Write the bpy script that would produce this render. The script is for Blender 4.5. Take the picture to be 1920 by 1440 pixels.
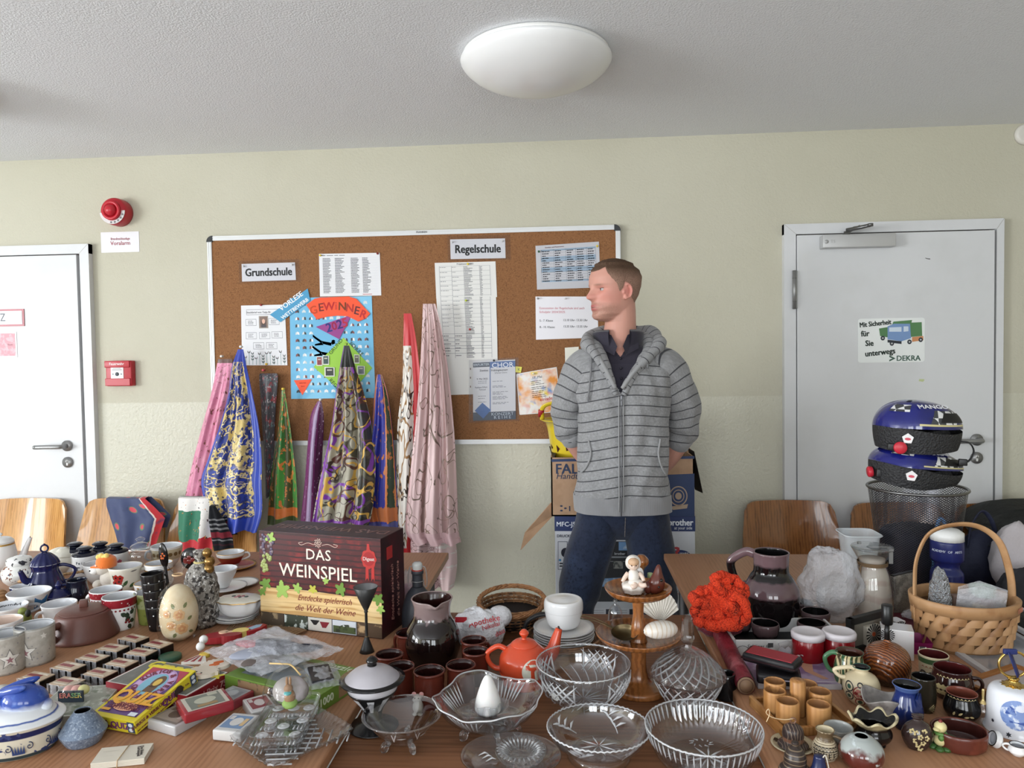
import bpy,bmesh,math,random
from mathutils import Vector,Matrix,noise
MTR,MRO = Matrix.Translation,Matrix.Rotation
from math import sin,cos,pi,radians,sqrt,atan2,exp
random.seed(7)
for o in list(bpy.data.objects): bpy.data.objects.remove(o)
SC = bpy.context.scene
COL = SC.collection
# ---------------------------------------------------------------- camera
FPX,CZ,WY = 1372.0,1.4464,3.4815          # focal length in px of the 1920 frame, eye height, back wall
YAW,PITCH,ROLL = .0737,-.0342,.0151
FW = Vector((-sin(YAW)*cos(PITCH),cos(YAW)*cos(PITCH),sin(PITCH)))
_r = Vector((cos(YAW),sin(YAW),0)); _u = _r.cross(FW)
RT = _r*cos(ROLL)-_u*sin(ROLL); UP = _u*cos(ROLL)+_r*sin(ROLL)
CAM = Vector((0,0,CZ))
cd = bpy.data.cameras.new('camera'); co = bpy.data.objects.new('camera',cd); COL.objects.link(co)
cd.sensor_width = 36; cd.lens = 36*FPX/1920; cd.clip_start = .05
co.matrix_world = MTR(CAM) @ Matrix((RT,UP,-FW)).transposed().to_4x4()
SC.camera = co
# ---------------------------------------------------------------- world, light, exposure
SC.view_settings.view_transform = 'Standard'; SC.view_settings.look = 'None'
SC.view_settings.gamma = 1; SC.view_settings.use_curve_mapping = False
SC.view_settings.exposure = .24
w = bpy.data.worlds.new('sky'); SC.world = w; w.use_nodes = True
w.node_tree.nodes['Background'].inputs[0].default_value = (.80,.88,1,1)
w.node_tree.nodes['Background'].inputs[1].default_value = .5
def area(name,loc,rot,sx,sy,power,col):
    l = bpy.data.lights.new(name,'AREA'); l.shape = 'RECTANGLE'; l.size = sx; l.size_y = sy
    l.energy = power; l.color = col
    o = bpy.data.objects.new(name,l); o.location = loc; o.rotation_euler = rot; COL.objects.link(o)
    return o
DAY = (.93,.97,1.0)
# daylight through the two side windows and the three windows of the wall behind the camera
for k,yy in enumerate((-1.9,.2)): area('window_daylight_side',(-6.32,yy,1.5),(0,-pi/2-.3,0),1.5,1.6,(280,90)[k],DAY)
for k,xx in enumerate((-3.0,-1.1,.9)): area('window_daylight_rear',(xx,-3.28,1.55),(pi/2,0,0),1.4,1.5,(26,58,58)[k],DAY)
c = SC.cycles
c.max_bounces = 10; c.diffuse_bounces = 4; c.glossy_bounces = 4; c.transmission_bounces = 8; c.transparent_max_bounces = 12
c.caustics_reflective = False; c.caustics_refractive = False; c.sample_clamp_indirect = 4.0
c.use_denoising = True
# ---------------------------------------------------------------- placing helpers
def ray(u,v): return FW+RT*((u-960)/FPX)-UP*((v-720)/FPX)
def at(u,v,z): d = ray(u,v); return CAM+d*((z-CZ)/d.z)
def aty(u,v,y): d = ray(u,v); return CAM+d*(y/d.y)
def SCL(p): return FPX/((Vector(p)-CAM).dot(FW))     # pixels per metre at p
# ---------------------------------------------------------------- materials
def lin(c):
    if len(c) == 4: c = c[:3]
    return tuple(((x/255)/12.92 if x/255 <= .04045 else ((x/255+.055)/1.055)**2.4) for x in c)+(1,)
MATS = {}
def mat(name,rgb,rough=.5,metal=0.,spec=.5,pats=(),bump=None,co='Object',sc=(1,1,1),trans=0.,ior=1.45,coat=0.,sheen=0.,sss=0.,alpha=1.,clear=0.,emit=0.,vcol=None,tsc=None):
    if name in MATS: return MATS[name]
    m = bpy.data.materials.new(name); m.use_nodes = True; nt = m.node_tree; N = nt.nodes; L = nt.links
    b = N['Principled BSDF']; out = N['Material Output']
    I = b.inputs
    I['Roughness'].default_value = rough; I['Metallic'].default_value = metal; I['Specular IOR Level'].default_value = spec
    I['Transmission Weight'].default_value = trans; I['IOR'].default_value = ior; I['Coat Weight'].default_value = coat
    I['Coat Roughness'].default_value = .04; I['Sheen Weight'].default_value = sheen; I['Alpha'].default_value = alpha
    if sss: I['Subsurface Weight'].default_value = sss; I['Subsurface Radius'].default_value = (.012,.005,.003); I['Subsurface Scale'].default_value = 1
    tc = N.new('ShaderNodeTexCoord'); mp = N.new('ShaderNodeMapping'); mp.inputs['Scale'].default_value = sc
    L.new(tc.outputs[co],mp.inputs['Vector']); vec = mp.outputs['Vector']
    bvec = vec
    if tsc:                                        # textures may run at another scale than the bands
        m2 = N.new('ShaderNodeMapping'); m2.inputs['Scale'].default_value = tsc; L.new(vec,m2.inputs['Vector']); vec = m2.outputs['Vector']
    def rng(sock,lo,hi):
        r = N.new('ShaderNodeMapRange'); r.inputs['From Min'].default_value = lo; r.inputs['From Max'].default_value = hi
        L.new(sock,r.inputs['Value']); return r.outputs['Result']
    def nz(scale,det=3,rgh=.55,dist=0.):
        n = N.new('ShaderNodeTexNoise'); n.inputs['Scale'].default_value = scale; n.inputs['Detail'].default_value = det
        n.inputs['Roughness'].default_value = rgh; n.inputs['Distortion'].default_value = dist; L.new(vec,n.inputs['Vector']); return n.outputs['Fac']
    def math_(op,a,bb):
        n = N.new('ShaderNodeMath'); n.operation = op
        for k,x in enumerate((a,bb)):
            if isinstance(x,(int,float)): n.inputs[k].default_value = x
            else: L.new(x,n.inputs[k])
        return n.outputs[0]
    cur = lin(rgb)
    if vcol:
        a = N.new('ShaderNodeVertexColor'); a.layer_name = vcol; cur = a.outputs['Color']
    for p in pats:
        k = p[0]; c2 = lin(p[1])
        if k == 'noise': msk = rng(nz(p[2],*(p[5:])),p[3],p[4])
        elif k == 'voro':
            n = N.new('ShaderNodeTexVoronoi'); n.inputs['Scale'].default_value = p[2]; L.new(vec,n.inputs['Vector'])
            if len(p) > 5: n.inputs['Randomness'].default_value = p[5]
            msk = rng(n.outputs['Distance'],p[4],p[3])
        elif k == 'iso':       # winding bands along one level of a noise
            n_ = math_('ABSOLUTE',math_('SUBTRACT',nz(p[2],*(p[5:])),p[3]),0.); msk = rng(n_,p[4],p[4]*.7)
        elif k == 'cell':      # cracks between cells
            n = N.new('ShaderNodeTexVoronoi'); n.feature = 'DISTANCE_TO_EDGE'; n.inputs['Scale'].default_value = p[2]; L.new(vec,n.inputs['Vector'])
            msk = rng(n.outputs['Distance'],p[4],p[3])
        elif k == 'wave':
            n = N.new('ShaderNodeTexWave'); n.inputs['Scale'].default_value = p[2]; n.inputs['Distortion'].default_value = p[3]
            n.inputs['Detail'].default_value = 2; n.inputs['Detail Scale'].default_value = p[7] if len(p) > 7 else 1.
            n.bands_direction = p[6]; L.new(vec,n.inputs['Vector']); msk = rng(n.outputs['Fac'],p[4],p[5])
        elif k == 'rings':
            n = N.new('ShaderNodeTexWave'); n.wave_type = 'RINGS'; n.rings_direction = 'SPHERICAL'; n.inputs['Scale'].default_value = p[2]; n.inputs['Distortion'].default_value = p[3]
            n.inputs['Detail'].default_value = 2; L.new(vec,n.inputs['Vector']); msk = rng(n.outputs['Fac'],p[4],p[5])
        elif k == 'magic':
            n = N.new('ShaderNodeTexMagic'); n.inputs['Scale'].default_value = p[2]; n.inputs['Distortion'].default_value = p[3]; n.turbulence_depth = 4
            L.new(vec,n.inputs['Vector']); msk = rng(n.outputs['Fac'],p[4],p[5])
        elif k == 'checker':
            n = N.new('ShaderNodeTexChecker'); n.inputs['Scale'].default_value = p[2]; L.new(vec,n.inputs['Vector']); msk = n.outputs['Fac']
        elif k in 'xyz':       # band lo..hi along an axis, its borders wobbling by noise
            s = N.new('ShaderNodeSeparateXYZ'); L.new(bvec,s.inputs[0]); v = s.outputs['xyz'.index(k)]
            if len(p) > 4: v = math_('ADD',v,math_('MULTIPLY',math_('SUBTRACT',nz(p[5]),.5),p[4]))
            e = p[6] if len(p) > 6 else .0008
            msk = math_('MULTIPLY',rng(v,p[2]-e,p[2]+e),rng(v,p[3]+e,p[3]-e))
        mx = N.new('ShaderNodeMix'); mx.data_type = 'RGBA'
        L.new(msk,mx.inputs['Factor'])
        if isinstance(cur,tuple): mx.inputs['A'].default_value = cur
        else: L.new(cur,mx.inputs['A'])
        mx.inputs['B'].default_value = c2; cur = mx.outputs['Result']
    if isinstance(cur,tuple): I['Base Color'].default_value = cur
    else: L.new(cur,I['Base Color'])
    if bump:
        bn = N.new('ShaderNodeBump'); bn.inputs['Strength'].default_value = bump[1]; bn.inputs['Distance'].default_value = bump[2]
        if len(bump) > 3 and bump[3] == 'voro':
            n = N.new('ShaderNodeTexVoronoi'); n.inputs['Scale'].default_value = bump[0]; L.new(vec,n.inputs['Vector']); L.new(n.outputs['Distance'],bn.inputs['Height'])
        elif len(bump) > 3 and bump[3] == 'wave':
            n = N.new('ShaderNodeTexWave'); n.inputs['Scale'].default_value = bump[0]; n.bands_direction = bump[4]; n.inputs['Distortion'].default_value = bump[5]; L.new(vec,n.inputs['Vector']); L.new(n.outputs['Fac'],bn.inputs['Height'])
        else: L.new(nz(bump[0],4,.6),bn.inputs['Height'])
        L.new(bn.outputs[0],I['Normal'])
    if clear:                                      # thin clear film or light glass: part of the light passes straight on
        t = N.new('ShaderNodeBsdfTransparent'); mx = N.new('ShaderNodeMixShader'); mx.inputs[0].default_value = clear
        L.new(b.outputs[0],mx.inputs[1]); L.new(t.outputs[0],mx.inputs[2]); L.new(mx.outputs[0],out.inputs[0])
    MATS[name] = m; return m
def glass(name,tint=(250,251,252),ior=1.5,gain=1.5,rough=.0,bump=None):   # thin-walled clear glass: straight transmission and Fresnel mirror
    if name in MATS: return MATS[name]
    m = bpy.data.materials.new(name); m.use_nodes = True; N = m.node_tree.nodes; L = m.node_tree.links; N.remove(N['Principled BSDF'])
    t = N.new('ShaderNodeBsdfTransparent'); t.inputs[0].default_value = lin(tint); g = N.new('ShaderNodeBsdfGlossy'); g.inputs['Roughness'].default_value = rough; f = N.new('ShaderNodeLayerWeight'); f.inputs[0].default_value = .5
    pw = N.new('ShaderNodeMath'); pw.operation = 'POWER'; pw.inputs[1].default_value = 3.2; L.new(f.outputs['Facing'],pw.inputs[0]); a = N.new('ShaderNodeMath'); a.operation = 'MULTIPLY_ADD'; a.use_clamp = True; a.inputs[1].default_value = .5*gain; a.inputs[2].default_value = ((ior-1)/(ior+1))**2*gain; L.new(pw.outputs[0],a.inputs[0]); x = N.new('ShaderNodeMixShader'); L.new(a.outputs[0],x.inputs[0]); L.new(t.outputs[0],x.inputs[1]); L.new(g.outputs[0],x.inputs[2]); L.new(x.outputs[0],N['Material Output'].inputs[0])
    if bump:
        tc = N.new('ShaderNodeTexCoord'); n = N.new('ShaderNodeTexVoronoi' if len(bump) > 3 else 'ShaderNodeTexNoise'); n.inputs['Scale'].default_value = bump[0]; L.new(tc.outputs['Object'],n.inputs['Vector']); b = N.new('ShaderNodeBump'); b.inputs['Strength'].default_value = bump[1]; b.inputs['Distance'].default_value = bump[2]; L.new(n.outputs[0],b.inputs['Height']); L.new(b.outputs[0],g.inputs['Normal']); L.new(b.outputs[0],f.inputs['Normal'])
    MATS[name] = m; return m
def C(*rgb,r=.35,**k):            # plain glazed / painted colour
    return mat('paint_%d_%d_%d_%d' % (*rgb,int(r*100)) + ''.join(sorted(k)),rgb,r,**k)
# ---------------------------------------------------------------- mesh building
def catmull(pts,n=6):
    if len(pts) < 3: return [tuple(p) for p in pts]
    P = [Vector(p) for p in pts]; out = []
    for i in range(len(P)-1):
        a = P[i-1] if i else P[0]*2-P[1]; b,c2 = P[i],P[i+1]; d = P[i+2] if i+2 < len(P) else P[-1]*2-P[-2]
        for k in range(n):
            t = k/n; out.append(tuple(.5*((2*b)+(-a+c2)*t+(2*a-5*b+4*c2-d)*t*t+(-a+3*b-3*c2+d)*t**3)))
    return out+[tuple(P[-1])]
class MB:
    def __init__(s): s.v = []; s.f = []; s.mi = []; s.sm = []; s.uv = []
    def add(s,vs,fs,mi=0,sm=True,uv=None,T=None):
        b = len(s.v)
        for i,p in enumerate(vs):
            p = Vector(p); s.v.append(T @ p if T else p); s.uv.append(uv[i] if uv else (0,0))
        for k,f in enumerate(fs):
            s.f.append([b+i for i in f]); s.sm.append(sm)
            s.mi.append(mi(sum((Vector(vs[i]) for i in f),Vector())/len(f)) if callable(mi) else (mi[k] if isinstance(mi,list) else mi))
        return s
    def grid(s,fn,nu,nv,mi=0,sm=True,cu=False,cv=False,T=None):
        vs = []; uv = []
        for j in range(nv+(0 if cv else 1)):
            for i in range(nu+(0 if cu else 1)): vs.append(fn(i/nu,j/nv)); uv.append((i/nu,j/nv))
        W = nu+(0 if cu else 1); H = nv+(0 if cv else 1); fs = []
        for j in range(nv):
            for i in range(nu): fs.append((j*W+i,j*W+(i+1) % W,((j+1) % H)*W+(i+1) % W,((j+1) % H)*W+i))
        return s.add(vs,fs,mi,sm,uv,T)
    def lathe(s,prof,seg=40,mi=0,T=None,fn=None,cap=True):
        """prof: (r, z) list; fn(r, a, z) -> (x, y, z) warps"""
        vs = []; fs = []; uv = []; n = len(prof)
        for j,(r,z) in enumerate(prof):
            for i in range(seg):
                a = 2*pi*i/seg
                vs.append(fn(r,a,z) if fn else (r*cos(a),r*sin(a),z)); uv.append((i/seg,j/(n-1)))
        mis = []
        for j in range(n-1):
            for i in range(seg):
                fs.append((j*seg+i,j*seg+(i+1) % seg,(j+1)*seg+(i+1) % seg,(j+1)*seg+i))
                mis.append(mi[j] if isinstance(mi,list) else mi)
        m0 = mis if isinstance(mi,list) else mi
        if cap:
            fs = [tuple(range(seg))[::-1]]+fs+[tuple((n-1)*seg+i for i in range(seg))]
            if isinstance(m0,list): m0 = [mi[0]]+m0+[mi[-1]]
        return s.add(vs,fs,m0,True,uv,T)
    def vessel(s,prof,t=.003,mo=0,mn=0,mr=0,seg=40,T=None,fn=None,sub=5,floor=None):
        """open pot: outer profile bottom to rim, then the inside back down"""
        P = catmull(prof,sub) if sub > 1 else [tuple(p) for p in prof]
        fl = floor if floor is not None else t*1.5
        inner = [(max(r-t,.0005),z) for r,z in P if z > P[0][1]+fl]
        if len(inner) < 2: inner = [(max(P[-1][0]-t,.001),P[-1][1]-.001)]
        inner = inner[::-1]; rim = P[-1]
        pr = [(.0005,P[0][1])]+P+[(rim[0]-t*.5,rim[1]+t*.45)]+inner+[(.0005,P[0][1]+fl)]
        mis = [mo]*len(P)+[mr]*2+[mn]*(len(pr)-len(P)-3)
        return s.lathe(pr,seg,mis[:len(pr)-1],T,fn,True)
    def solid(s,prof,mi=0,seg=40,T=None,fn=None,sub=5):
        P = catmull(prof,sub) if sub > 1 else [tuple(p) for p in prof]
        return s.lathe([(.0005,P[0][1])]+P+[(.0005,P[-1][1])],seg,mi,T,fn)
    def tube(s,pts,r,seg=10,mi=0,closed=False,T=None,sub=0,flat=1.):
        if sub: 
            pts = catmull(pts,sub)
            if isinstance(r,(list,tuple)):
                k = len(r)-1; r = [r[min(int(i/(len(pts)-1)*k),k-1)]*(1-(i/(len(pts)-1)*k-min(int(i/(len(pts)-1)*k),k-1)))+r[min(int(i/(len(pts)-1)*k),k-1)+1]*(i/(len(pts)-1)*k-min(int(i/(len(pts)-1)*k),k-1)) for i in range(len(pts))]
        P = [Vector(p) for p in pts]; n = len(P); vs = []; uv = []; prev = None
        for j in range(n):
            a = P[j-1] if (j or closed) else P[j]; b = P[(j+1) % n] if (j < n-1 or closed) else P[j]
            d = (b-a).normalized() if (b-a).length > 1e-9 else Vector((0,0,1))
            if prev is None:
                x = d.orthogonal().normalized() if abs(d.z) > .9 else d.cross(Vector((0,0,1))).normalized()
            else: x = (prev-d*prev.dot(d)).normalized()
            prev = x; y = d.cross(x); rr = r[j] if isinstance(r,(list,tuple)) else r
            for i in range(seg):
                a2 = 2*pi*i/seg; vs.append(P[j]+x*cos(a2)*rr+y*sin(a2)*rr*flat); uv.append((i/seg,j/n))
        fs = []
        for j in range(n if closed else n-1):
            for i in range(seg): fs.append((j*seg+i,j*seg+(i+1) % seg,((j+1) % n)*seg+(i+1) % seg,((j+1) % n)*seg+i))
        if not closed: fs += [tuple(range(seg))[::-1],tuple((n-1)*seg+i for i in range(seg))]
        return s.add(vs,fs,mi,True,uv,T)
    def ball(s,c,r,mi=0,seg=20,T=None,rz=None,ry=None,rot=None):
        c = Vector(c); rz = rz or r; ry = ry or r; vs = []; n = seg//2; R3 = rot or Matrix.Identity(3)
        for j in range(n+1):
            b = -pi/2+pi*j/n
            for i in range(seg):
                a = 2*pi*i/seg; q = max(cos(b),.002); vs.append(c+R3 @ Vector((r*q*cos(a),ry*q*sin(a),rz*sin(b))))
        fs = [(j*seg+i,j*seg+(i+1) % seg,(j+1)*seg+(i+1) % seg,(j+1)*seg+i) for j in range(n) for i in range(seg)]
        fs += [tuple(range(seg))[::-1],tuple(n*seg+i for i in range(seg))]
        return s.add(vs,fs,mi,True,None,T)
    def box(s,c,d,mi=0,T=None,bev=0.,sm=False):
        x,y,z = (q/2 for q in d)
        if bev:
            bm = bmesh.new(); bmesh.ops.create_cube(bm,size=1)
            for v in bm.verts: v.co = Vector((v.co.x*2*x+c[0],v.co.y*2*y+c[1],v.co.z*2*z+c[2]))
            bmesh.ops.bevel(bm,geom=bm.edges[:],offset=bev,segments=3,affect='EDGES',profile=.5)
            bm.verts.index_update(); vs = [v.co.copy() for v in bm.verts]; fs = [[v.index for v in f.verts] for f in bm.faces]; bm.free()
            return s.add(vs,fs,mi,True if bev > .002 else sm,None,T)
        vs = [(c[0]+a*x,c[1]+b*y,c[2]+e*z) for a in (-1,1) for b in (-1,1) for e in (-1,1)]
        return s.add(vs,[(0,1,3,2),(4,6,7,5),(0,4,5,1),(2,3,7,6),(0,2,6,4),(1,5,7,3)],mi,sm,None,T)
    def prism(s,pts,z0,z1,mi=0,T=None,sm=False):
        """flat outline (x, y) extruded along z"""
        n = len(pts); vs = [(p[0],p[1],z0) for p in pts]+[(p[0],p[1],z1) for p in pts]
        return s.add(vs,[tuple(range(n))[::-1],tuple(range(n,2*n))]+[(i,(i+1) % n,n+(i+1) % n,n+i) for i in range(n)],mi,sm,None,T)
    def text(s,body,size,T,mi=0,align='CENTER',ext=.0003,bold=0.,shear=0.,space=1.,sx=1.):
        cu = bpy.data.curves.new('t','FONT'); cu.body = body; cu.size = size; cu.align_x = align; cu.align_y = 'CENTER'
        cu.extrude = ext; cu.shear = shear; cu.resolution_u = 2; cu.space_character = space
        ob = bpy.data.objects.new('t',cu); me = bpy.data.meshes.new_from_object(ob)
        vs = [Vector((v.co.x*sx,v.co.y,v.co.z)) for v in me.vertices]; fs = [list(p.vertices) for p in me.polygons]
        if bold:                                       # heavier strokes: the letters once more, a hair to each side
            n0,f0 = list(vs),[list(f) for f in fs]; vs,fs = [],[]
            for q,(dx,dy) in enumerate(((-1,-.6),(1,-.6),(1,.6),(-1,.6))): b0 = len(vs); vs += [v+Vector((dx*bold*size,dy*bold*size,q*.00002)) for v in n0]; fs += [[b0+i for i in f] for f in f0]
        bpy.data.objects.remove(ob); bpy.data.curves.remove(cu); bpy.data.meshes.remove(me)
        return s.add(vs,fs,mi,False,None,T)
    def build(s,name,mats,parent=None,loc=None,rz=0,rot=None):
        me = bpy.data.meshes.new(name); me.from_pydata(s.v,[],s.f)
        me.polygons.foreach_set('material_index',s.mi); me.polygons.foreach_set('use_smooth',s.sm)
        if any(u != (0,0) for u in s.uv):
            l = me.uv_layers.new(name='UVMap'); li = [0]*len(me.loops); me.loops.foreach_get('vertex_index',li)
            l.data.foreach_set('uv',[q for i in li for q in s.uv[i]])
        for m in (mats if isinstance(mats,(list,tuple)) else [mats]): me.materials.append(m)
        me.update(); o = bpy.data.objects.new(name,me); COL.objects.link(o)
        if parent: o.parent = parent
        if loc is not None: o.location = loc
        if rot is not None: o.rotation_euler = rot
        elif rz: o.rotation_euler = (0,0,rz)
        return o
def tag(o,label,cat,group=None,kind=None):
    o['label'] = label; o['category'] = cat
    if group: o['group'] = group
    if kind: o['kind'] = kind
    return o
def thing(name,label,cat,loc=(0,0,0),rz=0,group=None,rot=None):
    o = bpy.data.objects.new(name,None); COL.objects.link(o); o.location = loc
    o.rotation_euler = rot if rot else (0,0,rz); o.empty_display_size = .05
    return tag(o,label,cat,group)
def struct(name,m,mats,loc=None,label=None):
    o = m.build(name,mats,None,loc); o['kind'] = 'structure'
    if label: o['label'] = label
    return o
def dup(root,loc,rz=None,label=None,group=None,rot=None,scale=None):
    r = root.copy(); COL.objects.link(r); r.location = loc
    if rot: r.rotation_euler = rot
    elif rz is not None: r.rotation_euler = (0,0,rz)
    if scale: r.scale = scale
    if label: r['label'] = label
    if group: r['group'] = group
    for ch in root.children:
        q = ch.copy(); COL.objects.link(q); q.parent = r
        for g in ch.children:
            d = g.copy(); COL.objects.link(d); d.parent = q
    return r
def Tm(loc=(0,0,0),rz=0,rx=0,ry=0,s=1): return MTR(Vector(loc)) @ MRO(rz,4,'Z') @ MRO(ry,4,'Y') @ MRO(rx,4,'X') @ Matrix.Scale(s,4)
def wallT(x,z,y,rot=0): return MTR(Vector((x,y,z))) @ MRO(pi/2,4,'X') @ MRO(rot,4,'Z')   # x right, y up, z out of the wall
# ================================================================ the room
TL,TM,TR = .745,.722,.745            # table heights: left, middle, right
M_wall = mat('wall_paint',(192,188,170),.75,spec=.3,bump=(105,.5,.004),pats=[('noise',(197,193,176),1.5,.4,.7)])
M_wall2 = mat('wall_gloss_paint',(198,195,178),.32,bump=(70,.7,.0055),sc=(1,1,1))
M_ceil = mat('ceiling_plaster',(238,239,242),.9,spec=.2,bump=(150,.75,.006))
M_floor = mat('linoleum',(186,186,186),.4,pats=[('noise',(172,172,170),30,.45,.6)])
M_white = mat('door_lacquer',(212,213,215),.38,pats=[('noise',(206,207,208),6,.5,.8)])
XL,XR,YF,ZC = -6.25,3.3,-3.2,2.468
PZ = 1.2569
def holes_wall(m,axis,pos,a0,a1,wins,mi,th):
    """wall plane with window openings; axis 'x' = runs along y, 'y' = runs along x"""
    def bx(p0,p1,z0,z1,k):
        if p1-p0 < 1e-4 or z1-z0 < 1e-4: return
        if axis == 'x': m.box((pos,(p0+p1)/2,(z0+z1)/2),(th,p1-p0,z1-z0),k)
        else: m.box(((p0+p1)/2,pos,(z0+z1)/2),(p1-p0,th,z1-z0),k)
    q = a0
    for w0,w1,z0,z1 in wins:
        bx(q,w0,0,ZC,mi); bx(w0,w1,0,z0,mi); bx(w0,w1,z1,ZC,mi); q = w1
    bx(q,a1,0,ZC,mi)
m = MB(); m.box(((XL+XR)/2,WY+.1,(PZ+ZC)/2),(XR-XL+.4,.2,ZC-PZ),0); m.box(((XL+XR)/2,WY+.1,PZ/2),(XR-XL+.4,.2,PZ),1)
struct('wall_back',m,[M_wall,M_wall2])
m = MB(); holes_wall(m,'x',XL-.1,YF-.2,WY,[(-2.7,-1.1,.75,2.25),(-.65,1.05,.75,2.25)],0,.2); struct('wall_left',m,M_wall)
m = MB(); holes_wall(m,'x',XR+.1,YF-.2,WY,[],0,.2); struct('wall_right',m,M_wall)
m = MB(); holes_wall(m,'y',YF-.1,XL,XR,[(-3.75,-2.25,.85,2.3),(-1.85,-.35,.85,2.3),(.15,1.65,.85,2.3)],0,.2); struct('wall_front',m,M_wall)
k = 0
for (axis,pos,a0,a1,z0,z1) in (('x',XL,-2.7,-1.1,.75,2.25),('x',XL,-.65,1.05,.75,2.25),('y',YF,-3.75,-2.25,.85,2.3),('y',YF,-1.85,-.35,.85,2.3),('y',YF,.15,1.65,.85,2.3)):
    m = MB(); k += 1
    def fb(p,z,dp,dz):
        if axis == 'x': m.box((pos-.03,p,z),(.05,dp,dz))
        else: m.box((p,pos-.03,z),(dp,.05,dz))
    mid = (a0+a1)/2
    for p in (a0+.03,mid,a1-.03): fb(p,(z0+z1)/2,.07,z1-z0)
    for z in (z0+.03,z1-.03): fb(mid,z,a1-a0,.07)
    struct('window_%d' % k,m,M_white)
m = MB(); m.box(((XL+XR)/2,(YF+WY)/2,ZC+.05),(XR-XL+.4,WY-YF+.4,.1)); struct('ceiling',m,M_ceil)
m = MB(); m.box(((XL+XR)/2,(YF+WY)/2,-.05),(XR-XL+.4,WY-YF+.4,.1)); struct('floor',m,M_floor)
m = MB(); m.box(((-2.29+.99)/2,WY-.006,.04),(3.28,.012,.08)); struct('baseboard_back',m,C(120,112,100))
# ---------------------------------------------------------------- doors
M_gap = C(70,58,46,r=.8); M_steel = mat('brushed_steel',(150,150,150),.42,.7); M_dsteel = mat('dark_steel',(120,120,120),.35,1.)
def door(n,lx0,lx1,fx0,fx1,ztop,zf,hx,side,label):
    """leaf lx0..lx1, casing fx0..fx1; side = direction the lever points"""
    r = bpy.data.objects.new('door_%d' % n,None); COL.objects.link(r); r.location = (0,0,0); r['kind'] = 'structure'; r['label'] = label
    m = MB(); th = .032
    for (a,b) in ((fx0,lx0-.004),(lx1+.012,fx1)): m.box(((a+b)/2,WY-th/2,zf/2),(b-a,th,zf))
    m.box(((fx0+fx1)/2,WY-th/2-.0004,(ztop+.006+zf)/2),(fx1-fx0,th,zf-ztop-.006))
    for sx in (-1,1):       # mitre joints
        xa = fx0 if sx < 0 else fx1; xb = lx0-.004 if sx < 0 else lx1+.012
        m.prism([(xa,zf),(xa+.002*sx*-1,zf),(xb+.002*sx*-1,ztop+.006),(xb,ztop+.006)],0,.0006,1,MTR((0,WY-th-.0006,0)) @ MRO(pi/2,4,'X'))
    m.build('door_casing',[M_white,C(170,168,164)],r)
    m = MB(); m.box(((fx0+fx1)/2,WY-.004,zf/2),(fx1-fx0-.1,.006,zf-.05)); m.build('rebate',M_gap,r)
    m = MB(); m.box(((lx0+lx1)/2,WY-.02,ztop/2+.004),(lx1-lx0,.036,ztop-.008),bev=.0015); leaf = m.build('door_leaf',M_white,r)
    yf = WY-.038
    m = MB(); m.tube([(hx,yf,1.05),(hx,yf-.009,1.05)],.0265,28); m.tube([(hx,yf,.968),(hx,yf-.008,.968)],.0265,28)
    m.tube([(hx,yf,1.05),(hx,yf-.045,1.05),(hx+side*.014,yf-.058,1.05),(hx+side*.07,yf-.06,1.05),(hx+side*.125,yf-.06,1.049)],[.0105]*5,14,sub=5)
    m.ball((hx+side*.127,yf-.06,1.049),.0105)
    h = m.build('door_handle',M_steel,leaf)
    m = MB(); m.tube([(hx,yf-.008,.974),(hx,yf-.0095,.974)],.0075,16,0); m.box((hx,yf-.0088,.962),(.008,.0014,.018),0)
    m.box((hx,yf-.0098,.975),(.0016,.001,.009),1); m.build('lock_cylinder',[C(215,215,213,r=.3),C(30,30,30)],leaf)
    return r,leaf
d1,leaf1 = door(1,-3.2486,-2.3885,-3.3086,-2.3291,1.99,2.0427,-2.4672,-1,'plain white door with steel lever handle, cut by the left picture edge')
d2,leaf2 = door(2,1.0597,1.9218,1.0025,1.9652,1.99,2.0427,1.847,-1,'plain white door with overhead closer, behind the helmets')
m = MB(); m.box((1.048,WY-.042,1.741),(.012,.02,.02)); m.tube([(1.045,WY-.046,1.655),(1.045,WY-.046,1.83)],.0095,14)
for z in (1.69,1.795): m.tube([(1.045,WY-.046,z-.001),(1.045,WY-.046,z+.001)],.0100,14,1)
m.box((1.05,WY-.040,1.7425),(.018,.012,.17)); m.build('hinge',[M_steel,M_dsteel],d2)
cl = thing('door_closer','silver overhead closer with folding arm mounted on the right door','door closer',(1.3,WY-.038,1.95))
m = MB(); m.box((.015,-.026,.002),(.315,.05,.058),bev=.003); m.build('closer_body',mat('closer_paint',(188,188,188),.4,.3),cl)
m = MB(); m.text('TS',.02,Tm((-.1,-.0518,0),rx=pi/2),0); m.tube([(-.128,-.0512,0),(-.128,-.0522,0)],.009,12); m.build('plate',C(168,168,168),cl)
m = MB(); m.tube([(-.03,-.026,.03),(-.03,-.026,.047)],.014,16); m.box((-.01,-.032,.046),(.075,.024,.009),T=MTR((-.02,-.026,.045)) @ MRO(-.5,4,'Y') @ MTR((.02,.026,-.045)))
m.tube([(-.045,-.06,.047),(.005,-.1,.052),(.03,-.13,.055)],[.009,.008,.007],8); m.tube([(.03,-.13,.055),(.02,-.03,.063),(.012,.02,.07)],[.008,.008,.007],8)
m.tube([(.03,-.13,.05),(.03,-.13,.062)],.012,12); m.box((.012,.012,.072),(.05,.012,.018)); m.build('folding_arm',M_dsteel,cl)
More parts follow.
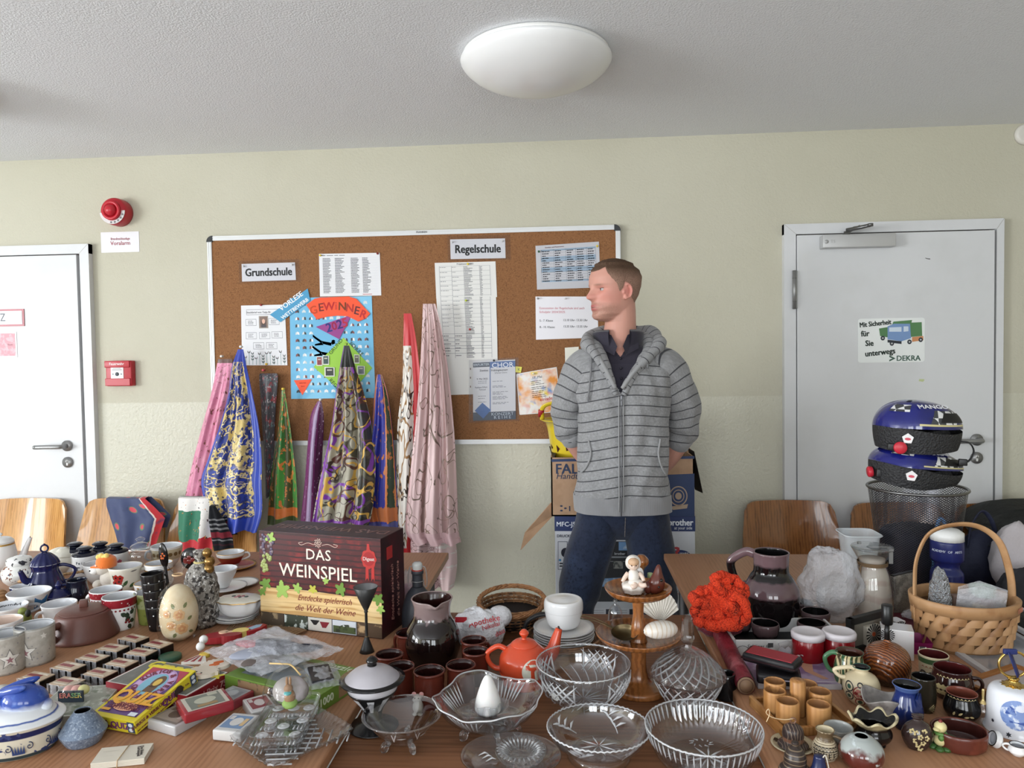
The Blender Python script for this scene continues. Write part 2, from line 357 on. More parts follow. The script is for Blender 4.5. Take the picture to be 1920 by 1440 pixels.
# writing on the left door
yd = WY-.0385
m = MB(); p = aty(-40,597,yd); q = aty(46,597,yd); x0,x1 = q.x-.25,q.x
m.box(((x0+x1)/2,yd-.002,p.z),(.25,.004,.085),0); m.box(((x0+x1)/2,yd-.0045,p.z),(.232,.002,.066),1)
m.text('PUTZ',.055,wallT(x1-.095,p.z,yd-.006),2,'RIGHT',sx=.8)
tag(m.build('door_sign',[C(176,100,108),C(222,226,236),C(70,72,80)]),'red-edged door plate with the letter Z on the left door','sign')
m = MB(); p = aty(32,646,yd); m.box((p.x-.1,yd-.001,p.z),(.2,.001,.128),0); m.box((p.x-.1,yd-.0016,p.z),(.185,.0006,.112),1)
m.text('Raum',.012,wallT(p.x-.02,p.z,yd-.0026),2,'RIGHT')
tag(m.build('door_note',[C(238,225,228),mat('pink_crayon',(232,168,178),.9,pats=[('noise',(240,195,202),60,.45,.6)]),C(165,110,120)]),'pink crayoned paper taped below the plate on the left door','note')
# sticker on the right door
sp = aty(1671,638,yd); st = thing('sticker','white road-safety sticker with a lorry picture on the right door','sticker',(sp.x,yd,sp.z))
sw,sh = .293,.2
def W(u,v): p = aty(u,v,yd); return (p.x-sp.x,p.z-sp.z)
TT = MRO(pi/2,4,'X')
m = MB(); rr = .012; pts = []
for cx,cz,a0 in ((sw/2-rr,sh/2-rr,0),(-sw/2+rr,sh/2-rr,pi/2),(-sw/2+rr,-sh/2+rr,pi),(sw/2-rr,-sh/2+rr,3*pi/2)):
    for k in range(5): a = a0+k*pi/8; pts.append((cx+rr*cos(a),cz+rr*sin(a)))
m.prism(pts,0,.0006,0,TT); m.build('sheet',C(232,235,234),st)
m = MB()
for s_,u,v,sz,rt in (('Mit Sicherheit',1641,607,.031,.09),('für',1622,626,.036,.05),('Sie',1630,644,.036,.03),('unterwegs',1650,661,.036,.1)):
    x,z = W(u,v); m.text(s_,sz,MTR((x,-.0012,z)) @ TT @ MRO(rt,4,'Z'),0,bold=.03,sx=.8 if sz < .034 else .88)
m.build('slogan',C(30,44,40),st)
m = MB(); x,z = W(1703,672); m.text('DEKRA',.034,MTR((x,-.0012,z)) @ TT,0,bold=.02,sx=.98)
x,z = W(1672,672); m.prism([(x-.011,z+.014),(x+.016,z),(x-.011,z-.014),(x-.011,z-.006),(x+.003,z),(x-.011,z+.006)],.0008,.0014,0,TT); m.build('emblem',C(62,92,80),st)
m = MB()
def poly(pp,mi,h=.0010): m.prism([W(*p) for p in pp],.0005,h,mi,TT)
poly([(1648,616),(1672,612),(1672,634),(1650,630)],0); poly([(1675,603),(1710,600),(1708,608),(1672,610)],0,.0012)
poly([(1706,605),(1728,604),(1729,630),(1706,632)],0); poly([(1664,612),(1676,607),(1706,607),(1708,634),(1690,640),(1664,636)],1,.0013)
poly([(1667,614),(1690,613),(1690,622),(1667,622)],2,.0016); poly([(1694,612),(1703,612),(1703,621),(1694,622)],2,.0016)
poly([(1664,637),(1690,640),(1690,645),(1664,642)],4,.0016); poly([(1710,632),(1731,630),(1731,638),(1710,641)],3,.0012)
for u,v in ((1705,641),(1726,637),(1655,634),(1672,644)):
    x,z = W(u,v); m.prism([(x+.0095*cos(a*pi/8),z+.0105*sin(a*pi/8)) for a in range(16)],.0006,.0018,4,TT); m.prism([(x+.004*cos(a*pi/6),z+.004*sin(a*pi/6)) for a in range(12)],.0018,.0021,5,TT)
m.build('lorry_picture',[C(84,128,84),C(120,150,195),C(205,218,232),C(205,140,95),C(45,50,60),C(190,190,190)],st)
m = MB(); p = aty(1728,713,yd); m.prism([(-.013,-.004),(.006,-.007),(.012,.0),(.011,.005),(-.01,.006)],0,.0005,0,MTR((p.x,yd,p.z)) @ TT)
tag(m.build('tape_scrap',C(190,200,150,r=.6)),'torn greenish tape scrap below the sticker on the right door','tape')
m = MB(); p = aty(1739,485,yd); m.prism([(-.01,.002),(0,-.002),(.012,-.004),(.011,0),(.001,.001),(-.009,.004)],0,.0005,0,MTR((p.x,yd,p.z)) @ TT)
tag(m.build('scuff',C(70,66,66)),'small dark chip mark high on the right door','mark')
# ---------------------------------------------------------------- fittings on the wall and the ceiling
s = thing('fire_alarm_siren','round red fire alarm sounder on the wall above the printed sign','alarm',(-2.178,WY,2.192))
RX = MRO(pi/2,4,'X'); M_red = mat('alarm_red',(176,32,46),.35); M_red2 = mat('alarm_red_dome',(190,38,52),.3)
m = MB(); m.solid([(.066,0),(.066,.045),(.060,.062),(.042,.07)],0,40,RX,sub=3); m.build('housing',M_red,s)
m = MB(); m.solid([(.046,.066),(.046,.082),(.034,.084),(.032,.072)],0,36,RX,sub=1); m.ball((0,-.078,0),.027,0,24); m.build('sounder_dome',M_red2,s)
m = MB(); pts = []
for k in range(13): a = -pi*.95+k*pi*.95/12; pts.append((.064*cos(a),.064*sin(a)))
for k in range(13): a = -k*pi*.95/12; pts.append((.048*cos(a),.048*sin(a)))
m.prism(pts,.0655,.0685,0,RX)
for k in range(5): a = -.35-k*.33; m.box((.056*cos(a),-.0692,.056*sin(a)),(.009,.001,.009),1,bev=0)
m.build('label_ring',[C(215,212,212),C(120,116,118)],s)
p = aty(225.5,454,WY); m = MB(); m.box((p.x,WY-.001,p.z),(.196,.002,.1),0); m.text('Brandmeldeanlage',.0165,wallT(p.x+.002,p.z+.016,WY-.0024),1,sx=.82,bold=.008); m.text('Voralarm',.027,wallT(p.x+.002,p.z-.006,WY-.0024),1,bold=.012)
tag(m.build('alarm_sign',[mat('laminated_paper',(226,224,228),.25),C(150,52,70)]),'white laminated sign reading Voralarm under the siren','sign')
p = aty(231,700,WY); s = thing('fire_call_point','square red fire call point box on the wall beside the left door','alarm',(p.x,WY,p.z))
m = MB(); m.box((0,-.019,0),(.132,.038,.125),bev=.006); m.box((-.004,-.041,.046),(.128,.008,.033),bev=.003); m.box((-.004,-.040,-.042),(.128,.006,.036),bev=.002); m.build('housing',M_red,s)
m = MB(); m.box((-.006,-.0392,.0),(.064,.002,.064),0); m.box((-.006,-.0404,.018),(.05,.0008,.004),1); m.box((-.006,-.0404,.025),(.04,.0008,.003),1); m.tube([(-.006,-.039,-.003),(-.006,-.0415,-.003)],.0095,18,2)
for sx in (-1,1): m.prism([(-.006+sx*.015,-.003),(-.006+sx*.024,.002),(-.006+sx*.024,-.008)],.0402,.041,2,RX)
m.build('push_plate',[C(226,226,226),C(120,120,120),C(90,95,100)],s)
m = MB(); m.text('Feuerwehr',.017,wallT(-.004,.047,-.0456),0,bold=.01); m.build('lettering',C(240,225,225),s)
p = aty(1921,253,WY); m = MB(); m.solid([(.046,0),(.046,.012),(.04,.02),(.034,.022)],0,32,RX,sub=2); tag(m.build('wall_detector',C(214,210,202),None,(p.x,WY,p.z)),'round cream detector high on the wall at the right picture edge','detector')
# ceiling lamps
M_opal = mat('opal_glass',(238,238,238),.28,sss=0,coat=.2); M_rim = mat('lamp_white',(232,231,228),.3)
def lamp(x,y,label):
    s = thing('ceiling_lamp',label,'lamp',(x,y,ZC),group='opal dome lamps on the ceiling')
    m = MB(); m.solid([(.236,-.001),(.245,-.004),(.247,-.016),(.24,-.018)],0,72,sub=2); m.build('mounting_plate',M_rim,s)
    m = MB(); pr = [(.244,-.012),(.2525,-.020),(.252,-.029),(.24,-.045),(.212,-.068),(.17,-.089),(.12,-.105),(.06,-.115),(.01,-.118)]
    m.solid(pr,0,72,sub=5); m.build('glass_dome',M_opal,s); return s
lamp(-.087,2.495,'white opal glass dome lamp in the middle of the ceiling')
_p = at(-168,168,2.45); lamp(_p.x,_p.y,'second opal dome lamp just beyond the left picture edge, casting a shadow on the ceiling')
# board
# ================================================================ pin board and what hangs on it
YB = WY-.024                                   # front of the cork
b = thing('pin_board','large cork pin board with aluminium frame and black corners','pin board',(-.734,WY,1.0432))
M_cork = mat('cork',(140,98,66),.9,spec=.15,pats=[('noise',(112,76,50),160,.5,.72),('noise',(164,120,84),210,.55,.75)])
M_alu = mat('anodised_frame',(205,206,206),.38,.35)
hw,hh = .9948,1.02
m = MB(); m.box((0,-.012,hh/2),(hw*2-.03,.022,hh-.03)); m.build('cork_panel',M_cork,b)
m = MB()
for z in (.011,hh-.011):
    m.box((0,-.014,z),(hw*2-.04,.026,.022)); 
    for d in (-.005,.005): m.box((0,-.0275,z+d),(hw*2-.04,.002,.004))
for x in (-hw+.011,hw-.011):
    m.box((x,-.014,hh/2),(.022,.026,hh-.04))
    for d in (-.005,.005): m.box((x+d,-.0275,hh/2),(.004,.002,hh-.04))
m.build('frame',M_alu,b)
for sx in (-1,1):
    for sz in (0,1):
        m = MB(); pts = [(0,0)]+[(-.03*sx*cos(a*pi/16)*-1,(.03 if sz else -.03)*sin(a*pi/16)) for a in range(9)]
        if (sx > 0) != (sz > 0): pts = pts[::-1]
        m.prism(pts,0,.03,0,MTR((sx*(hw-.028),0,hh-.028 if sz else .028)) @ RX); m.build('corner_cap',C(34,36,38),b)
m = MB(); m.text('FRANKEN',.012,MTR((.06,-.0292,hh-.009)) @ RX,0,bold=.01); m.build('frame_print',C(60,60,60),b)
M_paper = mat('paper',(228,228,231),.7,spec=.2); M_ink = C(74,74,80,r=.8); M_ink2 = C(140,142,150,r=.8); M_black = C(22,22,24,r=.6)
M_sleeve = glass('plastic_sleeve',(236,236,238),1.4,.5,.25)
class Sheet:
    """a paper on the board: corners from left-top, right-top, right-bottom, left-bottom"""
    def __init__(s,name,label,cat,q,y=None,mats=None,th=.0006):
        s.y = (y or YB)-.0005; s.P = [aty(u,v,s.y) for u,v in q]; s.o = (s.P[0]+s.P[1]+s.P[2]+s.P[3])/4
        s.q = q; s.r = thing(name,label,cat,s.o); s.th = th
        m = MB(); m.add([p-s.o for p in s.P]+[p-s.o-Vector((0,th,0)) for p in s.P],[(0,1,2,3),(7,6,5,4),(0,4,5,1),(1,5,6,2),(2,6,7,3),(3,7,4,0)],0,False)
        m.build('sheet',mats or M_paper,s.r)
        s.ang = atan2((s.P[1]-s.P[0]).z,(s.P[1]-s.P[0]).x)
    def p(s,a,b_): return s.P[0]*(1-a)*(1-b_)+s.P[1]*a*(1-b_)+s.P[2]*a*b_+s.P[3]*(1-a)*b_-s.o
    def W(s): return (s.P[1]-s.P[0]).length
    def H(s): return (s.P[3]-s.P[0]).length
    def T(s,a,b_,k=1): p = s.p(a,b_); return MTR((p.x,-s.th-.0002*k,p.z)) @ RX @ MRO(s.ang,4,'Z')
    def text(s,m,t,a,b_,h,mi=0,al='CENTER',bold=0.,k=2,sx=1.,sh=0.): m.text(t,h*s.H(),s.T(a,b_,k),mi,al,.0001,bold,sh,sx=sx)
    def bar(s,m,a0,a1,b0,b1,mi=0,k=1):
        vs = [s.p(a0,b0),s.p(a1,b0),s.p(a1,b1),s.p(a0,b1)]
        m.add([(v.x,-s.th-.0002*k,v.z) for v in vs],[(3,2,1,0)],mi,False)
    def lines(s,m,a0,a1,b0,b1,n,mi=0,h=.4,ragged=.5,words=1):
        for k in range(n):
            bb = b0+(b1-b0)*(k+.5)/n; e = (b1-b0)/n*h/2; x = a0; end = a0+(a1-a0)*(1-ragged*random.random())
            while x < end:
                wd = (a1-a0)*random.uniform(.12,.3)/words; s.bar(m,x,min(x+wd,end),bb-e,bb+e,mi); x += wd+(a1-a0)*.04/words
    def pin(s,a,b_,col):
        m = MB(); p = s.p(a,b_); m.solid([(.0045,.001),(.003,.003),(.0025,.007),(.005,.010),(.0048,.0125)],0,14,MTR((p.x,0,p.z)) @ RX,sub=2)
        m.build('push_pin',C(*col,r=.3),s.r)
def sleeve(s,d0,d1,d2,d3):
    m = MB(); vs = [s.p(-d0,-d1),s.p(1+d2,-d1),s.p(1+d2,1+d3),s.p(-d0,1+d3)]
    m.add([(v.x,-s.th-.0012,v.z) for v in vs],[(3,2,1,0)],0,False); m.build('plastic_sleeve',M_sleeve,s.r)
# Grundschule / Regelschule
for txt,q,lab in (('Grundschule',((453,495),(553,492),(555,525),(454,528)),'white heading card reading Grundschule in a clear sleeve'),('Regelschule',((844,449),(947,447),(948,484),(845,486)),'white heading card reading Regelschule in a clear sleeve')):
    s = Sheet('heading_card',lab,'sign',q,mats=C(238,238,242,r=.5)); m = MB(); s.text(m,txt,.5,.52,.62 if txt[0] == 'G' else .58,0,bold=.030,sx=.86); m.build('lettering',M_black,s.r)
    s.pin(.04,.14,(205,205,208)); s.pin(.95,.14,(205,205,208)); sleeve(s,.05,.17,.09,.09)
# class list
s = Sheet('timetable','white printed list above the blue poster','paper',((598,476),(712,474),(715,554),(600,556)))
m = MB(); s.lines(m,.04,.5,.03,.06,1,0)
for a0,a1,r_,n in ((.06,.2,.35,26),(.26,.42,.5,26),(.52,.66,.35,26),(.71,.85,.5,26)): s.lines(m,a0,a1,.1,.93,n,0,.5,r_,2)
s.bar(m,.7,.85,.955,.97,1); 
for k in range(14): s.bar(m,.05,.96,.1+k*.062,.102+k*.062,2)
m.build('print',[M_ink,C(190,110,110),C(200,202,210)],s.r); s.pin(.03,.04,(225,195,60)); s.pin(.97,.02,(130,40,36))
# long project list: three sheets, one above the other
for q,lab,k in ((((815,493),(929,490),(932,557),(818,560)),'top sheet of the long table taped up beside the pink scarf',0),(((818,557),(930,556),(932,615),(822,617)),'middle sheet of the long table taped up beside the pink scarf',1),(((822,613),(932,612),(934,738),(828,741)),'bottom sheet of the long table taped up beside the pink scarf',2)):
    s = Sheet('project_list',lab,'paper',q,YB-.0009*k,mats=C(226,225,222,r=.7)); m = MB(); bot = .95 if k < 2 else .46
    for a in (.07,.27,.47,.73,.9): s.bar(m,a,a+.006,.1 if k == 0 else 0,bot,1)
    for j in range(7 if k < 2 else 6): y_ = .1+(bot-.1)*j/6*random.uniform(.9,1); s.bar(m,.07,.9,y_,y_+.006,1); s.lines(m,.08,.24,y_+.02,y_+.05,1,0); s.lines(m,.28,.4,y_+.02,y_+.05,1,0)
    s.lines(m,.48,.62,.12 if k == 0 else 0,bot,24 if k < 2 else 20,0,.5,.6,2); s.lines(m,.74,.78,.12 if k == 0 else 0,bot,24 if k < 2 else 20,0,.5,.5,1)
    if k == 0: s.text(m,'Projektwoche 2025',.5,.05,.06,0,bold=.02)
    m.build('print',[C(112,112,118,r=.8),C(150,150,155,r=.8)],s.r); s.pin(*((.55,.06),(.5,.12),(.54,.04))[k],((225,200,60),(190,205,50),(170,40,46))[k])
# bell times, meal times
s = Sheet('timetable','printed timetable with pale blue bars at the top right of the board','paper',((1004,461),(1123,453),(1126,539),(1007,543)))
m = MB(); s.text(m,'Stunden- und Pausenzeiten',.3,.055,.04,2,bold=.02)
for b0,b1,mi in ((.1,.14,1),(.27,.38,1),(.51,.62,1),(.8,.84,1)): s.bar(m,.08,.94,b0,b1,mi)
for k in range(12): s.bar(m,.08,.94,.12+k*.062,.124+k*.062,3)
for a in (.08,.28,.47,.63,.8,.94): s.bar(m,a,a+.005,.1,.84,3)
for a in (.1,.3,.49,.65,.82): s.lines(m,a,a+.12,.12,.84,14,0,.42,.5)
m.build('print',[M_ink,C(178,202,222,r=.7),C(110,60,70),C(160,165,175)],s.r); s.pin(.05,.14,(40,90,60)); s.pin(.97,.1,(225,200,70)); sleeve(s,.0,.0,.0,.0)
s = Sheet('notice','white notice of school meal times with red heading, half behind the man','paper',((1004,556),(1120,556),(1122,633),(1005,637)),mats=C(234,232,238,r=.5))
m = MB(); s.text(m,'Essenszeiten der Regelschule sind auch',.06,.27,.072,1,'LEFT',sx=.92); s.text(m,'Schuljahr 2024/2025:',.06,.36,.072,1,'LEFT')
for t_,a,b_ in (('5.- 7. Klasse',.06,.56),('13.10 Uhr- 13.30 Uhr',.44,.56),('8.- 10. Klasse:',.06,.71),('13.35 Uhr- 13.55 Uhr',.44,.71)): s.text(m,t_,a,b_,.07,0,'LEFT',.012,sx=.92)
m.build('print',[C(70,70,76),C(190,70,92)],s.r); s.pin(.48,.05,(225,225,228)); s.pin(.04,.05,(150,150,150))
# concert poster
s = Sheet('concert_poster','choir concert poster in a punched clear sleeve, blue diamond at lower left','poster',((887,678),(966,674),(967,786),(887,789)),YB-.003)
m = MB(); s.bar(m,.0,1,.02,.1,0); s.bar(m,.4,1,.02,.12,1,2); s.text(m,'CHOR',.7,.085,.115,2,'CENTER',.01,3,1.12); s.text(m,'ERFURTER',.2,.06,.055,3,'CENTER',.01,3,1.05)
s.bar(m,.395,.415,.1,.86,1); s.bar(m,0,1,.86,1,0,2); s.text(m,'KONZERT',.69,.902,.072,3,'CENTER',0,4,1.15); s.text(m,'R E I H E',.69,.96,.072,3,'CENTER',0,4,1.1)
pp = [s.p(.04,.83),s.p(.22,.70),s.p(.42,.83),s.p(.24,.97)]; m.add([(v.x,-.0016,v.z) for v in pp],[(3,2,1,0)],1,False)
s.text(m,'Zweites',.36,.16,.045,4,'RIGHT',.02); s.text(m,'Frühlingskonzert',.43,.165,.045,4,'LEFT',.012,sx=.92); s.text(m,'9. Mai 2025',.35,.30,.04,4,'RIGHT',.01); s.text(m,'Rathaus Erfurt',.34,.44,.036,4,'RIGHT',.01); s.text(m,'Festsaal',.3,.48,.036,4,'RIGHT')
s.text(m,'Erfurter Chöre',.66,.21,.034,4)
for b_ in (.34,.42,.44,.52,.54,.56,.6,.62,.64,.70,.72): s.lines(m,.46,.86,b_,b_+.018,1,5,.5,.5)
for b_ in (.33,.36,.58,.62,.68): s.lines(m,.12,.34,b_,b_+.018,1,5,.5,.5)
m.build('print',[C(56,66,82),C(58,98,158),C(235,238,245),C(190,200,210),M_ink,M_ink2],s.r); sleeve(s,.1,.03,.08,.03)
m = MB()
for k in range(6): p = s.p(-.06,.12+k*.15); m.box((p.x,-.0022,p.z),(.004,.0004,.009))
m.build('punch_holes',C(90,62,44),s.r); s.pin(.5,.0,(40,42,44))
m = MB(); p = aty(971,693,YB); m.prism([(-.012,-.012),(.014,-.015),(.02,.012),(-.01,.016)],0,.002,0,MTR((p.x,YB-.0008,p.z)) @ RX); m.text('K',.02,MTR((p.x+.006,YB-.0032,p.z)) @ RX,1)
tag(m.build('flyer',[C(222,214,70),C(60,80,50)]),'small yellow paper corner sticking out right of the concert poster','paper')
# colourful event poster
M_rain = mat('rainbow_print',(238,234,230),.5,co='UV',pats=[('noise',(232,150,60),2.2,.42,.62),('noise',(214,76,70),1.7,.5,.66,1,.4,1.5),('noise',(110,150,205),2.9,.55,.7),('noise',(240,214,90),3.3,.56,.7)])
s = Sheet('event_poster','rainbow coloured poster tilted beside the man behind the yellow basket','poster',((968,701),(1044,688),(1052,772),(974,778)))
m = MB(); g = MB()
for i in range(1): m.add([(p.x,-.0008,p.z) for p in (s.p(0,0),s.p(1,0),s.p(1,1),s.p(0,1))],[(3,2,1,0)],0,False,[(0,1),(1,1),(1,0),(0,0)])
m.build('painted_print',M_rain,s.r)
m = MB()
for a0,b0,a1,b1 in ((.0,.0,.015,1),(.985,0,1,1),(0,0,1,.015),(0,.985,1,1)): s.bar(m,a0,a1,b0,b1,2,3)
s.text(m,'17. Mai',.5,.16,.085,0,'CENTER',.01,3); s.text(m,'einladen',.7,.68,.11,1,'CENTER',.012,3)
for b_ in (.23,.27,.31,.37,.41,.47,.51,.56,.6): s.lines(m,.34,.72,b_,b_+.024,1,0,.5,.4)
m.build('print',[C(80,74,90),C(190,60,60),C(232,232,232)],s.r); s.pin(.42,.06,(230,225,200))
s = Sheet('note','scrap of cream paper peeping out behind the left shoulder of the man','paper',((1059,652),(1085,650),(1086,690),(1060,692)),mats=C(232,230,218))
# profile sheet
s = Sheet('profile_sheet','white profile sheet with small portrait photo and flower border','paper',((452,573),(534,571),(539,685),(454,685)),YB-.001)
m = MB(); s.text(m,'Steckbrief von Tatja Br',.12,.12,.045,0,'LEFT',.008)
def frame(a0,a1,b0,b1,mi=1):
    e = .006
    for q in ((a0,a1,b0,b0+e),(a0,a1,b1-e,b1),(a0,a0+e,b0,b1),(a1-e,a1,b0,b1)): s.bar(m,*q,mi)
frame(.12,.98,.07,.16)
for a0,b0 in ((.1,.23),(.62,.22),(.1,.45),(.4,.45),(.68,.44),(.26,.62),(.55,.62)): frame(a0,a0+.24,b0,b0+.11); s.lines(m,a0+.05,a0+.2,b0+.02,b0+.09,3,0,.35,.4)
s.bar(m,.4,.61,.18,.385,2); s.bar(m,.42,.59,.195,.37,3,2); vs = []
for r_,zc,mi,k in ((.055,.30,4,3),(.036,.27,5,4)): vs = [s.p(.505+r_*cos(a*pi/8),zc+r_*1.1*sin(a*pi/8)) for a in range(16)]; m.add([(v.x,-s.th-.0002*k,v.z) for v in vs],[tuple(range(16))],mi,False)
s.bar(m,.45,.56,.33,.37,6,5)
for k in range(12):
    a = .08+k*.078; h_ = random.uniform(.08,.2); s.bar(m,a,a+.008,.98-h_,.99,7,2); cc = (8,9,7)[k % 3]
    for j in range(3 if cc == 7 else 1):
        for sg in (-1,1): v = [s.p(a,.98-h_+j*.05),s.p(a+sg*.035,.94-h_+j*.05),s.p(a+sg*.02,.985-h_+j*.05)]; m.add([(q.x,-s.th-.0006,q.z) for q in v],[(0,1,2),(2,1,0)],cc,False)
m.build('print',[M_ink,C(110,112,120),C(150,140,130),C(120,96,86),C(70,46,40),C(214,170,150),C(60,50,60),C(70,128,124),C(204,70,76),C(226,190,70)],s.r); s.pin(.47,.0,(150,40,40)); s.pin(.55,.98,(220,180,50))
# blue reading-contest poster with everything stuck on it
s = Sheet('reading_poster','big blue poster dotted with tiny open books','poster',((543,559),(697,555),(704,746),(546,748)),YB-.0005,mats=mat('poster_blue',(104,176,214),.45,pats=[('voro',(126,192,224),3.5,.3,.34)]))
m = MB(); rnd = random.Random(3)
for i in range(11):
    for j in range(13):
        a,b_ = .09+i*.083,.06+j*.072
        if .28 < a < .66 and .26 < b_ < .6: continue
        e = .02; t_ = rnd.random()*.6-.3
        for k,sg in enumerate((-1,1)):
            v = [s.p(a,b_-e*.8),s.p(a+sg*e*1.1,b_-e*.3+t_*e),s.p(a+sg*e*1.2,b_+e*.9),s.p(a,b_+e*.6)]
            m.add([(q.x,-.0012,q.z) for q in v],[(0,1,2,3) if sg < 0 else (3,2,1,0)],rnd.choice((0,1,1,2,3,0)),False)
for ox,oz,tc in ((.38,.43,4),(.37,.535,0)):      # two lying readers
    for pts,mi in ((((0,0),(.16,.04),(.15,.1),(.02,.06)),tc),(((0,.0),(-.10,-.09),(-.12,-.06),(.01,.06)),5),(((-.10,-.09),(-.14,-.13),(-.14,-.08),(-.11,-.06)),2),(((0,.03),(-.11,.06),(-.11,.09),(.03,.08)),5),(((.15,.02),(.2,.0),(.22,.05),(.17,.08)),6),(((.16,-.01),(.2,-.02),(.22,.01),(.17,.03)),2)):
        m.add([(q.x,-.0016,q.z) for q in (s.p(ox+x*.75,oz+z*.5) for x,z in pts)],[(0,1,2,3),(3,2,1,0)],mi,False)
m.build('print',[C(228,230,230),C(206,214,216),C(40,44,52),C(120,60,60),C(206,130,70),C(62,84,114),C(222,180,160)],s.r)
def cutout(name,label,pts,col,y,texts=(),cat='paper',extra=None):
    P = [aty(u,v,y) for u,v in pts]; o = sum(P,Vector())/len(P); r = thing(name,label,cat,o)
    m = MB(); n = len(P); m.add([p-o for p in P]+[p-o-Vector((0,.0008,0)) for p in P],[tuple(range(n)),tuple(range(n,2*n))[::-1]]+[(i,n+i,n+(i+1) % n,(i+1) % n) for i in range(n)],0,False)
    m.build('sheet',C(*col,r=.6),r)
    def T(u,v,rot): p = aty(u,v,y)-o; return MTR((p.x,-.0012,p.z)) @ RX @ MRO(rot,4,'Z')
    if texts or extra:
        m = MB(); mats = []
        for t_,u,v,sz,rot,c_,bo in texts: mats.append(C(*c_,r=.7)); m.text(t_,sz,T(u,v,rot),len(mats)-1,bold=bo,ext=.0002)
        if extra: extra(m,mats,T)
        m.build('lettering',mats,r)
    return r
cutout('title_strip','slanted blue cut-out reading Vorlese Wettbewerb',((506,590),(577,541),(582,564),(526,604)),(72,150,192),YB-.0045,(('VORLESE',546,565,.034,.60,(238,242,245),.02),('WETTBEWERB',553,579,.0245,.60,(238,242,245),.02)))
M2 = C(236,240,244)
arc = [(574,572),(590,560),(600,558),(654,556),(668,560),(694,588),(686,597),(672,603),(652,593),(632,592),(612,594),(594,599)]
cutout('winner_arc','orange cut-out arc with hand-painted capitals on the blue poster',arc,(238,84,44),YB-.006,tuple((ch,u,v,.054,r_,c_,.02) for ch,u,v,r_,c_ in (('G',588,582,.2,(196,70,36)),('E',602,577,.1,(120,46,40)),('W',617,575,.03,(186,40,40)),('i',630,574,0,(200,60,50)),('N',642,575,-.05,(120,60,30)),('N',656,578,-.12,(176,50,44)),('E',669,583,-.25,(96,44,52)),('R',681,590,-.4,(186,46,50)))))
cutout('year_triangle','purple paper triangle with the year painted on it',((592,613),(660,590),(636,636)),(146,62,134),YB-.0045,(('2',617,615,.06,.2,(40,50,120),.02),('0',627,612,.055,.2,(150,30,70),.02),('2',637,609,.06,.2,(50,40,110),.02),('5',647,606,.06,.2,(180,40,60),.02)))
cutout('green_note','green paper diamond with handwriting and small book covers',((644,633),(698,690),(652,744),(588,688)),(150,198,70),YB-.003,(('GRUND',630,650,.026,.85,(60,90,36),.01),('REGEL',628,722,.026,-.85,(60,90,36),.01),('SCHULE',668,654,.024,-.8,(60,90,36),.01)))
for u,v,w_,h_,c_,lab in ((599,677,11,18,(130,44,50),'tiny red book cover card, left of the pair on the green diamond'),(611,675,12,18,(40,70,70),'tiny teal book cover card, right of the pair on the green diamond'),(618,697,19,18,(34,40,34),'tiny dark green book cover card low on the green diamond'),(669,673,10,17,(110,110,96),'tiny grey book cover card upper right on the green diamond'),(677,694,14,17,(120,124,130),'tiny pale book cover card lower right on the green diamond')):
    cutout('book_card',lab,((u-w_/2,v-h_/2),(u+w_/2,v-h_/2+1),(u+w_/2,v+h_/2),(u-w_/2,v+h_/2)),(220,220,214),YB-.007,(),'card',lambda m,mats,T: (mats.append(C(*c_)),m.box((0,0,0),(w_/395*.8,h_/395*.82,.0005),0,T(u,v,0)),mats.append(C(190,186,170)),m.box((0,.008,.0004),(w_/395*.5,.006,.0003),1,T(u,v,0))))
cutout('note_triangle','small orange paper triangle low on the blue poster',((551,713),(585,711),(567,741)),(236,84,48),YB-.003,(('bitte hier',568,718,.009,.05,(150,40,30),0),('lesen',568,724,.009,.05,(150,40,30),0)))
# ---------------------------------------------------------------- scarves pinned to the board
def scarf(name,label,rows,mats,y0,folds=3,amp=.018,ph=0.,mi=0,cat='scarf',pin=None,nu=56,hemz=None,belly=.05,fwd=.0,group='scarves pinned to the board'):
    """rows: (v, left u, right u) down the cloth, in a plane just before the wall; folds run down it and open out"""
    R_ = catmull([(r_[0],r_[1],r_[2]) for r_ in rows],6); P = []
    top = aty((rows[0][1]+rows[0][2])/2,rows[0][0],y0)
    for v,ul,ur in R_: P.append((aty(ul,v,y0),aty(ur,v,y0)))
    n = len(P); zt,zb = P[0][0].z,P[-1][0].z
    def fn(a,b):
        k = min(int(b*(n-1)),n-2); f_ = b*(n-1)-k; l = P[k][0].lerp(P[k+1][0],f_); r_ = P[k][1].lerp(P[k+1][1],f_)
        A = min(1,b*2.2)*amp; w_ = (r_-l).length
        ff = sin(a*folds*2*pi+ph+sin(b*3+ph)*.7)+.35*sin(a*folds*4.7*pi+ph*2+b*2)
        p = l.lerp(r_,a+.02*sin(a*2*pi*folds+ph+1.3)*min(1,b*2)); dy = ff*A*min(1,w_/.12)-belly*sin(min(b*1.3,1)*pi*.5)*.4*(1-(2*a-1)**2)
        dz = -.5*min(1,b)*0+.006*sin(a*folds*2*pi+ph+.6)*(b > .93)
        return Vector((p.x,min(p.y+dy-.012-fwd*b**1.5,WY-.036),p.z+dz))-top
    m = MB(); m.grid(fn,nu,60,mi); th = .0014
    m.grid(lambda a,b: fn(1-a,b)+Vector((0,th,0)),nu,60,mi)
    r = thing(name,label,cat,top,group=group); m.build('cloth',mats,r)
    if pin:
        q = MB(); u,v,col = pin; p = aty(u,v,y0)-top
        q.solid([(.0055,-.004),(.0035,.002),(.003,.008),(.006,.012),(.0058,.015)],0,14,MTR((p.x,.0,p.z)) @ RX,sub=2); q.build('push_pin',C(*col,r=.3),r)
    return r
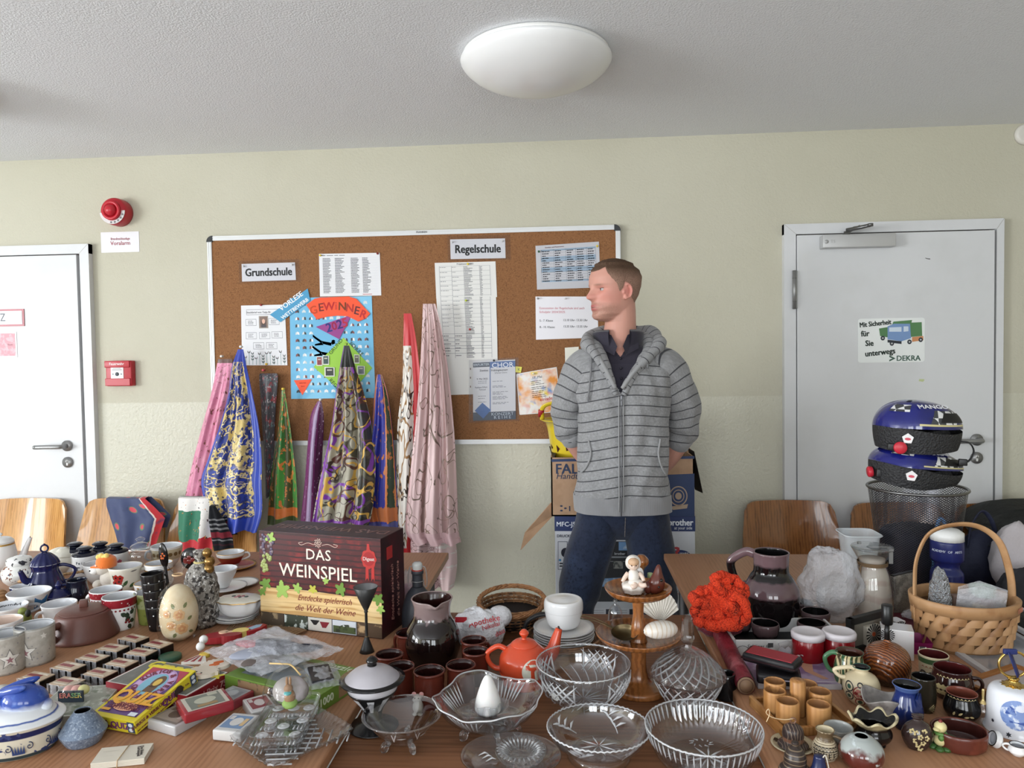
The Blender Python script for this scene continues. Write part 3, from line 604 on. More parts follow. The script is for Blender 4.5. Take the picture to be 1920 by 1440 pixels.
def silk(name,rgb,pats,rough=.38,co='UV',tsc=(1,2.8,1),**k): return mat(name,rgb,rough,sheen=.2,pats=pats,co=co,tsc=tsc,**k)
YS = WY-.065
s1 = silk('pink_print',(208,128,158),[('noise',(224,156,180),4,.45,.65),('noise',(130,76,72),9,.60,.63),('y',(96,66,58),-.01,.06)],sc=(1,1,1))
scarf('scarf','pale pink scarf with brown roses and brown top border, leftmost on the board',[(673,411,437),(700,405,440),(740,395,436),(800,378,425),(870,360,415),(935,347,405)],s1,YS+.01,2,.010,.4,pin=(417,668,(225,220,214)))
s3 = silk('dark_floral',(62,60,66),[('noise',(128,48,56),5,.56,.6),('noise',(196,186,190),11,.62,.65),('noise',(86,110,112),8,.6,.63)])
scarf('scarf','dark grey floral scarf hanging just right of the blue and gold scarf',[(700,489,521),(712,487,522),(780,491,517),(850,496,514),(930,500,510)],s3,YS+.01,1,.008,1,pin=(495,694,(190,70,80)))
s2 = silk('blue_gold_baroque',(36,58,150),[('magic',(28,44,112),3.2,2.5,.5,.54),('noise',(206,182,112),2.6,.56,.58,1),('iso',(206,182,112),4.2,.5,.03,2),('iso',(226,206,150),6.5,.45,.022,2),('noise',(232,214,160),9,.62,.65),('noise',(40,44,84),16,.58,.61),('x',(32,58,160),-.01,.07),('y',(30,52,156),-.01,.10),('y',(32,60,168),.9,1.01),('x',(34,60,160),.86,1.01,.18,4)])
scarf('scarf','large royal blue scarf with gold baroque print, second from the left',[(655,448,458),(690,437,466),(740,432,480),(800,417,495),(860,398,503),(900,389,505),(950,402,509),(985,412,502)],s2,YS-.03,2.5,.018,2.2,fwd=.10,pin=(453,650,(225,224,220)),belly=.09)
s4 = silk('green_border',(66,136,52),[('y',(46,110,44),.2,.6,.3,3),('x',(70,74,34),.03,.25,.06,5),('x',(70,74,34),.58,.8,.1,4),('checker',(66,136,52),0)][:3]+[('y',(206,110,46),.9,.95),('noise',(206,120,54),7,.56,.58),('y',(66,80,34),.952,1.)])
scarf('scarf','green silk scarf with orange and olive border, third from the left',[(730,530,535),(770,526,542),(830,518,552),(900,506,560),(985,501,562)],s4,YS-.01,1.5,.014,.2,pin=(532,729,(220,190,70)))
s5 = silk('plum_print',(108,36,92),[('x',(160,140,172),.36,.62,.1,3),('x',(70,20,58),.7,1.,.1,3),('noise',(176,150,180),12,.63,.66)])
scarf('scarf','narrow plum coloured silk scarf with lilac band between green and beige scarves',[(752,597,604),(780,583,608),(830,577,606),(900,572,602),(990,563,600)],s5,YS-.005,1,.014,1.1,pin=(602,749,(216,212,210)))
s6 = silk('belts_print',(166,160,142),[('x',(36,36,32),.78,1.01,.3,2.5),('iso',(78,74,56),2.6,.56,.022,1),('iso',(120,50,160),2.2,.47,.022,1),('iso',(208,164,70),3.1,.5,.02,1),('iso',(86,46,36),2.7,.42,.022,1),('iso',(60,40,32),4.5,.57,.014,1),('y',(28,30,26),-.01,.16),('y',(128,60,160),.92,.945),('x',(122,56,156),.03,.1,.05,3)])
scarf('scarf','large beige scarf printed with purple and gold straps, hung from the green note',[(648,646,656),(690,638,668),(740,630,684),(800,622,698),(870,608,706),(940,597,704),(990,592,696)],s6,YS-.03,3,.018,.9,fwd=.07,pin=(650,645,(150,180,60)),belly=.07)
s7 = silk('blue_chevron',(30,34,140),[('x',(196,112,50),.72,.98,.05,4),('x',(38,62,40),.77,.93,.1,9),('noise',(190,110,50),8,.6,.62),('x',(180,104,50),.02,.14,.06,5),('y',(186,104,52),.82,.92,.04,4),('y',(74,76,140),.93,1.01)])
scarf('scarf','deep blue scarf with orange chevron border, right of the strap-print scarf',[(702,708,717),(740,703,728),(800,698,736),(870,685,742),(945,672,746),(995,690,748)],s7,YS-.02,2,.014,2.6)
s8 = silk('red_chain',(222,216,208),[('iso',(150,112,70),4,.5,.03,1),('iso',(60,46,40),5,.58,.022,1),('noise',(40,36,36),5,.64,.66),('x',(188,26,34),.58,1.01,.2,3),('y',(190,28,36),-.01,.16),('y',(196,30,40),.84,.93,.05,4)])
scarf('scarf','red and white chain print scarf hung in a loop, left of the pale pink scarf',[(588,758,772),(640,757,782),(720,754,792),(800,744,800),(900,742,800),(960,744,792),(1030,748,775),(1062,770,778)],s8,YS-.015,1.5,.012,.5)
s9 = silk('rose_bridle',(214,184,184),[('x',(150,118,116),.72,.85,.12,3),('x',(160,128,122),.3,.4,.2,3),('iso',(112,92,80),3,.56,.010,1),('iso',(130,104,92),4,.44,.010,1),('noise',(112,92,80),10,.66,.68),('y',(206,172,176),.86,1.0)])
scarf('scarf','long dusty pink fringed scarf hanging lowest at the right end',[(570,794,817),(620,792,829),(700,788,842),(800,780,852),(900,770,858),(985,764,862),(1012,778,868)],s9,YS-.04,3,.018,1.7,belly=.06,fwd=.06)
s10 = silk('rose_bridle_lower',(206,176,178),[('iso',(108,86,78),4,.5,.014,1),('iso',(120,90,84),5,.58,.016,1),('x',(224,196,196),.7,1.),('noise',(232,224,220),4,.58,.62)])
scarf('scarf','pale pink strap print cloth hanging out below the long dusty pink scarf',[(960,775,850),(1010,764,853),(1060,767,855),(1102,790,850)],s10,YS-.025,2,.018,.6)
# ================================================================ pots and their trimmings
class Pot:
    """a turned vessel: u, vb = centre of its foot in the picture on the height z, vt = centre of its rim; radii in picture px"""
    def __init__(s,name,label,cat,u,vb,vt,z,rz=0,group=None,tilt=None):
        p = at(u,vb,z); s.p = p; s.S = SCL(p); s.k = 1/s.S; s.h = aty(u,vt,p.y).z-z
        s.fr = atan2(-p.y,-p.x)-rz; s.root = thing(name,label,cat,p,rz,group,tilt); s.prof = None
    def P(s,prof): return [(r*s.k,f*s.h) for r,f in prof]
    def body(s,prof,mats,t=2.,seg=44,part='body',fn=None,sub=5,mo=0,mn=0,mr=0,floor=None):
        s.prof = catmull(s.P(prof),sub) if sub > 1 else s.P(prof)
        m = MB(); m.vessel(s.P(prof),t*s.k,mo,mn,mr,seg,None,fn,sub,floor); return m.build(part,mats,s.root)
    def solid(s,prof,mats,part='body',seg=44,sub=5,fn=None,keep=True):
        if keep: s.prof = catmull(s.P(prof),sub) if sub > 1 else s.P(prof)
        m = MB(); m.solid(s.P(prof),0,seg,None,fn,sub); return m.build(part,mats,s.root)
    def r(s,z):
        q = s.prof
        for a,b in zip(q,q[1:]):
            if min(a[1],b[1]) <= z <= max(a[1],b[1]) and abs(b[1]-a[1]) > 1e-7: return a[0]+(b[0]-a[0])*(z-a[1])/(b[1]-a[1])
        return q[-1][0] if z > q[-1][1] else q[0][0]
    def handle(s,deg,f1,f0,out,th,mat_,part='handle',flat=1.,up=0.,parent=None):
        """ear handle; deg 0 = right, 180 = left, 90 = away, measured from the viewer; f1, f0 = heights of its two roots"""
        a = s.fr+pi/2+radians(deg); d = Vector((cos(a),sin(a),0)); z1,z0 = f1*s.h,f0*s.h; r1,r0 = s.r(z1),s.r(z0); o = out*s.k
        zm = (z1+z0)/2; pts = [d*(r1*.93)+Vector((0,0,z1)),d*(r1+o*.62)+Vector((0,0,z1+up*s.h)),d*(max(r1,r0)+o)+Vector((0,0,zm+(z1-z0)*.22+up*s.h*.6)),d*(max(r1,r0)+o*.9)+Vector((0,0,zm-(z1-z0)*.15)),d*(r0+o*.4)+Vector((0,0,z0+(z1-z0)*.04)),d*(r0*.93)+Vector((0,0,z0))]
        m = MB(); m.tube(pts,[th*s.k*q for q in (1.05,1,.95,.9,.95,1.1)],12,sub=5,flat=flat); return m.build(part,mat_,parent or s.root)
    def spout(s,deg,f0,f1,out,r0,r1,mat_,bend=0.,part='spout'):
        a = s.fr+pi/2+radians(deg); d = Vector((cos(a),sin(a),0)); z0,z1 = f0*s.h,f1*s.h; b = s.r(z0)
        pts = [d*(b*.8)+Vector((0,0,z0)),d*(b+out*s.k*.35)+Vector((0,0,z0+(z1-z0)*(.25-bend))),d*(b+out*s.k*.7)+Vector((0,0,z0+(z1-z0)*(.65-bend*.5))),d*(b+out*s.k)+Vector((0,0,z1))]
        m = MB(); m.tube(pts,[r0*s.k,(r0*.7+r1*.3)*s.k,(r0*.3+r1*.7)*s.k,r1*s.k],14,sub=5)
        m.tube([pts[-1]+Vector((0,0,.0002))-d*.001,pts[-1]+d*.0012+Vector((0,0,.0006))],[r1*s.k*.7]*2,12,1); return m.build(part,[mat_,C(26,22,22)],s.root)
    def lid(s,f,prof,mats,part='lid',seg=44,sub=5,knob=None,kmat=None,fn=None):
        """lid resting at height fraction f; prof in px: (r, rise)"""
        m = MB(); m.solid([(r*s.k,q*s.k) for r,q in prof],0,seg,None,fn,sub); l = m.build(part,mats,s.root,(0,0,f*s.h))
        if knob: m = MB(); m.solid([(r*s.k,q*s.k) for r,q in knob],0,24,None,None,4); m.build('knob',kmat or mats,l)
        return l
    def wrap(s,m,dx,f,pts,mi=0,eps=.0006):
        """flat motif wound onto the wall: dx px right of the viewer's middle, f height fraction, pts px outline"""
        vs = []; zc = f*s.h
        def P3(x,y):
            z = zc+y*s.k; r = max(s.r(z),.002); a = s.fr+(dx+x)*s.k/r; return ((r+eps)*cos(a),(r+eps)*sin(a),z)
        n = len(pts); cx,cy = sum(p[0] for p in pts)/n,sum(p[1] for p in pts)/n
        vs = [P3(cx,cy)]+[P3(*p) for p in pts]+[P3((p[0]+cx)/2,(p[1]+cy)/2) for p in pts]
        fs = [(0,n+1+i,n+1+(i+1) % n) for i in range(n)]+[(n+1+i,1+i,1+(i+1) % n,n+1+(i+1) % n) for i in range(n)]
        m.add(vs,fs,mi,False); return m
    def flower(s,m,dx,f,r,mp,mc,n=5,eps=.0006):
        for k in range(n): a = 2*pi*k/n+.3; s.wrap(m,dx,f,[(r*.55*cos(a)+r*.5*cos(b*pi/4),r*.55*sin(a)+r*.5*sin(b*pi/4)) for b in range(8)],mp,eps+k*.00004)
        s.wrap(m,dx,f,[(r*.35*cos(b*pi/4),r*.35*sin(b*pi/4)) for b in range(8)],mc,eps+.0004)
    def leaf(s,m,dx,f,l,a,mi,w=.35,eps=.0005): s.wrap(m,dx,f,[(cos(a)*x*l-sin(a)*y*l*w,sin(a)*x*l+cos(a)*y*l*w) for x,y in ((0,0),(.3,.7),(.7,.6),(1,0),(.7,-.6),(.3,-.7))],mi,eps)
    def band(s,m,f0,f1,mi=0,seg=44,eps=.0005):
        q = [(s.r(z)+eps,z) for z in (s.h*(f0+(f1-f0)*k/6) for k in range(7))]; return m.lathe(q,seg,mi,cap=False)
    def T(s,dx,f,eps=.0012,rot=0):
        z = f*s.h; r = s.r(z); a = s.fr+dx*s.k/r; return MTR(((r+eps)*cos(a),(r+eps)*sin(a),z)) @ MRO(a+pi/2,4,'Z') @ RX @ MRO(rot,4,'Z')
    def label3(s,m,txt,dx,f,size,mi=0,bold=.01):
        """lettering bent round the wall, letter by letter"""
        w_ = size*.62; x0 = -w_*(len(txt)-1)/2
        for k,ch in enumerate(txt):
            if ch != ' ': m.text(ch,size*s.k,s.T(dx+x0+k*w_,f,.0005),mi,bold=bold)
WHITE = mat('white_china',(228,228,228),.16); CREAM = mat('cream_china',(226,222,208),.2); INNER = mat('white_glaze_inside',(214,216,220),.2)
GOLD = mat('gold_trim',(190,150,84),.3,.8); COBALT = mat('cobalt_glaze',(24,28,74),.1); BLACKG = mat('black_glaze',(18,17,18),.12)
def ell(cx,cy,rx,ry,n=14): return [(cx+rx*cos(2*pi*k/n),cy+ry*sin(2*pi*k/n)) for k in range(n)]
def star(r,r2,n=5,a0=pi/2): return [((r if k % 2 == 0 else r2)*cos(a0+pi*k/n),(r if k % 2 == 0 else r2)*sin(a0+pi*k/n)) for k in range(2*n)]
# ---------------------------------------------------------------- tables and chairs
M_beech = mat('beech_laminate',(166,120,88),.45,spec=.4,pats=[('wave',(150,106,76),9,7,.35,.9,'X',2.),('noise',(174,130,98),3,.4,.7)],sc=(3,.35,1))
M_beech2 = mat('dark_beech_laminate',(116,76,50),.5,spec=.35,pats=[('wave',(98,62,38),5,8,.35,.9,'Y',2.),('noise',(126,84,56),3,.4,.7)],sc=(.35,4,1))
M_edge = mat('beech_edge',(140,104,78),.45); M_leg = mat('table_steel',(90,90,92),.4,.8)
def table(label,x0,x1,y0,y1,z,mt):
    t = thing('table',label,'table',((x0+x1)/2,(y0+y1)/2,0),group='tables pushed together'); hx,hy = (x1-x0)/2,(y1-y0)/2
    m = MB(); m.box((0,0,z-.012),(2*hx,2*hy,.024),0,bev=.0035); m.build('table_top',mt,t)
    m = MB()
    for sy in (-1,1): m.box((0,sy*(hy-.06),z-.05),(2*hx-.16,.025,.05))
    for sx in (-1,1): m.box((sx*(hx-.07),0,z-.05),(.025,2*hy-.12,.05))
    m.build('apron',M_leg,t)
    for sx in (-1,1):
        for sy in (-1,1): m = MB(); m.tube([(sx*(hx-.06),sy*(hy-.06),0),(sx*(hx-.06),sy*(hy-.06),z-.024)],.017,12); m.build('leg',M_leg,t)
table('light beech table on the left, under the mugs and quiz boxes',-2.1,-.434,1.06,2.62,TL,M_beech)
table('darker middle table, under the crystal bowls and brown jug',-.4336,.3396,1.06,2.06,TM,M_beech2)
table('beech table on the right, under the mesh bin and small pottery',.340,1.75,1.06,2.62,TR,M_beech)
M_ply = mat('oak_veneer',(196,142,78),.22,pats=[('wave',(168,116,58),4,4,.3,.9,'X',3.),('noise',(206,154,90),6,.4,.7)],sc=(6,6,.7),coat=.4)
M_ply_shade = mat('shaded_oak_veneer',(140,88,44),.22,pats=[('wave',(108,64,30),4,4,.3,.9,'X',3.),('noise',(152,98,52),6,.4,.7)],sc=(6,6,.7),coat=.4)  # oak veneer darkened: shade of the backlit chairs put into the colour
def chair(label,x,zt=.81,mt=M_ply,group='wooden stacking chairs along the wall',yb=3.33,w_=.20):
    c_ = thing('chair',label,'chair',(x,yb,0),0,group)
    def shell(a,b):                 # backrest: curved ply, wider below
        hw_ = w_*(1.0+.13*(1-b)); z = .52+b*(zt-.52); q = (2*a-1)
        t = max(0,abs(q)-.72)/.28; zz = z-(1-sqrt(max(0,1-t*t)))*.045*max(0,(b-.35)/.65)
        return Vector((q*hw_,.05*(1-q*q)-.02+.06*b,zz))
    m = MB(); m.grid(shell,22,16); m.grid(lambda a,b: shell(1-a,b)+Vector((0,.013,0)),22,16)
    rim = [shell(a/22,1) for a in range(23)]; m.add([p for p in rim]+[p+Vector((0,.013,0)) for p in rim],[(i,i+1,24+i,23+i) for i in range(22)])
    for e in (0,1): rm = [shell(e,b/16) for b in range(17)]; m.add(rm+[p+Vector((0,.013,0)) for p in rm],[(i,i+1,18+i,17+i) for i in range(16)])
    m.build('backrest',mt,c_)
    m = MB(); m.box((0,-.2,.445),(.42,.40,.014),bev=.005); m.build('seat',mt,c_)
    for sx in (-1,1):
        m = MB(); m.tube([(sx*.19,-.37,0),(sx*.17,-.33,.43),(sx*.17,-.05,.435)],.011,10); m.build('leg',M_leg,c_)
        m = MB(); m.tube([(sx*.19,.05,0),(sx*.17,-.02,.43),(sx*.165,.036,.60)],.011,10); m.build('leg',M_leg,c_)
    return c_
for lab,u,v,mt in (('bare light oak chair in front of the left door',47,938,M_ply),('light oak chair with a navy floral headscarf over its back',231,937,M_ply),('light oak chair hung with the white and green headscarf',401,937,M_ply),('oak chair coloured as backlit, right of the man beside the tall dark jug',1481,942,M_ply_shade),('oak chair coloured as backlit, behind the mesh bin',1684,946,M_ply_shade),('chair coloured as backlit, carrying the black jacket at the right edge',1882,948,M_ply_shade)):
    p = aty(u,v,3.37); chair(lab,p.x,p.z,mt,yb=3.335)
# ================================================================ left table, the crockery
Z = TL
q = Pot('coffee_pot','tall white coffee pot with gold bands, cut by the left picture edge','coffee pot',3,1068,1016,Z)
q.body([(17,0),(24,.2),(26,.5),(23,.85),(21,1)],WHITE); q.spout(0,.25,1.02,22,8,3.5,WHITE,.1); q.handle(180,.85,.3,18,3,WHITE)
l = q.lid(1,[(21.5,-.5),(22,1),(16,7),(5,10)],WHITE,knob=[(2,9),(1.6,12),(4,14),(1.5,17)]); m = MB(); q.band(m,.9,.96); m.build('gold_band',GOLD,q.root)
q = Pot('ginger_jar','round white lidded jar with rust and grey scroll pattern at left back','jar',38,1094,1057,Z)
q.body([(20,0),(29,.3),(30.5,.62),(24,.92),(19,1)],[mat('ginger_jar',(226,226,222),.2,pats=[('noise',(120,76,60),60,.56,.6),('z',(226,226,222),-.01,.018),('noise',(60,66,90),40,.62,.65)])])
q.lid(1,[(21,-.5),(21.5,5),(19,11),(8,15)],mat('ginger_lid',(226,226,224),.2,pats=[('noise',(60,60,64),50,.58,.61)]))
q = Pot('coffee_pot','small cobalt blue ribbed pot with loop-topped lid','coffee pot',86,1108,1057,Z)
rib = lambda r,a,z: (r*(1+.025*cos(14*a))*cos(a),r*(1+.025*cos(14*a))*sin(a),z)
q.body([(32,0),(34,.18),(27,.55),(22,.8),(24,1)],COBALT,fn=rib,seg=84); q.spout(200,.45,.92,12,7,4,COBALT,.05); q.handle(-10,.9,.3,16,3,COBALT)
l = q.lid(1,[(24.5,-.5),(24,2),(20,10),(11,19),(4,22)],COBALT,fn=rib,seg=84)
m = MB(); k_ = q.k; m.tube([(6*k_*cos(a*pi/8),0,(29+6.5*sin(a*pi/8))*k_) for a in range(16)],1.7*k_,8,closed=True,T=MRO(q.fr+pi/2,4,'Z')); m.ball((0,0,36.5*k_),2*k_); m.build('loop_knob',COBALT,l)
m = MB(); m.lathe([(24.7*k_,.2*k_),(24.9*k_,1.2*k_)],60,cap=False); m.build('silver_line',C(190,190,200,r=.2),l)
q = Pot('jar','plain off-white heart-shaped lidded jar behind the cobalt pot','jar',116,1072,1042,Z)
hrt = lambda r,a,z: (r*cos(a)*1.12,r*sin(a)*.9,z-(.12*r*exp(-(cos(a)/.25)**2) if z > .02 else 0))
q.body([(13,0),(21,.4),(22,.8),(21,1)],CREAM,fn=hrt); q.lid(1,[(22,0),(22,3),(19,10),(9,15),(2,15.5)],CREAM,fn=hrt)
NAVYL = mat('navy_lid',(22,24,40),.14)
for k,(u,vb,vt,lab,txt) in enumerate(((142,1068,1032,'white storage jar with navy lid, far left of the four',''),(189,1069,1031,'white storage jar with navy lid, third from left of the four',''),(160,1079,1040,'white storage jar lettered Tee with navy lid, front of the four','Tee'),(219,1073,1034,'white storage jar with navy lid and green sprig, rightmost of the four',''))):
    q = Pot('storage_jar',lab,'jar',u,vb,vt,Z,group='white storage jars with navy lids')
    q.body([(19,0),(21,.1),(21,.9),(19.5,1)],WHITE); q.lid(1,[(20.5,-.5),(21,2),(17,5),(10,7)],NAVYL,knob=[(9,6),(8.5,8),(13,11),(13,13),(9,15)])
    m = MB()
    if txt: q.label3(m,'Tee',-3,.38,17,0,.02); q.label3(m,'Feiner',-3,.72,7,0)
    elif k == 3: q.leaf(m,6,.4,9,.5,1); q.leaf(m,6,.4,9,2.4,1); q.flower(m,5,.62,4,2,2)
    if len(m.v): m.build('decoration',[C(50,54,70),C(70,110,60),C(190,90,110)],q.root)
GLJ = glass('jar_glass',(246,248,250),1.5,1.6)
q = Pot('glass_jar','clear glass bonbon jar with domed glass lid before the navy scarf','jar',265,1078,1028,Z)
q.body([(17,0),(20,.1),(20,.75),(16,.9),(17,1)],GLJ,t=1.5); q.lid(1,[(18,-.5),(18.5,2),(15,7),(6,11)],GLJ,knob=[(4,10),(3,12),(8,16),(8,18),(3,21)])
q = Pot('cup','large white cup with a gold medallion band at the back','cup',313,1061,1023,Z)
q.body([(14,0),(22,.3),(27,.75),(28,1)],[WHITE,INNER],mn=1); q.handle(180,.8,.3,8,2.2,WHITE); m = MB(); q.band(m,.42,.93,0); [q.wrap(m,-24+k*10,.68,star(4,4,4,pi/4),1,.0009) for k in range(6)]; q.band(m,.985,1.0,2)
m.build('pattern_band',[mat('medallion_band',(196,184,156),.3),C(120,96,60),GOLD],q.root)
q = Pot('bowl','small white bowl behind the orange-capped toy','bowl',186,1092,1056,Z); q.body([(13,0),(20,.3),(26,.85),(27,1)],[WHITE,INNER],mn=1)
# plush with orange cap
p = at(203,1103,Z); k_ = 1/SCL(p); t = thing('plush_toy','small white plush toy in an orange cap with yellow tuft','plush toy',p); FL = mat('white_plush',(224,216,204),.95,sheen=.6,bump=(400,.6,.003)); OR = mat('orange_felt',(226,116,40),.9,sheen=.5)
m = MB(); m.ball((4*k_,0,20*k_),17*k_,rz=19*k_); m.ball((-18*k_,-2*k_,8*k_),10*k_,rz=8*k_); m.ball((8*k_,-8*k_,7*k_),10*k_,rz=7*k_); m.ball((-6*k_,-6*k_,40*k_),15*k_,rz=13*k_); m.build('body',FL,t)
m = MB(); m.ball((-15*k_,-14*k_,38*k_),10*k_,rz=8*k_,ry=9*k_); m.build('muzzle',C(236,234,230,r=.9),t)
m = MB(); m.solid([(17*k_,42*k_),(18*k_,48*k_),(16*k_,58*k_),(8*k_,64*k_)],0,24,Tm((0,-3*k_,0))); m.box((-8*k_,-14*k_,45*k_),(24*k_,14*k_,3*k_),bev=.8*k_); m.build('cap',OR,t)
m = MB(); [m.ball((-10*k_+j*5*k_,-10*k_,62*k_+(j % 2)*2*k_),5*k_) for j in range(4)]; m.build('tuft',C(240,206,120,r=.9),t)
m = MB(); m.ball((-8*k_,-18.5*k_,46*k_),1.8*k_); m.build('eye',BLACKG,t); m = MB(); m.ball((-20*k_,-22*k_,39*k_),1.6*k_); m.build('nose',BLACKG,t)
q = Pot('mug','tall white mug with red poppies, handle to the right','mug',236,1102,1061,Z)
q.body([(22,0),(25,.2),(25,.6),(29.5,1)],[CREAM,INNER],mn=1); q.handle(0,.75,.25,11,3,CREAM); m = MB(); [q.leaf(m,dx,f,12,a,1) for dx,f,a in ((-16,.3,1.2),(-14,.2,.2),(-4,.25,.9),(6,.15,.7),(-18,.5,2.2))]
[q.flower(m,dx,f,6,0,2) for dx,f in ((-17,.62),(-11,.45),(-18,.38),(-9,.6))]; q.leaf(m,8,.86,14,.1,3,.15); m.build('decoration',[C(176,46,40),C(60,92,56),C(70,30,30),C(120,116,110)],q.root)
q = Pot('sugar_bowl','white lidless sugar bowl with gold rim and violet flowers','sugar bowl',299,1097,1055,Z)
q.body([(20,0),(24,.15),(24,.7),(25,1)],[WHITE,INNER,GOLD],mn=1,mr=2); m = MB(); q.band(m,.7,.78,0); q.flower(m,-14,.36,4,1,2); q.flower(m,-6,.3,3.5,1,2); q.leaf(m,-12,.25,9,.5,3); m.build('decoration',[GOLD,C(130,80,130),C(220,190,90),C(90,110,80)],q.root)
p = at(302,1101,Z); m = MB(); k_ = 1/SCL(p)
q = Pot('tea_light_cup','low oval white dish with gold dashed rim before the sugar bowl','dish',279,1117,1092,Z); q.body([(17,0),(22,.4),(25.5,1)],[WHITE,INNER,GOLD],mn=1,mr=2); m = MB()
[q.wrap(m,-22+j*9,.8,[(0,-1.5),(5,-1.5),(5,1.5),(0,1.5)],0) for j in range(6)]; m.build('gold_dashes',GOLD,q.root)
# wooden spoons
def spoon(name,label,p0,p1,z0,z1,r0,bowl,mt,zt=Z,rb=None):
    a,b = at(*p0,zt+z0),at(*p1,zt+z1); k_ = 1/SCL(a); d = b-a; t = thing(name,label,'spoon',a); m = MB()
    m.tube([(0,0,0),d*.5,d*.86],[r0*k_,r0*k_*.9,r0*k_*1.1],12); m.build('handle',mt,t)
    m = MB(); R3 = d.normalized().to_track_quat('X','Z').to_matrix(); m.ball(d*.86+d.normalized()*bowl*k_*.8,bowl*k_,ry=bowl*k_*(rb or .7),rz=bowl*k_*.35,rot=R3); m.build('bowl',mt,t); return t
M_lw = mat('pale_wood',(196,160,118),.55,pats=[('wave',(180,142,100),30,5,.4,.8,'X')])
spoon('wooden_spoon','pale wooden spoon lying across the crockery behind the cobalt pot',(172,1069),(42,1088),.035,.02,2.6,14,M_lw)
t = thing('rolling_pin','wooden rolling pin end at the left picture edge','rolling pin',at(-8,1127,Z)); k_ = 1/SCL(t.location); m = MB(); m.solid([(10*k_,-60*k_),(12.5*k_,-50*k_),(12.5*k_,15*k_),(11*k_,22*k_)],0,28,Tm((0,0,12.8*k_),ry=pi/2,rz=-.5)); m.build('roller',mat('ringed_wood',(176,138,98),.5,pats=[('rings',(146,108,72),60,2,.4,.8)]),t)
q = Pot('creamer','small blackish blue cream jug beside the plush toy','cream jug',145,1124,1087,Z)
q.body([(15,0),(20,.3),(17,.75),(18,1)],mat('midnight_glaze',(20,24,42),.1,pats=[('noise',(60,76,120),70,.66,.7)])); q.handle(170,.8,.25,9,2.2,COBALT)
q = Pot('sugar_bowl','cobalt blue lidded sugar bowl with pierced knob beside the cobalt pot','sugar bowl',111,1132,1117,Z)
q.body([(15,0),(20,.5),(20.5,1)],COBALT); l = q.lid(1,[(21,-.5),(20.5,2),(15,9),(7,14)],COBALT,knob=[(3,13),(5,17),(6,21),(3,26),(1,29)]); m = MB(); m.lathe([(20.9*q.k,.5*q.k),(21.2*q.k,1.2*q.k)],50,cap=False); m.build('silver_line',C(190,190,200,r=.2),l)
q = Pot('bowl','low cobalt bowl with white inside left of the cobalt pot','bowl',40,1122,1099,Z); q.body([(11,0),(16,.4),(18.5,1)],[COBALT,INNER,WHITE],mn=1,mr=2)
q = Pot('cup','white cup with broad blue panel on its right side','cup',56,1140,1109,Z)
q.body([(25,0),(29,.3),(33,.7),(37,1)],[WHITE,INNER],mn=1); m = MB(); q.wrap(m,18,.45,[(-12,-12),(14,-12),(15,12),(-10,12)],0); m.build('blue_panel',C(60,120,176),q.root)
q = Pot('cup','white cup with black handwriting inside its rim, left edge','cup',14,1162,1136,Z); q.body([(22,0),(28,.35),(35,1)],[WHITE,INNER],mn=1); q.handle(5,.75,.2,20,3,mat('grey_china',(150,154,160),.2))
m = MB()
for j,ch in enumerate('Schutzengel'): a = q.fr+pi-.75+j*.14; r_ = q.r(q.h*.78)-.0045; m.text(ch,9*q.k,MTR((r_*cos(a),r_*sin(a),q.h*.72)) @ MRO(a-pi/2,4,'Z') @ RX,0,bold=.01,shear=.3)
m.build('lettering',C(40,40,46),q.root)
q = Pot('cup','white cup with pinkish inside behind the grey star mugs','cup',5,1203,1163,Z); q.body([(26,0),(31,.3),(34,1)],[WHITE,mat('blush_glaze',(222,200,186),.2)],mn=1)
p = at(49,1180,Z); t = thing('toy_bird','tiny green and yellow toy bird between the star mugs and the cups','figurine',p); k_ = 1/SCL(p); m = MB(); m.ball((0,0,19*k_),10*k_,rz=18*k_); m.ball((-4*k_,-2*k_,34*k_),8*k_); m.build('body',C(120,130,60,r=.6),t); m = MB(); m.ball((8*k_,-4*k_,32*k_),5*k_,rz=7*k_); m.build('wing',C(40,44,40,r=.6),t)
SM = mat('star_mug_grey',(178,175,168),.3,pats=[('noise',(164,160,152),60,.4,.6),('voro',(140,138,140),95,.16,.2)])
for u,vb,vt,lab,hd in ((67,1239,1172,'grey mug printed with stars, the whole one in front of the teapot',20),(12,1256,1188,'grey mug printed with stars, cut by the left picture edge',150)):
    q = Pot('mug',lab,'mug',u,vb,vt,Z,group='grey star mugs'); q.body([(31,0),(32,.08),(33,.95),(33,1)],[SM,INNER,WHITE],mn=1,mr=2,sub=3)
    m = MB(); q.wrap(m,(-16,6)[u < 40],.42,star(20,9),0,.0005); q.wrap(m,(-16,6)[u < 40],.42,star(17,7.5),1,.0009); q.wrap(m,(-16,6)[u < 40],.4,star(7,3),2,.0013); q.wrap(m,(14,-20)[u < 40],.8,star(6,3),1,.0006); m.build('star_print',[C(120,118,116),C(214,212,206),C(150,110,116)],q.root); q.handle(150 if u > 40 else 170,.78,.22,15,4,SM)
q = Pot('mug','white mug half hidden behind the brown teapot','mug',112,1163,1131,Z); q.body([(24,0),(27,.35),(28,.7),(30,1)],[WHITE,INNER],mn=1); q.handle(200,.7,.2,11,3,WHITE)
TC = mat('brown_clay',(104,66,58),.42,pats=[('noise',(94,58,50),8,.4,.7)])
q = Pot('teapot','broad matt brown clay teapot with square lid knob','teapot',159,1192,1144,Z)
q.body([(56,0),(60,.08),(56,.4),(48,.85),(45,.97),(40,1)],TC,seg=60,sub=4); q.handle(215,.72,.25,14,6.5,TC); q.spout(40,.35,.95,16,12,7,TC)
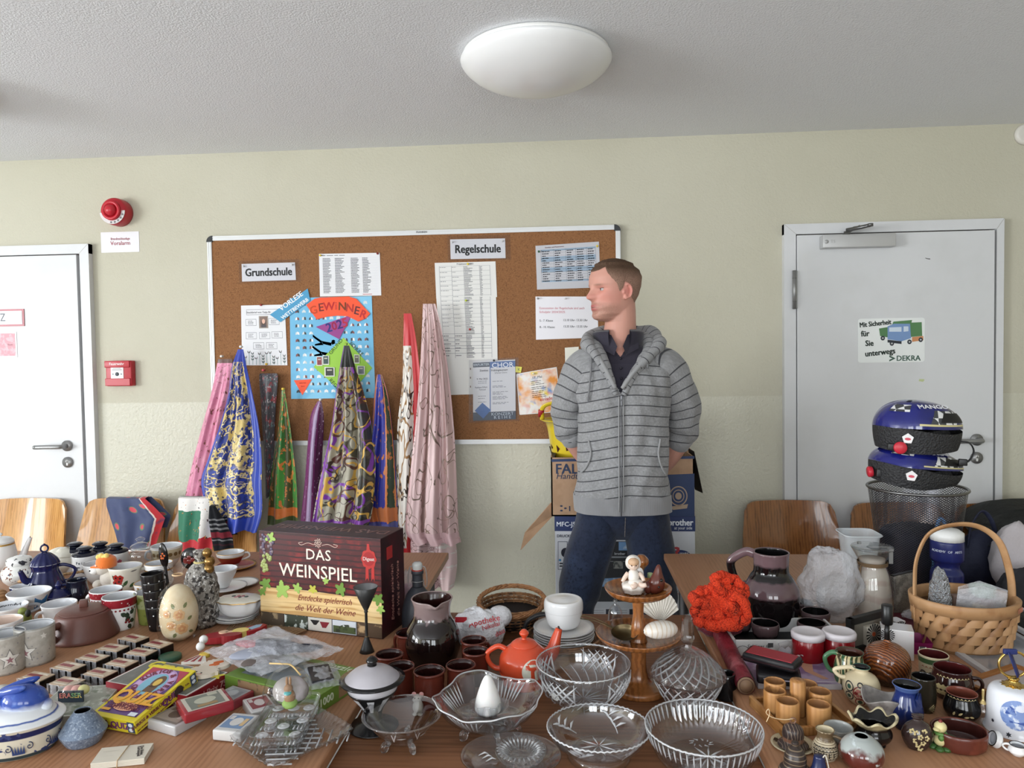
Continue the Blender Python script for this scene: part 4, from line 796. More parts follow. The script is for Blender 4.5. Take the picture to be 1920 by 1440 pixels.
l = q.lid(1,[(41,-1),(41,1.5),(30,5),(12,7)],TC,seg=60); m = MB(); m.box((0,0,13*q.k),(14*q.k,14*q.k,13*q.k),T=MRO(.5,4,'Z'),bev=1.6*q.k); m.build('knob',TC,l)
XM = mat('christmas_red_band',(140,34,44),.25,pats=[('voro',(210,190,190),110,.14,.2)])
for u,vb,vt,r_,lab in ((226,1177,1117,30,'white christmas mug with red band and holly, nearer of the pair'),(200,1150,1105,28,'white christmas mug with red band, farther of the pair')):
    q = Pot('mug',lab,'mug',u,vb,vt,Z,group='red-banded christmas mugs'); q.body([(r_*.72,0),(r_*.8,.1),(r_*.97,.8),(r_,1)],[WHITE,INNER],mn=1); m = MB(); q.band(m,.74,.985,0)
    for j in range(9): q.wrap(m,-28+j*7,.66,ell(0,0,2,2,8),1)
    for dx,f,a in ((8,.3,.6),(12,.38,1.6),(16,.3,-.3),(14,.2,-1.2),(10,.45,2.4),(18,.48,.9)): q.leaf(m,dx,f,12,a,2,.5)
    for dx,f in ((9,.27),(13,.33),(15,.25)): q.wrap(m,dx,f,ell(0,0,2.4,2.4,8),3,.0011)
    m.build('decoration',[XM,C(130,40,46),C(46,62,48),C(130,36,40)],q.root)
    if u < 210: q.handle(150,.75,.3,9,3,WHITE)
q = Pot('mug','slim olive green mug with white inside beside the holly mug','mug',283,1166,1109,Z); q.body([(20,0),(21,.1),(24,.7),(28,1)],[mat('olive_glaze',(120,126,62),.22,pats=[('z',(150,154,110),.045,.2),('noise',(100,110,50),30,.55,.6)]),INNER],mn=1)
DOT = mat('polka_black',(24,22,23),.25)
for j in range(5):
    q = Pot('cup',('bottom','second','third','fourth','topmost')[j]+' black polka-dot cup in the leaning stack','cup',297-j*1.5,1180,1135,Z); q.root.location.z += j*.0215; q.root.rotation_euler = (0,-.02-.01*j,0)
    q.body([(14,0),(16,.1),(20,.8),(20.5,1)],DOT); m = MB(); [q.wrap(m,-16+9*i,.25+.45*(i % 2),ell(0,0,1.4,1.4,8),0) for i in range(5)]; m.build('white_dots',C(220,220,220),q.root)
    if j == 4: q.handle(20,.8,.3,6,2,DOT)
# rose egg in cellophane, khokhloma spoons, silver bag
CELLO = glass('cellophane',(252,252,252),1.5,1.0,.07,(60,.5,.012)); CELLO2 = mat('crinkled_cellophane',(228,230,236),.08,clear=.66,spec=1.,bump=(95,.9,.01))
q = Pot('easter_egg','cream decorative egg with apricot roses wrapped in clear film','decorative egg',337,1198,1088,Z)
q.solid([(12,0),(28,.12),(34,.38),(31,.62),(20,.84),(8,.92)],mat('cream_wax',(214,194,158),.4,pats=[('noise',(226,214,186),14,.45,.6)]),'egg')
m = MB()
for dx,f,r_ in ((0,.5,10),(4,.27,11),(-14,.33,9),(-22,.52,7)):
    q.flower(m,dx,f,r_,0,1,6,.0014); q.flower(m,dx,f,r_*.6,1,0,5,.0022)
for dx,f,a in ((14,.4,.5),(16,.2,-.4),(-8,.6,2),(8,.6,1),(-6,.2,-2)): q.leaf(m,dx,f,11,a,2,.4)
m.build('roses',[mat('apricot_rose',(220,178,128),.5),mat('peach_rose',(206,150,104),.5),C(120,124,82,r=.5)],q.root)
def crk(amp,n): return lambda r,a,z: (lambda f_: (r*f_*cos(a),r*f_*sin(a),z))(1+amp*(noise.noise(Vector((cos(a)*n,sin(a)*n,z*60)))+.5*sin(a*9+z*50)*.4))
m = MB(); m.lathe(catmull([(24*q.k,1*q.k),(36*q.k,10*q.k),(38*q.k,45*q.k),(33*q.k,85*q.k),(16*q.k,108*q.k),(8*q.k,122*q.k),(13*q.k,134*q.k),(17*q.k,140*q.k)],5),48,0,None,crk(.05,2),False); m.build('wrapper',CELLO,q.root)
m = MB(); m.tube([(9*q.k*cos(a*pi/6),9*q.k*sin(a*pi/6),122*q.k) for a in range(12)],1.4*q.k,8,closed=True); m.build('ribbon',C(214,180,140),q.root)
KH = mat('black_lacquer',(22,18,18),.1)
def ladle(lab,u,vb,vt,r_,ry,tilt):
    q = Pot('painted_spoon',lab,'spoon',u,vb,vt,Z,tilt=(0,tilt,0)); m = MB(); m.tube([(0,0,0),(0,0,q.h)],[2.5*q.k,3*q.k],10); m.build('handle',KH,q.root)
    m = MB(); m.ball((0,0,q.h+ry*q.k*.8),r_*q.k,ry=r_*q.k*.35,rz=ry*q.k); bw = m.build('bowl',KH,q.root)
    m = MB()
    for j in range(5): m.ball(((j % 3-1)*r_*.35*q.k,-r_*q.k*.34,q.h+ry*q.k*(.6+.18*(j//2))),r_*.22*q.k,ry=r_*.04*q.k)
    m.build('painted_flowers',mat('khokhloma_red',(100,34,30),.2) if r_ > 15 else mat('khokhloma_orange',(190,90,40),.2),bw)
ladle('black lacquered spoon with orange flowers, standing upright',318,1118,1060,9,24,-.12); ladle('round black lacquered ladle with dark red flowers',358,1112,1064,20,21,.03)
q = Pot('gift_bottle','tall bottle wrapped in silver patterned crackling film, tied at the neck','gift bottle',379,1172,1032,Z)
SIL = mat('silver_speckle_film',(150,146,140),.16,.35,pats=[('noise',(60,56,54),90,.5,.56),('noise',(226,226,224),120,.58,.63)],bump=(140,.9,.008))
q.solid([(25,0),(30,.08),(31,.45),(24,.72),(9,.86),(11,.93),(13,1)],SIL,'wrapped_bottle',fn=crk(.09,2.5),seg=64)
m = MB()
for dx,dz,r_ in ((16,138,9),(20,122,10),(18,108,10)): m.ball((dx*q.k,-4*q.k,dz*q.k),r_*q.k)
m.build('gold_balls',mat('gold_ball',(150,116,66),.2,.7),q.root); m = MB(); m.tube([(10*q.k*cos(a*pi/6),10*q.k*sin(a*pi/6),120*q.k) for a in range(12)],2*q.k,8,closed=True); m.build('cord',C(196,180,120),q.root)
# cups, saucers and plates behind the silver bottle
def plate(label,u,v,r_,z,mats,rise=5,cat='plate',name='plate',seg=56,fn=None,rx=1.,group=None):
    p = at(u,v,z); k_ = 1/SCL(p); t = thing(name,label,cat,p,group=group); m = MB(); R_ = r_*k_
    m.lathe([(.0005,0),(R_*.55,0),(R_*.58,.2*rise*k_),(R_*.9,rise*k_*.75),(R_,rise*k_),(R_*.995,rise*k_+1.4*k_),(R_*.88,rise*k_*.75+1.6*k_),(R_*.56,1.8*k_),(.0005,1.8*k_)],seg,[0]*3+[1]+[1]*2+[0]*2,Matrix.Scale(rx,4,(1,0,0)),fn); m.build('dish',mats,t); return t,k_
RED = mat('oxblood_glaze',(140,44,36),.18)
plate('red saucer with gold rim under the red-banded cup',441,1064,38,Z,[RED,GOLD])
q = Pot('cup','white cup with broad red and gold band on its red saucer','cup',433,1062,1035,Z+.008); q.body([(12,0),(17,.3),(24,.75),(26,1)],[WHITE,INNER,GOLD],mn=1,mr=2); m = MB(); q.band(m,.25,.72,0); q.band(m,.72,.78,1); m.build('red_band',[RED,GOLD],q.root); q.handle(0,.85,.4,8,1.8,WHITE)
plate('white saucer with grey rim lying right of the white coffee cup',452,1097,32,Z,[WHITE,C(170,168,164)]); plate('white saucer with violet flowers under the white coffee cup',424,1104,38,Z+.011,[WHITE,WHITE])
q = Pot('cup','plain white coffee cup narrowing to its foot, on the flowered saucer','cup',419,1100,1066,Z+.018); q.body([(10,0),(12,.15),(22,.7),(26,1)],[WHITE,INNER],mn=1)
for j,(u,v,r_) in enumerate(((444,1160,42),(443,1158,41),(445,1155,39))): plate(('lowest','middle','top')[j]+' white plate of the low stack under the oval covered dish',u,v,r_,Z+.006*j,[WHITE,C(206,206,204)],5,group=None)
p = at(450,1150,Z+.0225); k_ = 1/SCL(p); t = thing('covered_dish','oval white dish with scalloped gold edge and rose bouquet on the plates','dish',p); el = Matrix.Scale(1.0,4,(1,0,0)); sc_ = lambda r,a,z: (r*(1+.03*cos(12*a)*(z > .02))*cos(a)*1.1,r*(1+.03*cos(12*a)*(z > .02))*sin(a)*.8,z)
m = MB(); m.solid([(26*k_,0),(34*k_,8*k_),(38*k_,22*k_),(40*k_,26*k_)],0,72,None,sc_,3); m.build('dish',WHITE,t)
m = MB(); m.solid([(40*k_,26*k_),(40.5*k_,27.5*k_),(34*k_,30*k_),(10*k_,32*k_)],0,72,None,sc_,3); li = m.build('lid',CREAM,t); m = MB(); m.lathe([(40.4*k_,26*k_),(40.9*k_,27.4*k_),(40*k_,28.2*k_)],72,0,None,sc_,False); m.build('gold_edge',GOLD,li)
m = MB(); [m.ball((dx*k_,dy*k_,32*k_),r_*k_,mi,rz=1*k_) for dx,dy,r_,mi in ((0,0,4,0),(6,3,3.5,0),(-6,-3,3.5,1),(3,-5,3,2),(-12,2,4,2),(13,0,4,2),(-4,5,3,1))]; m.build('bouquet',[C(150,60,80),C(190,120,130),C(70,84,80)],li)
# ================================================================ left table, games and glass
class Flat:
    """a box lying down: px corners of its top face far-left, far-right, near-right, near-left, heights of the far and near top edge"""
    def __init__(s,name,label,cat,q,H,zf,zn=None,group=None,wpx=None):
        zn = zf if zn is None else zn
        c = [at(*q[0],zf),at(*q[1],zf),at(*q[2],zn),at(*q[3],zn)]
        ex = (c[1]-c[0]+c[2]-c[3])/2; ey = (c[0]-c[3]+c[1]-c[2])/2; s.w,s.l,s.H = ex.length,ey.length,H
        ex = ex.normalized(); ey = (ey-ex*ey.dot(ex)).normalized(); ez = ex.cross(ey); o = sum(c,Vector())/4-ez*H
        R3 = Matrix((ex,ey,ez)).transposed(); s.root = thing(name,label,cat,o,group=group); s.root.rotation_euler = R3.to_euler()
    def box(s,part,mats,bev=.0012,inset=0,z0=0.,z1=None,mi=0):
        z1 = s.H if z1 is None else z1; m = MB(); m.box((0,0,(z0+z1)/2),(s.w-inset,s.l-inset,z1-z0),mi,bev=bev); return m.build(part,mats,s.root)
    def T(s,a,b,k=1,rot=0): return MTR(((a-.5)*s.w,(.5-b)*s.l,s.H+.0003*k)) @ MRO(rot,4,'Z')
    def quad(s,m,pts,mi=0,k=1): m.add([((a-.5)*s.w,(.5-b)*s.l,s.H+.0003*k) for a,b in pts],[tuple(range(len(pts)))[::-1]],mi,False)
    def rect(s,m,a0,a1,b0,b1,mi=0,k=1): s.quad(m,((a0,b0),(a1,b0),(a1,b1),(a0,b1)),mi,k)
    def oval(s,m,a,b,ra,rb,mi=0,k=1,n=28): s.quad(m,[(a+ra*cos(2*pi*i/n),b+rb*sin(2*pi*i/n)) for i in range(n)],mi,k)
    def front(s,x,f,k=1): return MTR(((x-.5)*s.w,-s.l/2-.0003*k,f*s.H)) @ RX
    def right(s,y,f,k=1): return MTR((s.w/2+.0003*k,(y-.5)*s.l,f*s.H)) @ MRO(pi/2,4,'Z') @ RX
    def left(s,y,f,k=1): return MTR((-s.w/2-.0003*k,(.5-y)*s.l,f*s.H)) @ MRO(-pi/2,4,'Z') @ RX
# ---- the wine game box, upright
A,B,Cc = at(490,1172,TL),at(718,1199,TL),at(738,1184,TL); Hh = aty(715,1010,B.y).z-TL
ex = (B-A); bw = ex.length; rz = atan2(ex.y,ex.x); bd = .125; ctr = (A+B)/2; wn = thing('game_box','large upright dark red wine board game box, standing under the scarves','game box',ctr,rz)
M_wine = mat('wine_red_planks',(74,22,26),.4,pats=[('noise',(120,32,32),22,.5,.66),('z',(34,12,16),.0,0,0,1),('wave',(46,14,18),22,2,.72,.9,'Z')])
M_winedk = mat('wine_dark',(44,16,22),.4,pats=[('noise',(66,20,26),18,.5,.7)])
m = MB(); m.box((0,bd/2,Hh/2),(bw,bd,Hh),1,bev=.0015); m.box((0,-.0004,Hh*.66),(bw-.002,.001,Hh*.66),0); m.build('carton',[M_wine,M_winedk],wn)
def wT(a,f,k=1): return MTR(((a-.5)*bw,-.001-.0003*k,f*Hh)) @ RX
def wq(m,pts,mi=0,k=1): m.add([((a-.5)*bw,-.001-.0003*k,f*Hh) for a,f in pts],[tuple(range(len(pts)))],mi,False)
m = MB(); wq(m,[(.002,.15),(.998,.15),(.998,.41),(.7,.40),(.4,.415),(.002,.41)],0); m.build('wood_panel',mat('pale_plank',(214,182,126),.45,pats=[('wave',(186,146,90),5,9,.55,.95,'Z',1.5),('noise',(228,202,152),8,.5,.7)],sc=(.5,1,4)),wn)
m = MB(); m.text('DAS',Hh*.155,wT(.5,.785),0,bold=.004,space=1.05); m.text('WEINSPIEL',Hh*.19,wT(.49,.605),0,bold=.004,space=1.0,sx=1.0); m.build('title',mat('title_cream',(232,222,206),.5),wn)
m = MB(); m.text('Entdecke spielerisch',Hh*.085,wT(.54,.335,2),0,shear=.4,sx=.9); m.text('die Welt der Weine',Hh*.09,wT(.54,.23,2),0,shear=.4,sx=.95); m.build('subtitle',C(120,44,40,r=.6),wn)
m = MB()
for k in range(5): wq(m,[(.005+k*.199,.01),(.199+k*.199,.01),(.199+k*.199,.145),(.005+k*.199,.145)],k)
wq(m,[(.42,.12),(.5,.12),(.47,.07),(.45,.07)],5,2); wq(m,[(.5,.11),(.58,.11),(.55,.05),(.52,.05)],6,2); wq(m,[(.605,.09),(.79,.085),(.79,.145),(.605,.145)],7,2); wq(m,[(.61,.02),(.79,.02),(.79,.085),(.61,.09)],8,2)
wq(m,[(.66,.085),(.76,.085),(.74,.11),(.69,.105)],1,3)
m.build('photo_strip',[mat('photo_dark',(70,58,46),.4,pats=[('noise',(150,130,100),40,.55,.65)]),mat('photo_vines',(60,66,54),.4,pats=[('noise',(196,204,200),50,.52,.58)]),C(206,204,196),C(168,176,184),mat('photo_glass',(84,66,50),.4,pats=[('noise',(190,160,120),26,.55,.65)]),C(30,30,30),C(130,40,50),C(206,212,220),mat('photo_field',(70,84,46),.5,pats=[('noise',(40,50,28),60,.5,.6)])],wn)
m = MB(); rnd = random.Random(5)
def vleaf(cx,cf,s_,mi,rot=0):
    pts = []
    for k in range(60):
        a = 2*pi*k/60; r_ = s_*(.50+.5*abs(cos(2.5*(a-pi/2)))**1.6)*(1+.07*(-1)**k)*(1-.35*exp(-((a-pi/2)/.3)**2)); pts.append((cx+r_*cos(a+rot)/bw*Hh,cf+r_*sin(a+rot)))
    wq(m,pts,mi,3+rnd.random())
for a,f,s_,mi in ((.05,.45,.075,0),(.19,.40,.10,1),(.32,.43,.06,1),(.45,.43,.055,2),(.56,.53,.04,1),(.68,.46,.075,0),(.84,.46,.06,1),(.97,.40,.07,0),(.99,.30,.05,1),(.10,.93,.07,1),(.02,.36,.05,0)): vleaf(a,f,s_,mi,a*7)
m.build('vine_leaves',[C(106,140,62),C(150,180,90),C(184,180,74)],wn)
m = MB()
for k in range(44): t_ = k/44; m.ball((-bw/2+.008+rnd.random()*.045*(1-t_*.6),-.0012,Hh*(.95-t_*.38)),.0052,1 if t_ > .5 else (0,2)[k % 2],10,ry=.0018)
m.build('grapes',[C(86,74,96),C(150,160,96),C(120,104,110)],wn)
m = MB()
for k in range(26): a = k*2.4; r_ = .0022*sqrt(k); m.ball((r_*cos(a),-.0012,Hh*.91+r_*1.1*sin(a)),.0016,0,8,ry=.0006)
for sg in (-1,1): m.tube([(sg*.012,-.0014,Hh*.89),(sg*.03,-.0014,Hh*.905),(sg*.05,-.0014,Hh*.88),(sg*.058,-.0014,Hh*.90),(sg*.046,-.0014,Hh*.91)],.0007,6,sub=5)
m.build('ornament',C(214,190,176),wn)
m = MB(); n_ = 20; wq(m,[(.905+.058*(1+.06*cos(8*2*pi*k/40))*cos(2*pi*k/40),.79+.096*(1+.06*cos(8*2*pi*k/40))*sin(2*pi*k/40)) for k in range(40)],0,2); wq(m,[(.905+.044*cos(2*pi*k/30),.79+.07*sin(2*pi*k/30)) for k in range(30)],1,3)
for a in (.88,.925): wq(m,[(a,.72),(a+.02,.72),(a+.022,.57),(a+.01,.60),(a-.004,.57)],0,1)
wq(m,[(.888,.86),(.915,.86),(.91,.94),(.893,.94)],0,1); m.text('Digest',Hh*.05,wT(.905,.79,5),2,bold=.01); m.build('wax_seal',[C(176,50,46),C(152,36,38),C(226,206,200)],wn)
m = MB(); Ts = lambda y,f: MTR((bw/2+.0004,y,f*Hh)) @ MRO(pi/2,4,'Z') @ RX @ MRO(pi/2,4,'Z')
m.text('Entdecke spielerisch',Hh*.07,Ts(bd*.45,.4),0,shear=.3); m.text('die Welt der Weine',Hh*.07,Ts(bd*.7,.4),0,shear=.3); m.box((bw/2+.0004,bd*.35,Hh*.82),(.0008,.03,.032),1)
m.text('DAS WEINSPIEL',.05,MTR((0,bd*.5,Hh+.0004)) @ MRO(pi,4,'Z'),2,bold=.004); m.build('side_print',[C(170,120,110),C(170,44,44),C(120,86,80)],wn)
# ---- crochet runner under the box
M_net = mat('crochet',(136,108,80),.9)
p0 = at(458,1142,TL); t = thing('crochet_runner','brown crocheted net runner lying in front of the wine game box','doily',(0,0,TL)); m = MB()
Q = [at(462,1138,TL+.01),at(575,1187,TL),at(505,1215,TL),at(425,1180,TL)]
def net(a,b): return Q[0]*(1-a)*(1-b)+Q[1]*a*(1-b)+Q[2]*a*b+Q[3]*(1-a)*b+Vector((0,0,.004+.004*sin(a*7+b*5)-TL))
for k in range(27):
    for (f_) in (lambda t_: net(k/26,t_),lambda t_: net(t_,k/26)):
        pts = [f_(j/14) for j in range(15)]; m.tube(pts,.0009 if 2 < k < 24 else .002,5)
m.build('net',M_net,t)
# ---- wooden toys
def toy(label,u,v,z,rz,parts,group=None,name='wooden_figure'):
    p = at(u,v,z); k_ = 1/SCL(p); t = thing(name,label,'wooden toy',p,rz,group)
    for nm,pts,z0,z1,col in parts: m = MB(); m.prism([(x*k_,y*k_*1.0) for x,y in pts],z0*k_,z1*k_); m.build(nm,C(*col,r=.45),t)
    return t
toy('red wooden clown figure with blue cap lying on the crochet runner',437,1196,TL+.005,.35,(('body',ell(-20,-8,34,16,18),0,12,(150,34,42)),('hat',[(10,-6),(22,12),(52,22),(60,12),(50,-4),(30,-14)],0,14,(156,36,46)),('cap_stripe',[(26,4),(40,16),(52,17),(48,4),(34,-6)],14,14.6,(150,180,205)),('face',ell(14,-4,15,12,18),0,15,(226,206,120)),('hand',ell(-16,0,9,7),12,14,(226,190,160)),('hand',ell(-4,-6,9,7),12,14,(226,190,160)),('foot',ell(0,-24,18,10,16),0,16,(140,30,38))))
hog = [(26*cos(2*pi*k/40)*(1+.16*(k % 2)*(k < 26)),22*sin(2*pi*k/40)*(1+.16*(k % 2)*(k < 26))) for k in range(40)]
toy('pale wooden spiky hedgehog figure leaning on the race game',381,1264,TL+.036,-.2,(('body',hog,0,7,(216,204,188)),('eye',ell(-8,-8,1.6,1.6,8),7,7.6,(40,40,40)),('eye',ell(4,-10,1.6,1.6,8),7,7.6,(40,40,40)),('mouth',[(-8,-14),(0,-17),(8,-14),(0,-15.4)],7,7.5,(190,90,80))))
toy('second pale wooden spiky figure with orange curls behind the first hedgehog',406,1250,TL+.036,.5,(('body',hog,0,6,(222,210,196)),('curl',ell(-4,-6,9,3.5),6,8,(196,96,40)),('curl',ell(4,3,9,3.5),6,8,(196,96,40))))
toy('red and white striped wooden fan piece beside the dark green lid',368,1240,TL+.034,.1,(('base',[(-22,-14),(24,-14),(10,18),(-2,20)],0,5,(226,222,214)),('stripe',[(-18,-13),(-12,-13),(0,16)],5,5.8,(150,40,50)),('stripe',[(-5,-13),(1,-13),(3,16)],5,5.8,(150,40,50)),('stripe',[(8,-13),(14,-13),(7,14)],5,5.8,(150,40,50)),('disc',ell(8,20,10,7),0,7,(216,186,80))))
for u,v,lab in ((382,1203,'upper small white bead ball beside the film bag'),(376,1216,'lower small white bead ball beside the film bag')):
    p = at(u,v+4,TL+.034); m = MB(); m.ball((0,0,8/SCL(p)),8/SCL(p)); tag(m.build('bead_ball',C(222,222,220,r=.4),None,p),lab,'bead','white bead balls')
q = Pot('green_disc','flat dark green round lid lying among the wooden toys','lid',319,1236,1228,TL); q.solid([(20,0),(20.5,.3),(20,.9),(18,1)],C(44,88,66),'disc',sub=1)
# ---- ten small film-wrapped boxes in two columns
SB = [((251,1197),(296,1208)),((212,1215),(265,1223)),((175,1233),(228,1243)),((129,1250),(188,1262)),((69,1269),(126,1279))]
def small_box():
    t = thing('small_box','','small box'); m = MB(); m.box((0,0,.010),(.062,.040,.020),0,bev=.0012); m.build('tray',C(22,20,20,r=.15),t)
    m = MB(); m.box((0,0,.0208),(.060,.038,.0016),0); m.box((-.008,.002,.0219),(.036,.010,.0006),1); m.box((.006,.012,.0219),(.03,.006,.0006),2); m.box((0,-.012,.0219),(.05,.003,.0006),2); m.build('card_top',[C(186,164,140),C(130,48,52),C(206,196,180)],t)
    m = MB(); m.grid(lambda a,b: ((a-.5)*.066,-.0212+.002*sin(a*19),.022*b+.0008*sin(a*31)),14,4); m.build('film',CELLO2,t); return t
names = ('backmost','second','third','fourth','nearest'); proto = None
for j,(a,b) in enumerate(SB):
    A_,B_ = at(*a,TL+.02),at(*b,TL+.02); rz_ = atan2((B_-A_).y,(B_-A_).x)*.9; sep = (B_-A_).length
    for k,P_ in enumerate((A_,B_)):
        lab = names[j]+' row, '+('left','right')[k]+' film-wrapped small box with beige top'
        if proto is None: proto = small_box(); proto['group'] = 'film-wrapped small boxes in two columns'; proto['label'] = lab; o = proto; o.location = (P_.x,P_.y,TL); o.rotation_euler = (0,0,rz_); o.scale = (min(1,sep/.0655),)*3
        else: dup(proto,(P_.x,P_.y,TL),rz_,lab,scale=(min(1,sep/.0655),)*3)
# ---- quiz box, race game, picture box, card cases
f = Flat('game_box','red race game box with grey top and yellow lettering under the quiz box','game box',((283,1235),(430,1262),(350,1304),(199,1280)),.034,TL+.034)
f.box('carton',C(140,30,42),0); m = MB(); f.rect(m,.01,.99,.01,.99,0,1); f.rect(m,.03,.97,.03,.97,1,2); m.text('Grand Prix',.045,f.T(.55,.18,4),2,bold=.03); [f.rect(m,.3+.1*k,.36+.1*k,.8,.82,3,3) for k in range(6)]; m.build('cover',[C(220,218,214),mat('asphalt_print',(96,98,96),.35,pats=[('noise',(120,124,122),20,.5,.7)]),C(214,200,60),C(206,190,60)],f.root)
m = MB(); m.text('Grand Prix 75',.02,f.right(.45,.5),0,bold=.01); m.text('Grand Prix',.018,f.front(.7,.5),0,bold=.01); m.build('side_lettering',C(206,160,160),f.root)
f = Flat('puzzle_box','grey-green picture box lid lying under the eraser pack','box',((58,1292),(222,1289),(187,1330),(112,1345)),.022,TL+.022); f.box('carton',C(186,188,180),.001)
m = MB(); f.rect(m,.02,.98,.03,.97); m.build('picture',mat('pebble_photo',(138,142,130),.35,pats=[('noise',(176,178,170),70,.5,.6),('noise',(100,112,92),40,.56,.66)]),f.root)
f = Flat('quiz_box','yellow quiz box with purple cover and pharaoh medallion','game box',((274,1247),(360,1253),(259,1359),(184,1337)),.027,TL+.062,TL+.03)
YEL = mat('quiz_yellow',(212,194,44),.35); f.box('carton',YEL,.0012)
m = MB(); f.rect(m,.07,.93,.06,.93,0); f.quad(m,((.07,.06),(.4,.06),(.07,.3)),1,2); f.quad(m,((.7,.06),(.93,.06),(.93,.3)),1,2); f.oval(m,.5,.36,.39,.30,2,3); f.oval(m,.5,.36,.36,.275,3,4); f.oval(m,.5,.37,.24,.21,4,5); f.oval(m,.56,.32,.12,.12,5,6); f.oval(m,.56,.33,.07,.07,6,7); f.rect(m,.45,.66,.4,.52,5,6)
f.quad(m,((.12,.66),(.88,.64),(.9,.72),(.1,.74)),6,6); f.oval(m,.5,.80,.26,.075,7,6); m.build('cover_art',[C(96,66,120),C(160,50,70),C(176,140,186),C(190,158,198),C(120,170,190),C(96,70,50),C(206,172,80),C(222,160,128)],f.root)
m = MB()
for k,ch in enumerate('KURIOS & VERBLÜFFEND'):
    a = pi*.93-k*pi*.93/9.6*.98; m.text(ch,.0165,MTR((f.w*.315*cos(a),f.l*(.14+.245*sin(a)),f.H+.0022)) @ MRO(a-pi/2,4,'Z'),1,bold=.03)
m.text('QUIZ',.05,f.T(.5,.645,9),0,bold=.03,sx=.85,shear=.1); [m.text(t_,.011,f.T(.5,b_,8),1) for t_,b_ in (('EIN UNGEWÖHNLICHES',.77),('DENKSPIEL',.80),('ZUM STAUNEN',.83))]
m.text('KURIOS &',.0095,f.front(.2,.66),1,bold=.02); m.text('VERBLÜFFEND',.0095,f.front(.24,.3),1,bold=.02); m.text('QUIZ',.019,f.front(.66,.5),2,bold=.03)
m.text('KURIOS & VERBLÜFFEND',.0092,f.right(.26,.62),1,bold=.02); m.text('QUIZ',.019,f.right(.55,.55),2,bold=.03); m.text('8+  2-6  No. 7217 8',.007,f.right(.82,.5),1); m.text('DAS UNGEWÖHNLICHE SPIEL ZUM STAUNEN',.0042,f.right(.28,.2),1)
m.build('lettering',[C(222,160,50),C(110,40,60),C(110,50,110)],f.root)
m = MB()
for T_ in (f.front(.9,.5,2),f.right(.93,.5,2)): m.prism([(-.008,-.011),(.008,-.011),(.008,.011),(-.008,.011)],0,.0003,0,T_); m.prism(ell(0,.005,.005,.004,10),.0003,.0006,1,T_); m.prism(ell(0,-.005,.005,.004,10),.0003,.0006,1,T_)
m.prism(ell(0,0,.012,.011,18),0,.0004,2,f.right(.68,.52,2)); f.rect(m,.74,.9,.87,.93,1,7); f.rect(m,.1,.28,.86,.9,3,7); m.build('emblems',[C(60,74,100),C(214,220,226),C(60,46,40),C(222,160,60)],f.root)
p = at(138,1313,TL+.023); k_ = 1/SCL(p); t = thing('eraser_pack','small film pack of pink and yellow erasers with black card lettered ERASER','eraser pack',p,.1)
m = MB(); m.box((0,-8*k_,11*k_),(46*k_,3*k_,21*k_),0); m.text('ERASER',13*k_,MTR((0,-9.7*k_,13*k_)) @ RX,1,bold=.02,sx=.95); m.build('header_card',[C(40,50,62),mat('multi_ink',(206,120,110),.5,pats=[('x',(120,170,120),.0,.02),('noise',(220,190,100),60,.5,.55)])],t)
m = MB(); [m.ball((dx*k_,8*k_,16*k_),11*k_,mi,rz=9*k_) for dx,mi in ((-12,0),(2,0),(14,1))]; m.build('erasers',[C(226,170,160),C(222,216,150)],t); m = MB(); m.ball((2*k_,6*k_,17*k_),30*k_,ry=20*k_,rz=14*k_); m.build('film',CELLO,t)
def case(label,q,zt,H,col,top,extra=None):
    f = Flat('card_case',label,'card game',q,H,zt,group='playing card cases'); f.box('case',mat('case_%d_%d_%d' % col,col,.12,clear=.12,spec=.8),.003)
    m = MB(); f.rect(m,.06,.94,.08,.92,0); f.rect(m,.12,.88,.16,.84,1,2)
    f.oval(m,.5,.5,.2,.22,2,3); f.rect(m,.15,.3,.2,.4,2,3); f.rect(m,.7,.84,.3,.7,3,3); m.build('card_back',[C(*c_,r=.3) for c_ in top],f.root); return f
case('white clear card case, lowest at left under the red case',((322,1313),(372,1331),(345,1362),(290,1352)),TL+.02,.02,(190,188,188),((120,112,106),(150,140,130),(90,76,66),(180,170,160)))
case('red-edged clear card case on top of the card pile',((415,1288),(438,1308),(347,1345),(334,1313)),TL+.042,.02,(150,40,50),((190,184,172),(110,116,110),(176,176,160),(150,120,80)))
case('dark red card case half under the red-edged one',((427,1283),(472,1292),(438,1319),(405,1306)),TL+.02,.02,(150,60,68),((160,160,164),(140,142,150),(170,172,178),(120,122,130)))
case('white card case with blue and yellow picture, nearest the glass tray',((448,1330),(478,1345),(462,1368),(386,1374)),TL+.022,.02,(206,204,202),((200,200,200),(110,140,176),(206,206,204),(206,176,130)))
case('white card case with red back, right of the pile under the egg gift',((455,1310),(500,1300),(520,1322),(470,1338)),TL+.02,.02,(206,204,202),((200,196,198),(130,48,62),(200,190,190),(150,70,80)))
f = Flat('card_deck','stack of cream cards held by a rubber band on the front edge','card deck',((188,1402),(284,1393),(276,1421),(171,1432)),.011,TL+.012)
for k in range(5): f.box('card',C(212,205,190,r=.6),.0006,random.uniform(0,.0015),.0022*k,.0022*k+.0021)
m = MB(); e = .0012; x_ = 0; m.tube([(x_-.001,-f.l/2-e,.0),(x_,-f.l/2-e,f.H+e),(x_+.003,f.l/2+e,f.H+e),(x_+.002,f.l/2+e,0)],.0009,6); m.build('rubber_band',C(190,165,130),f.root); m = MB(); m.text('Das kleine',.008,f.T(.85,.45,1,-1.3),0); m.text('Kartenspiel',.008,f.T(.8,.5,1,-1.3),0); f.rect(m,.1,.4,.3,.32,1); f.rect(m,.15,.35,.6,.61,1); m.build('print',[C(90,84,80),C(190,182,168)],f.root)
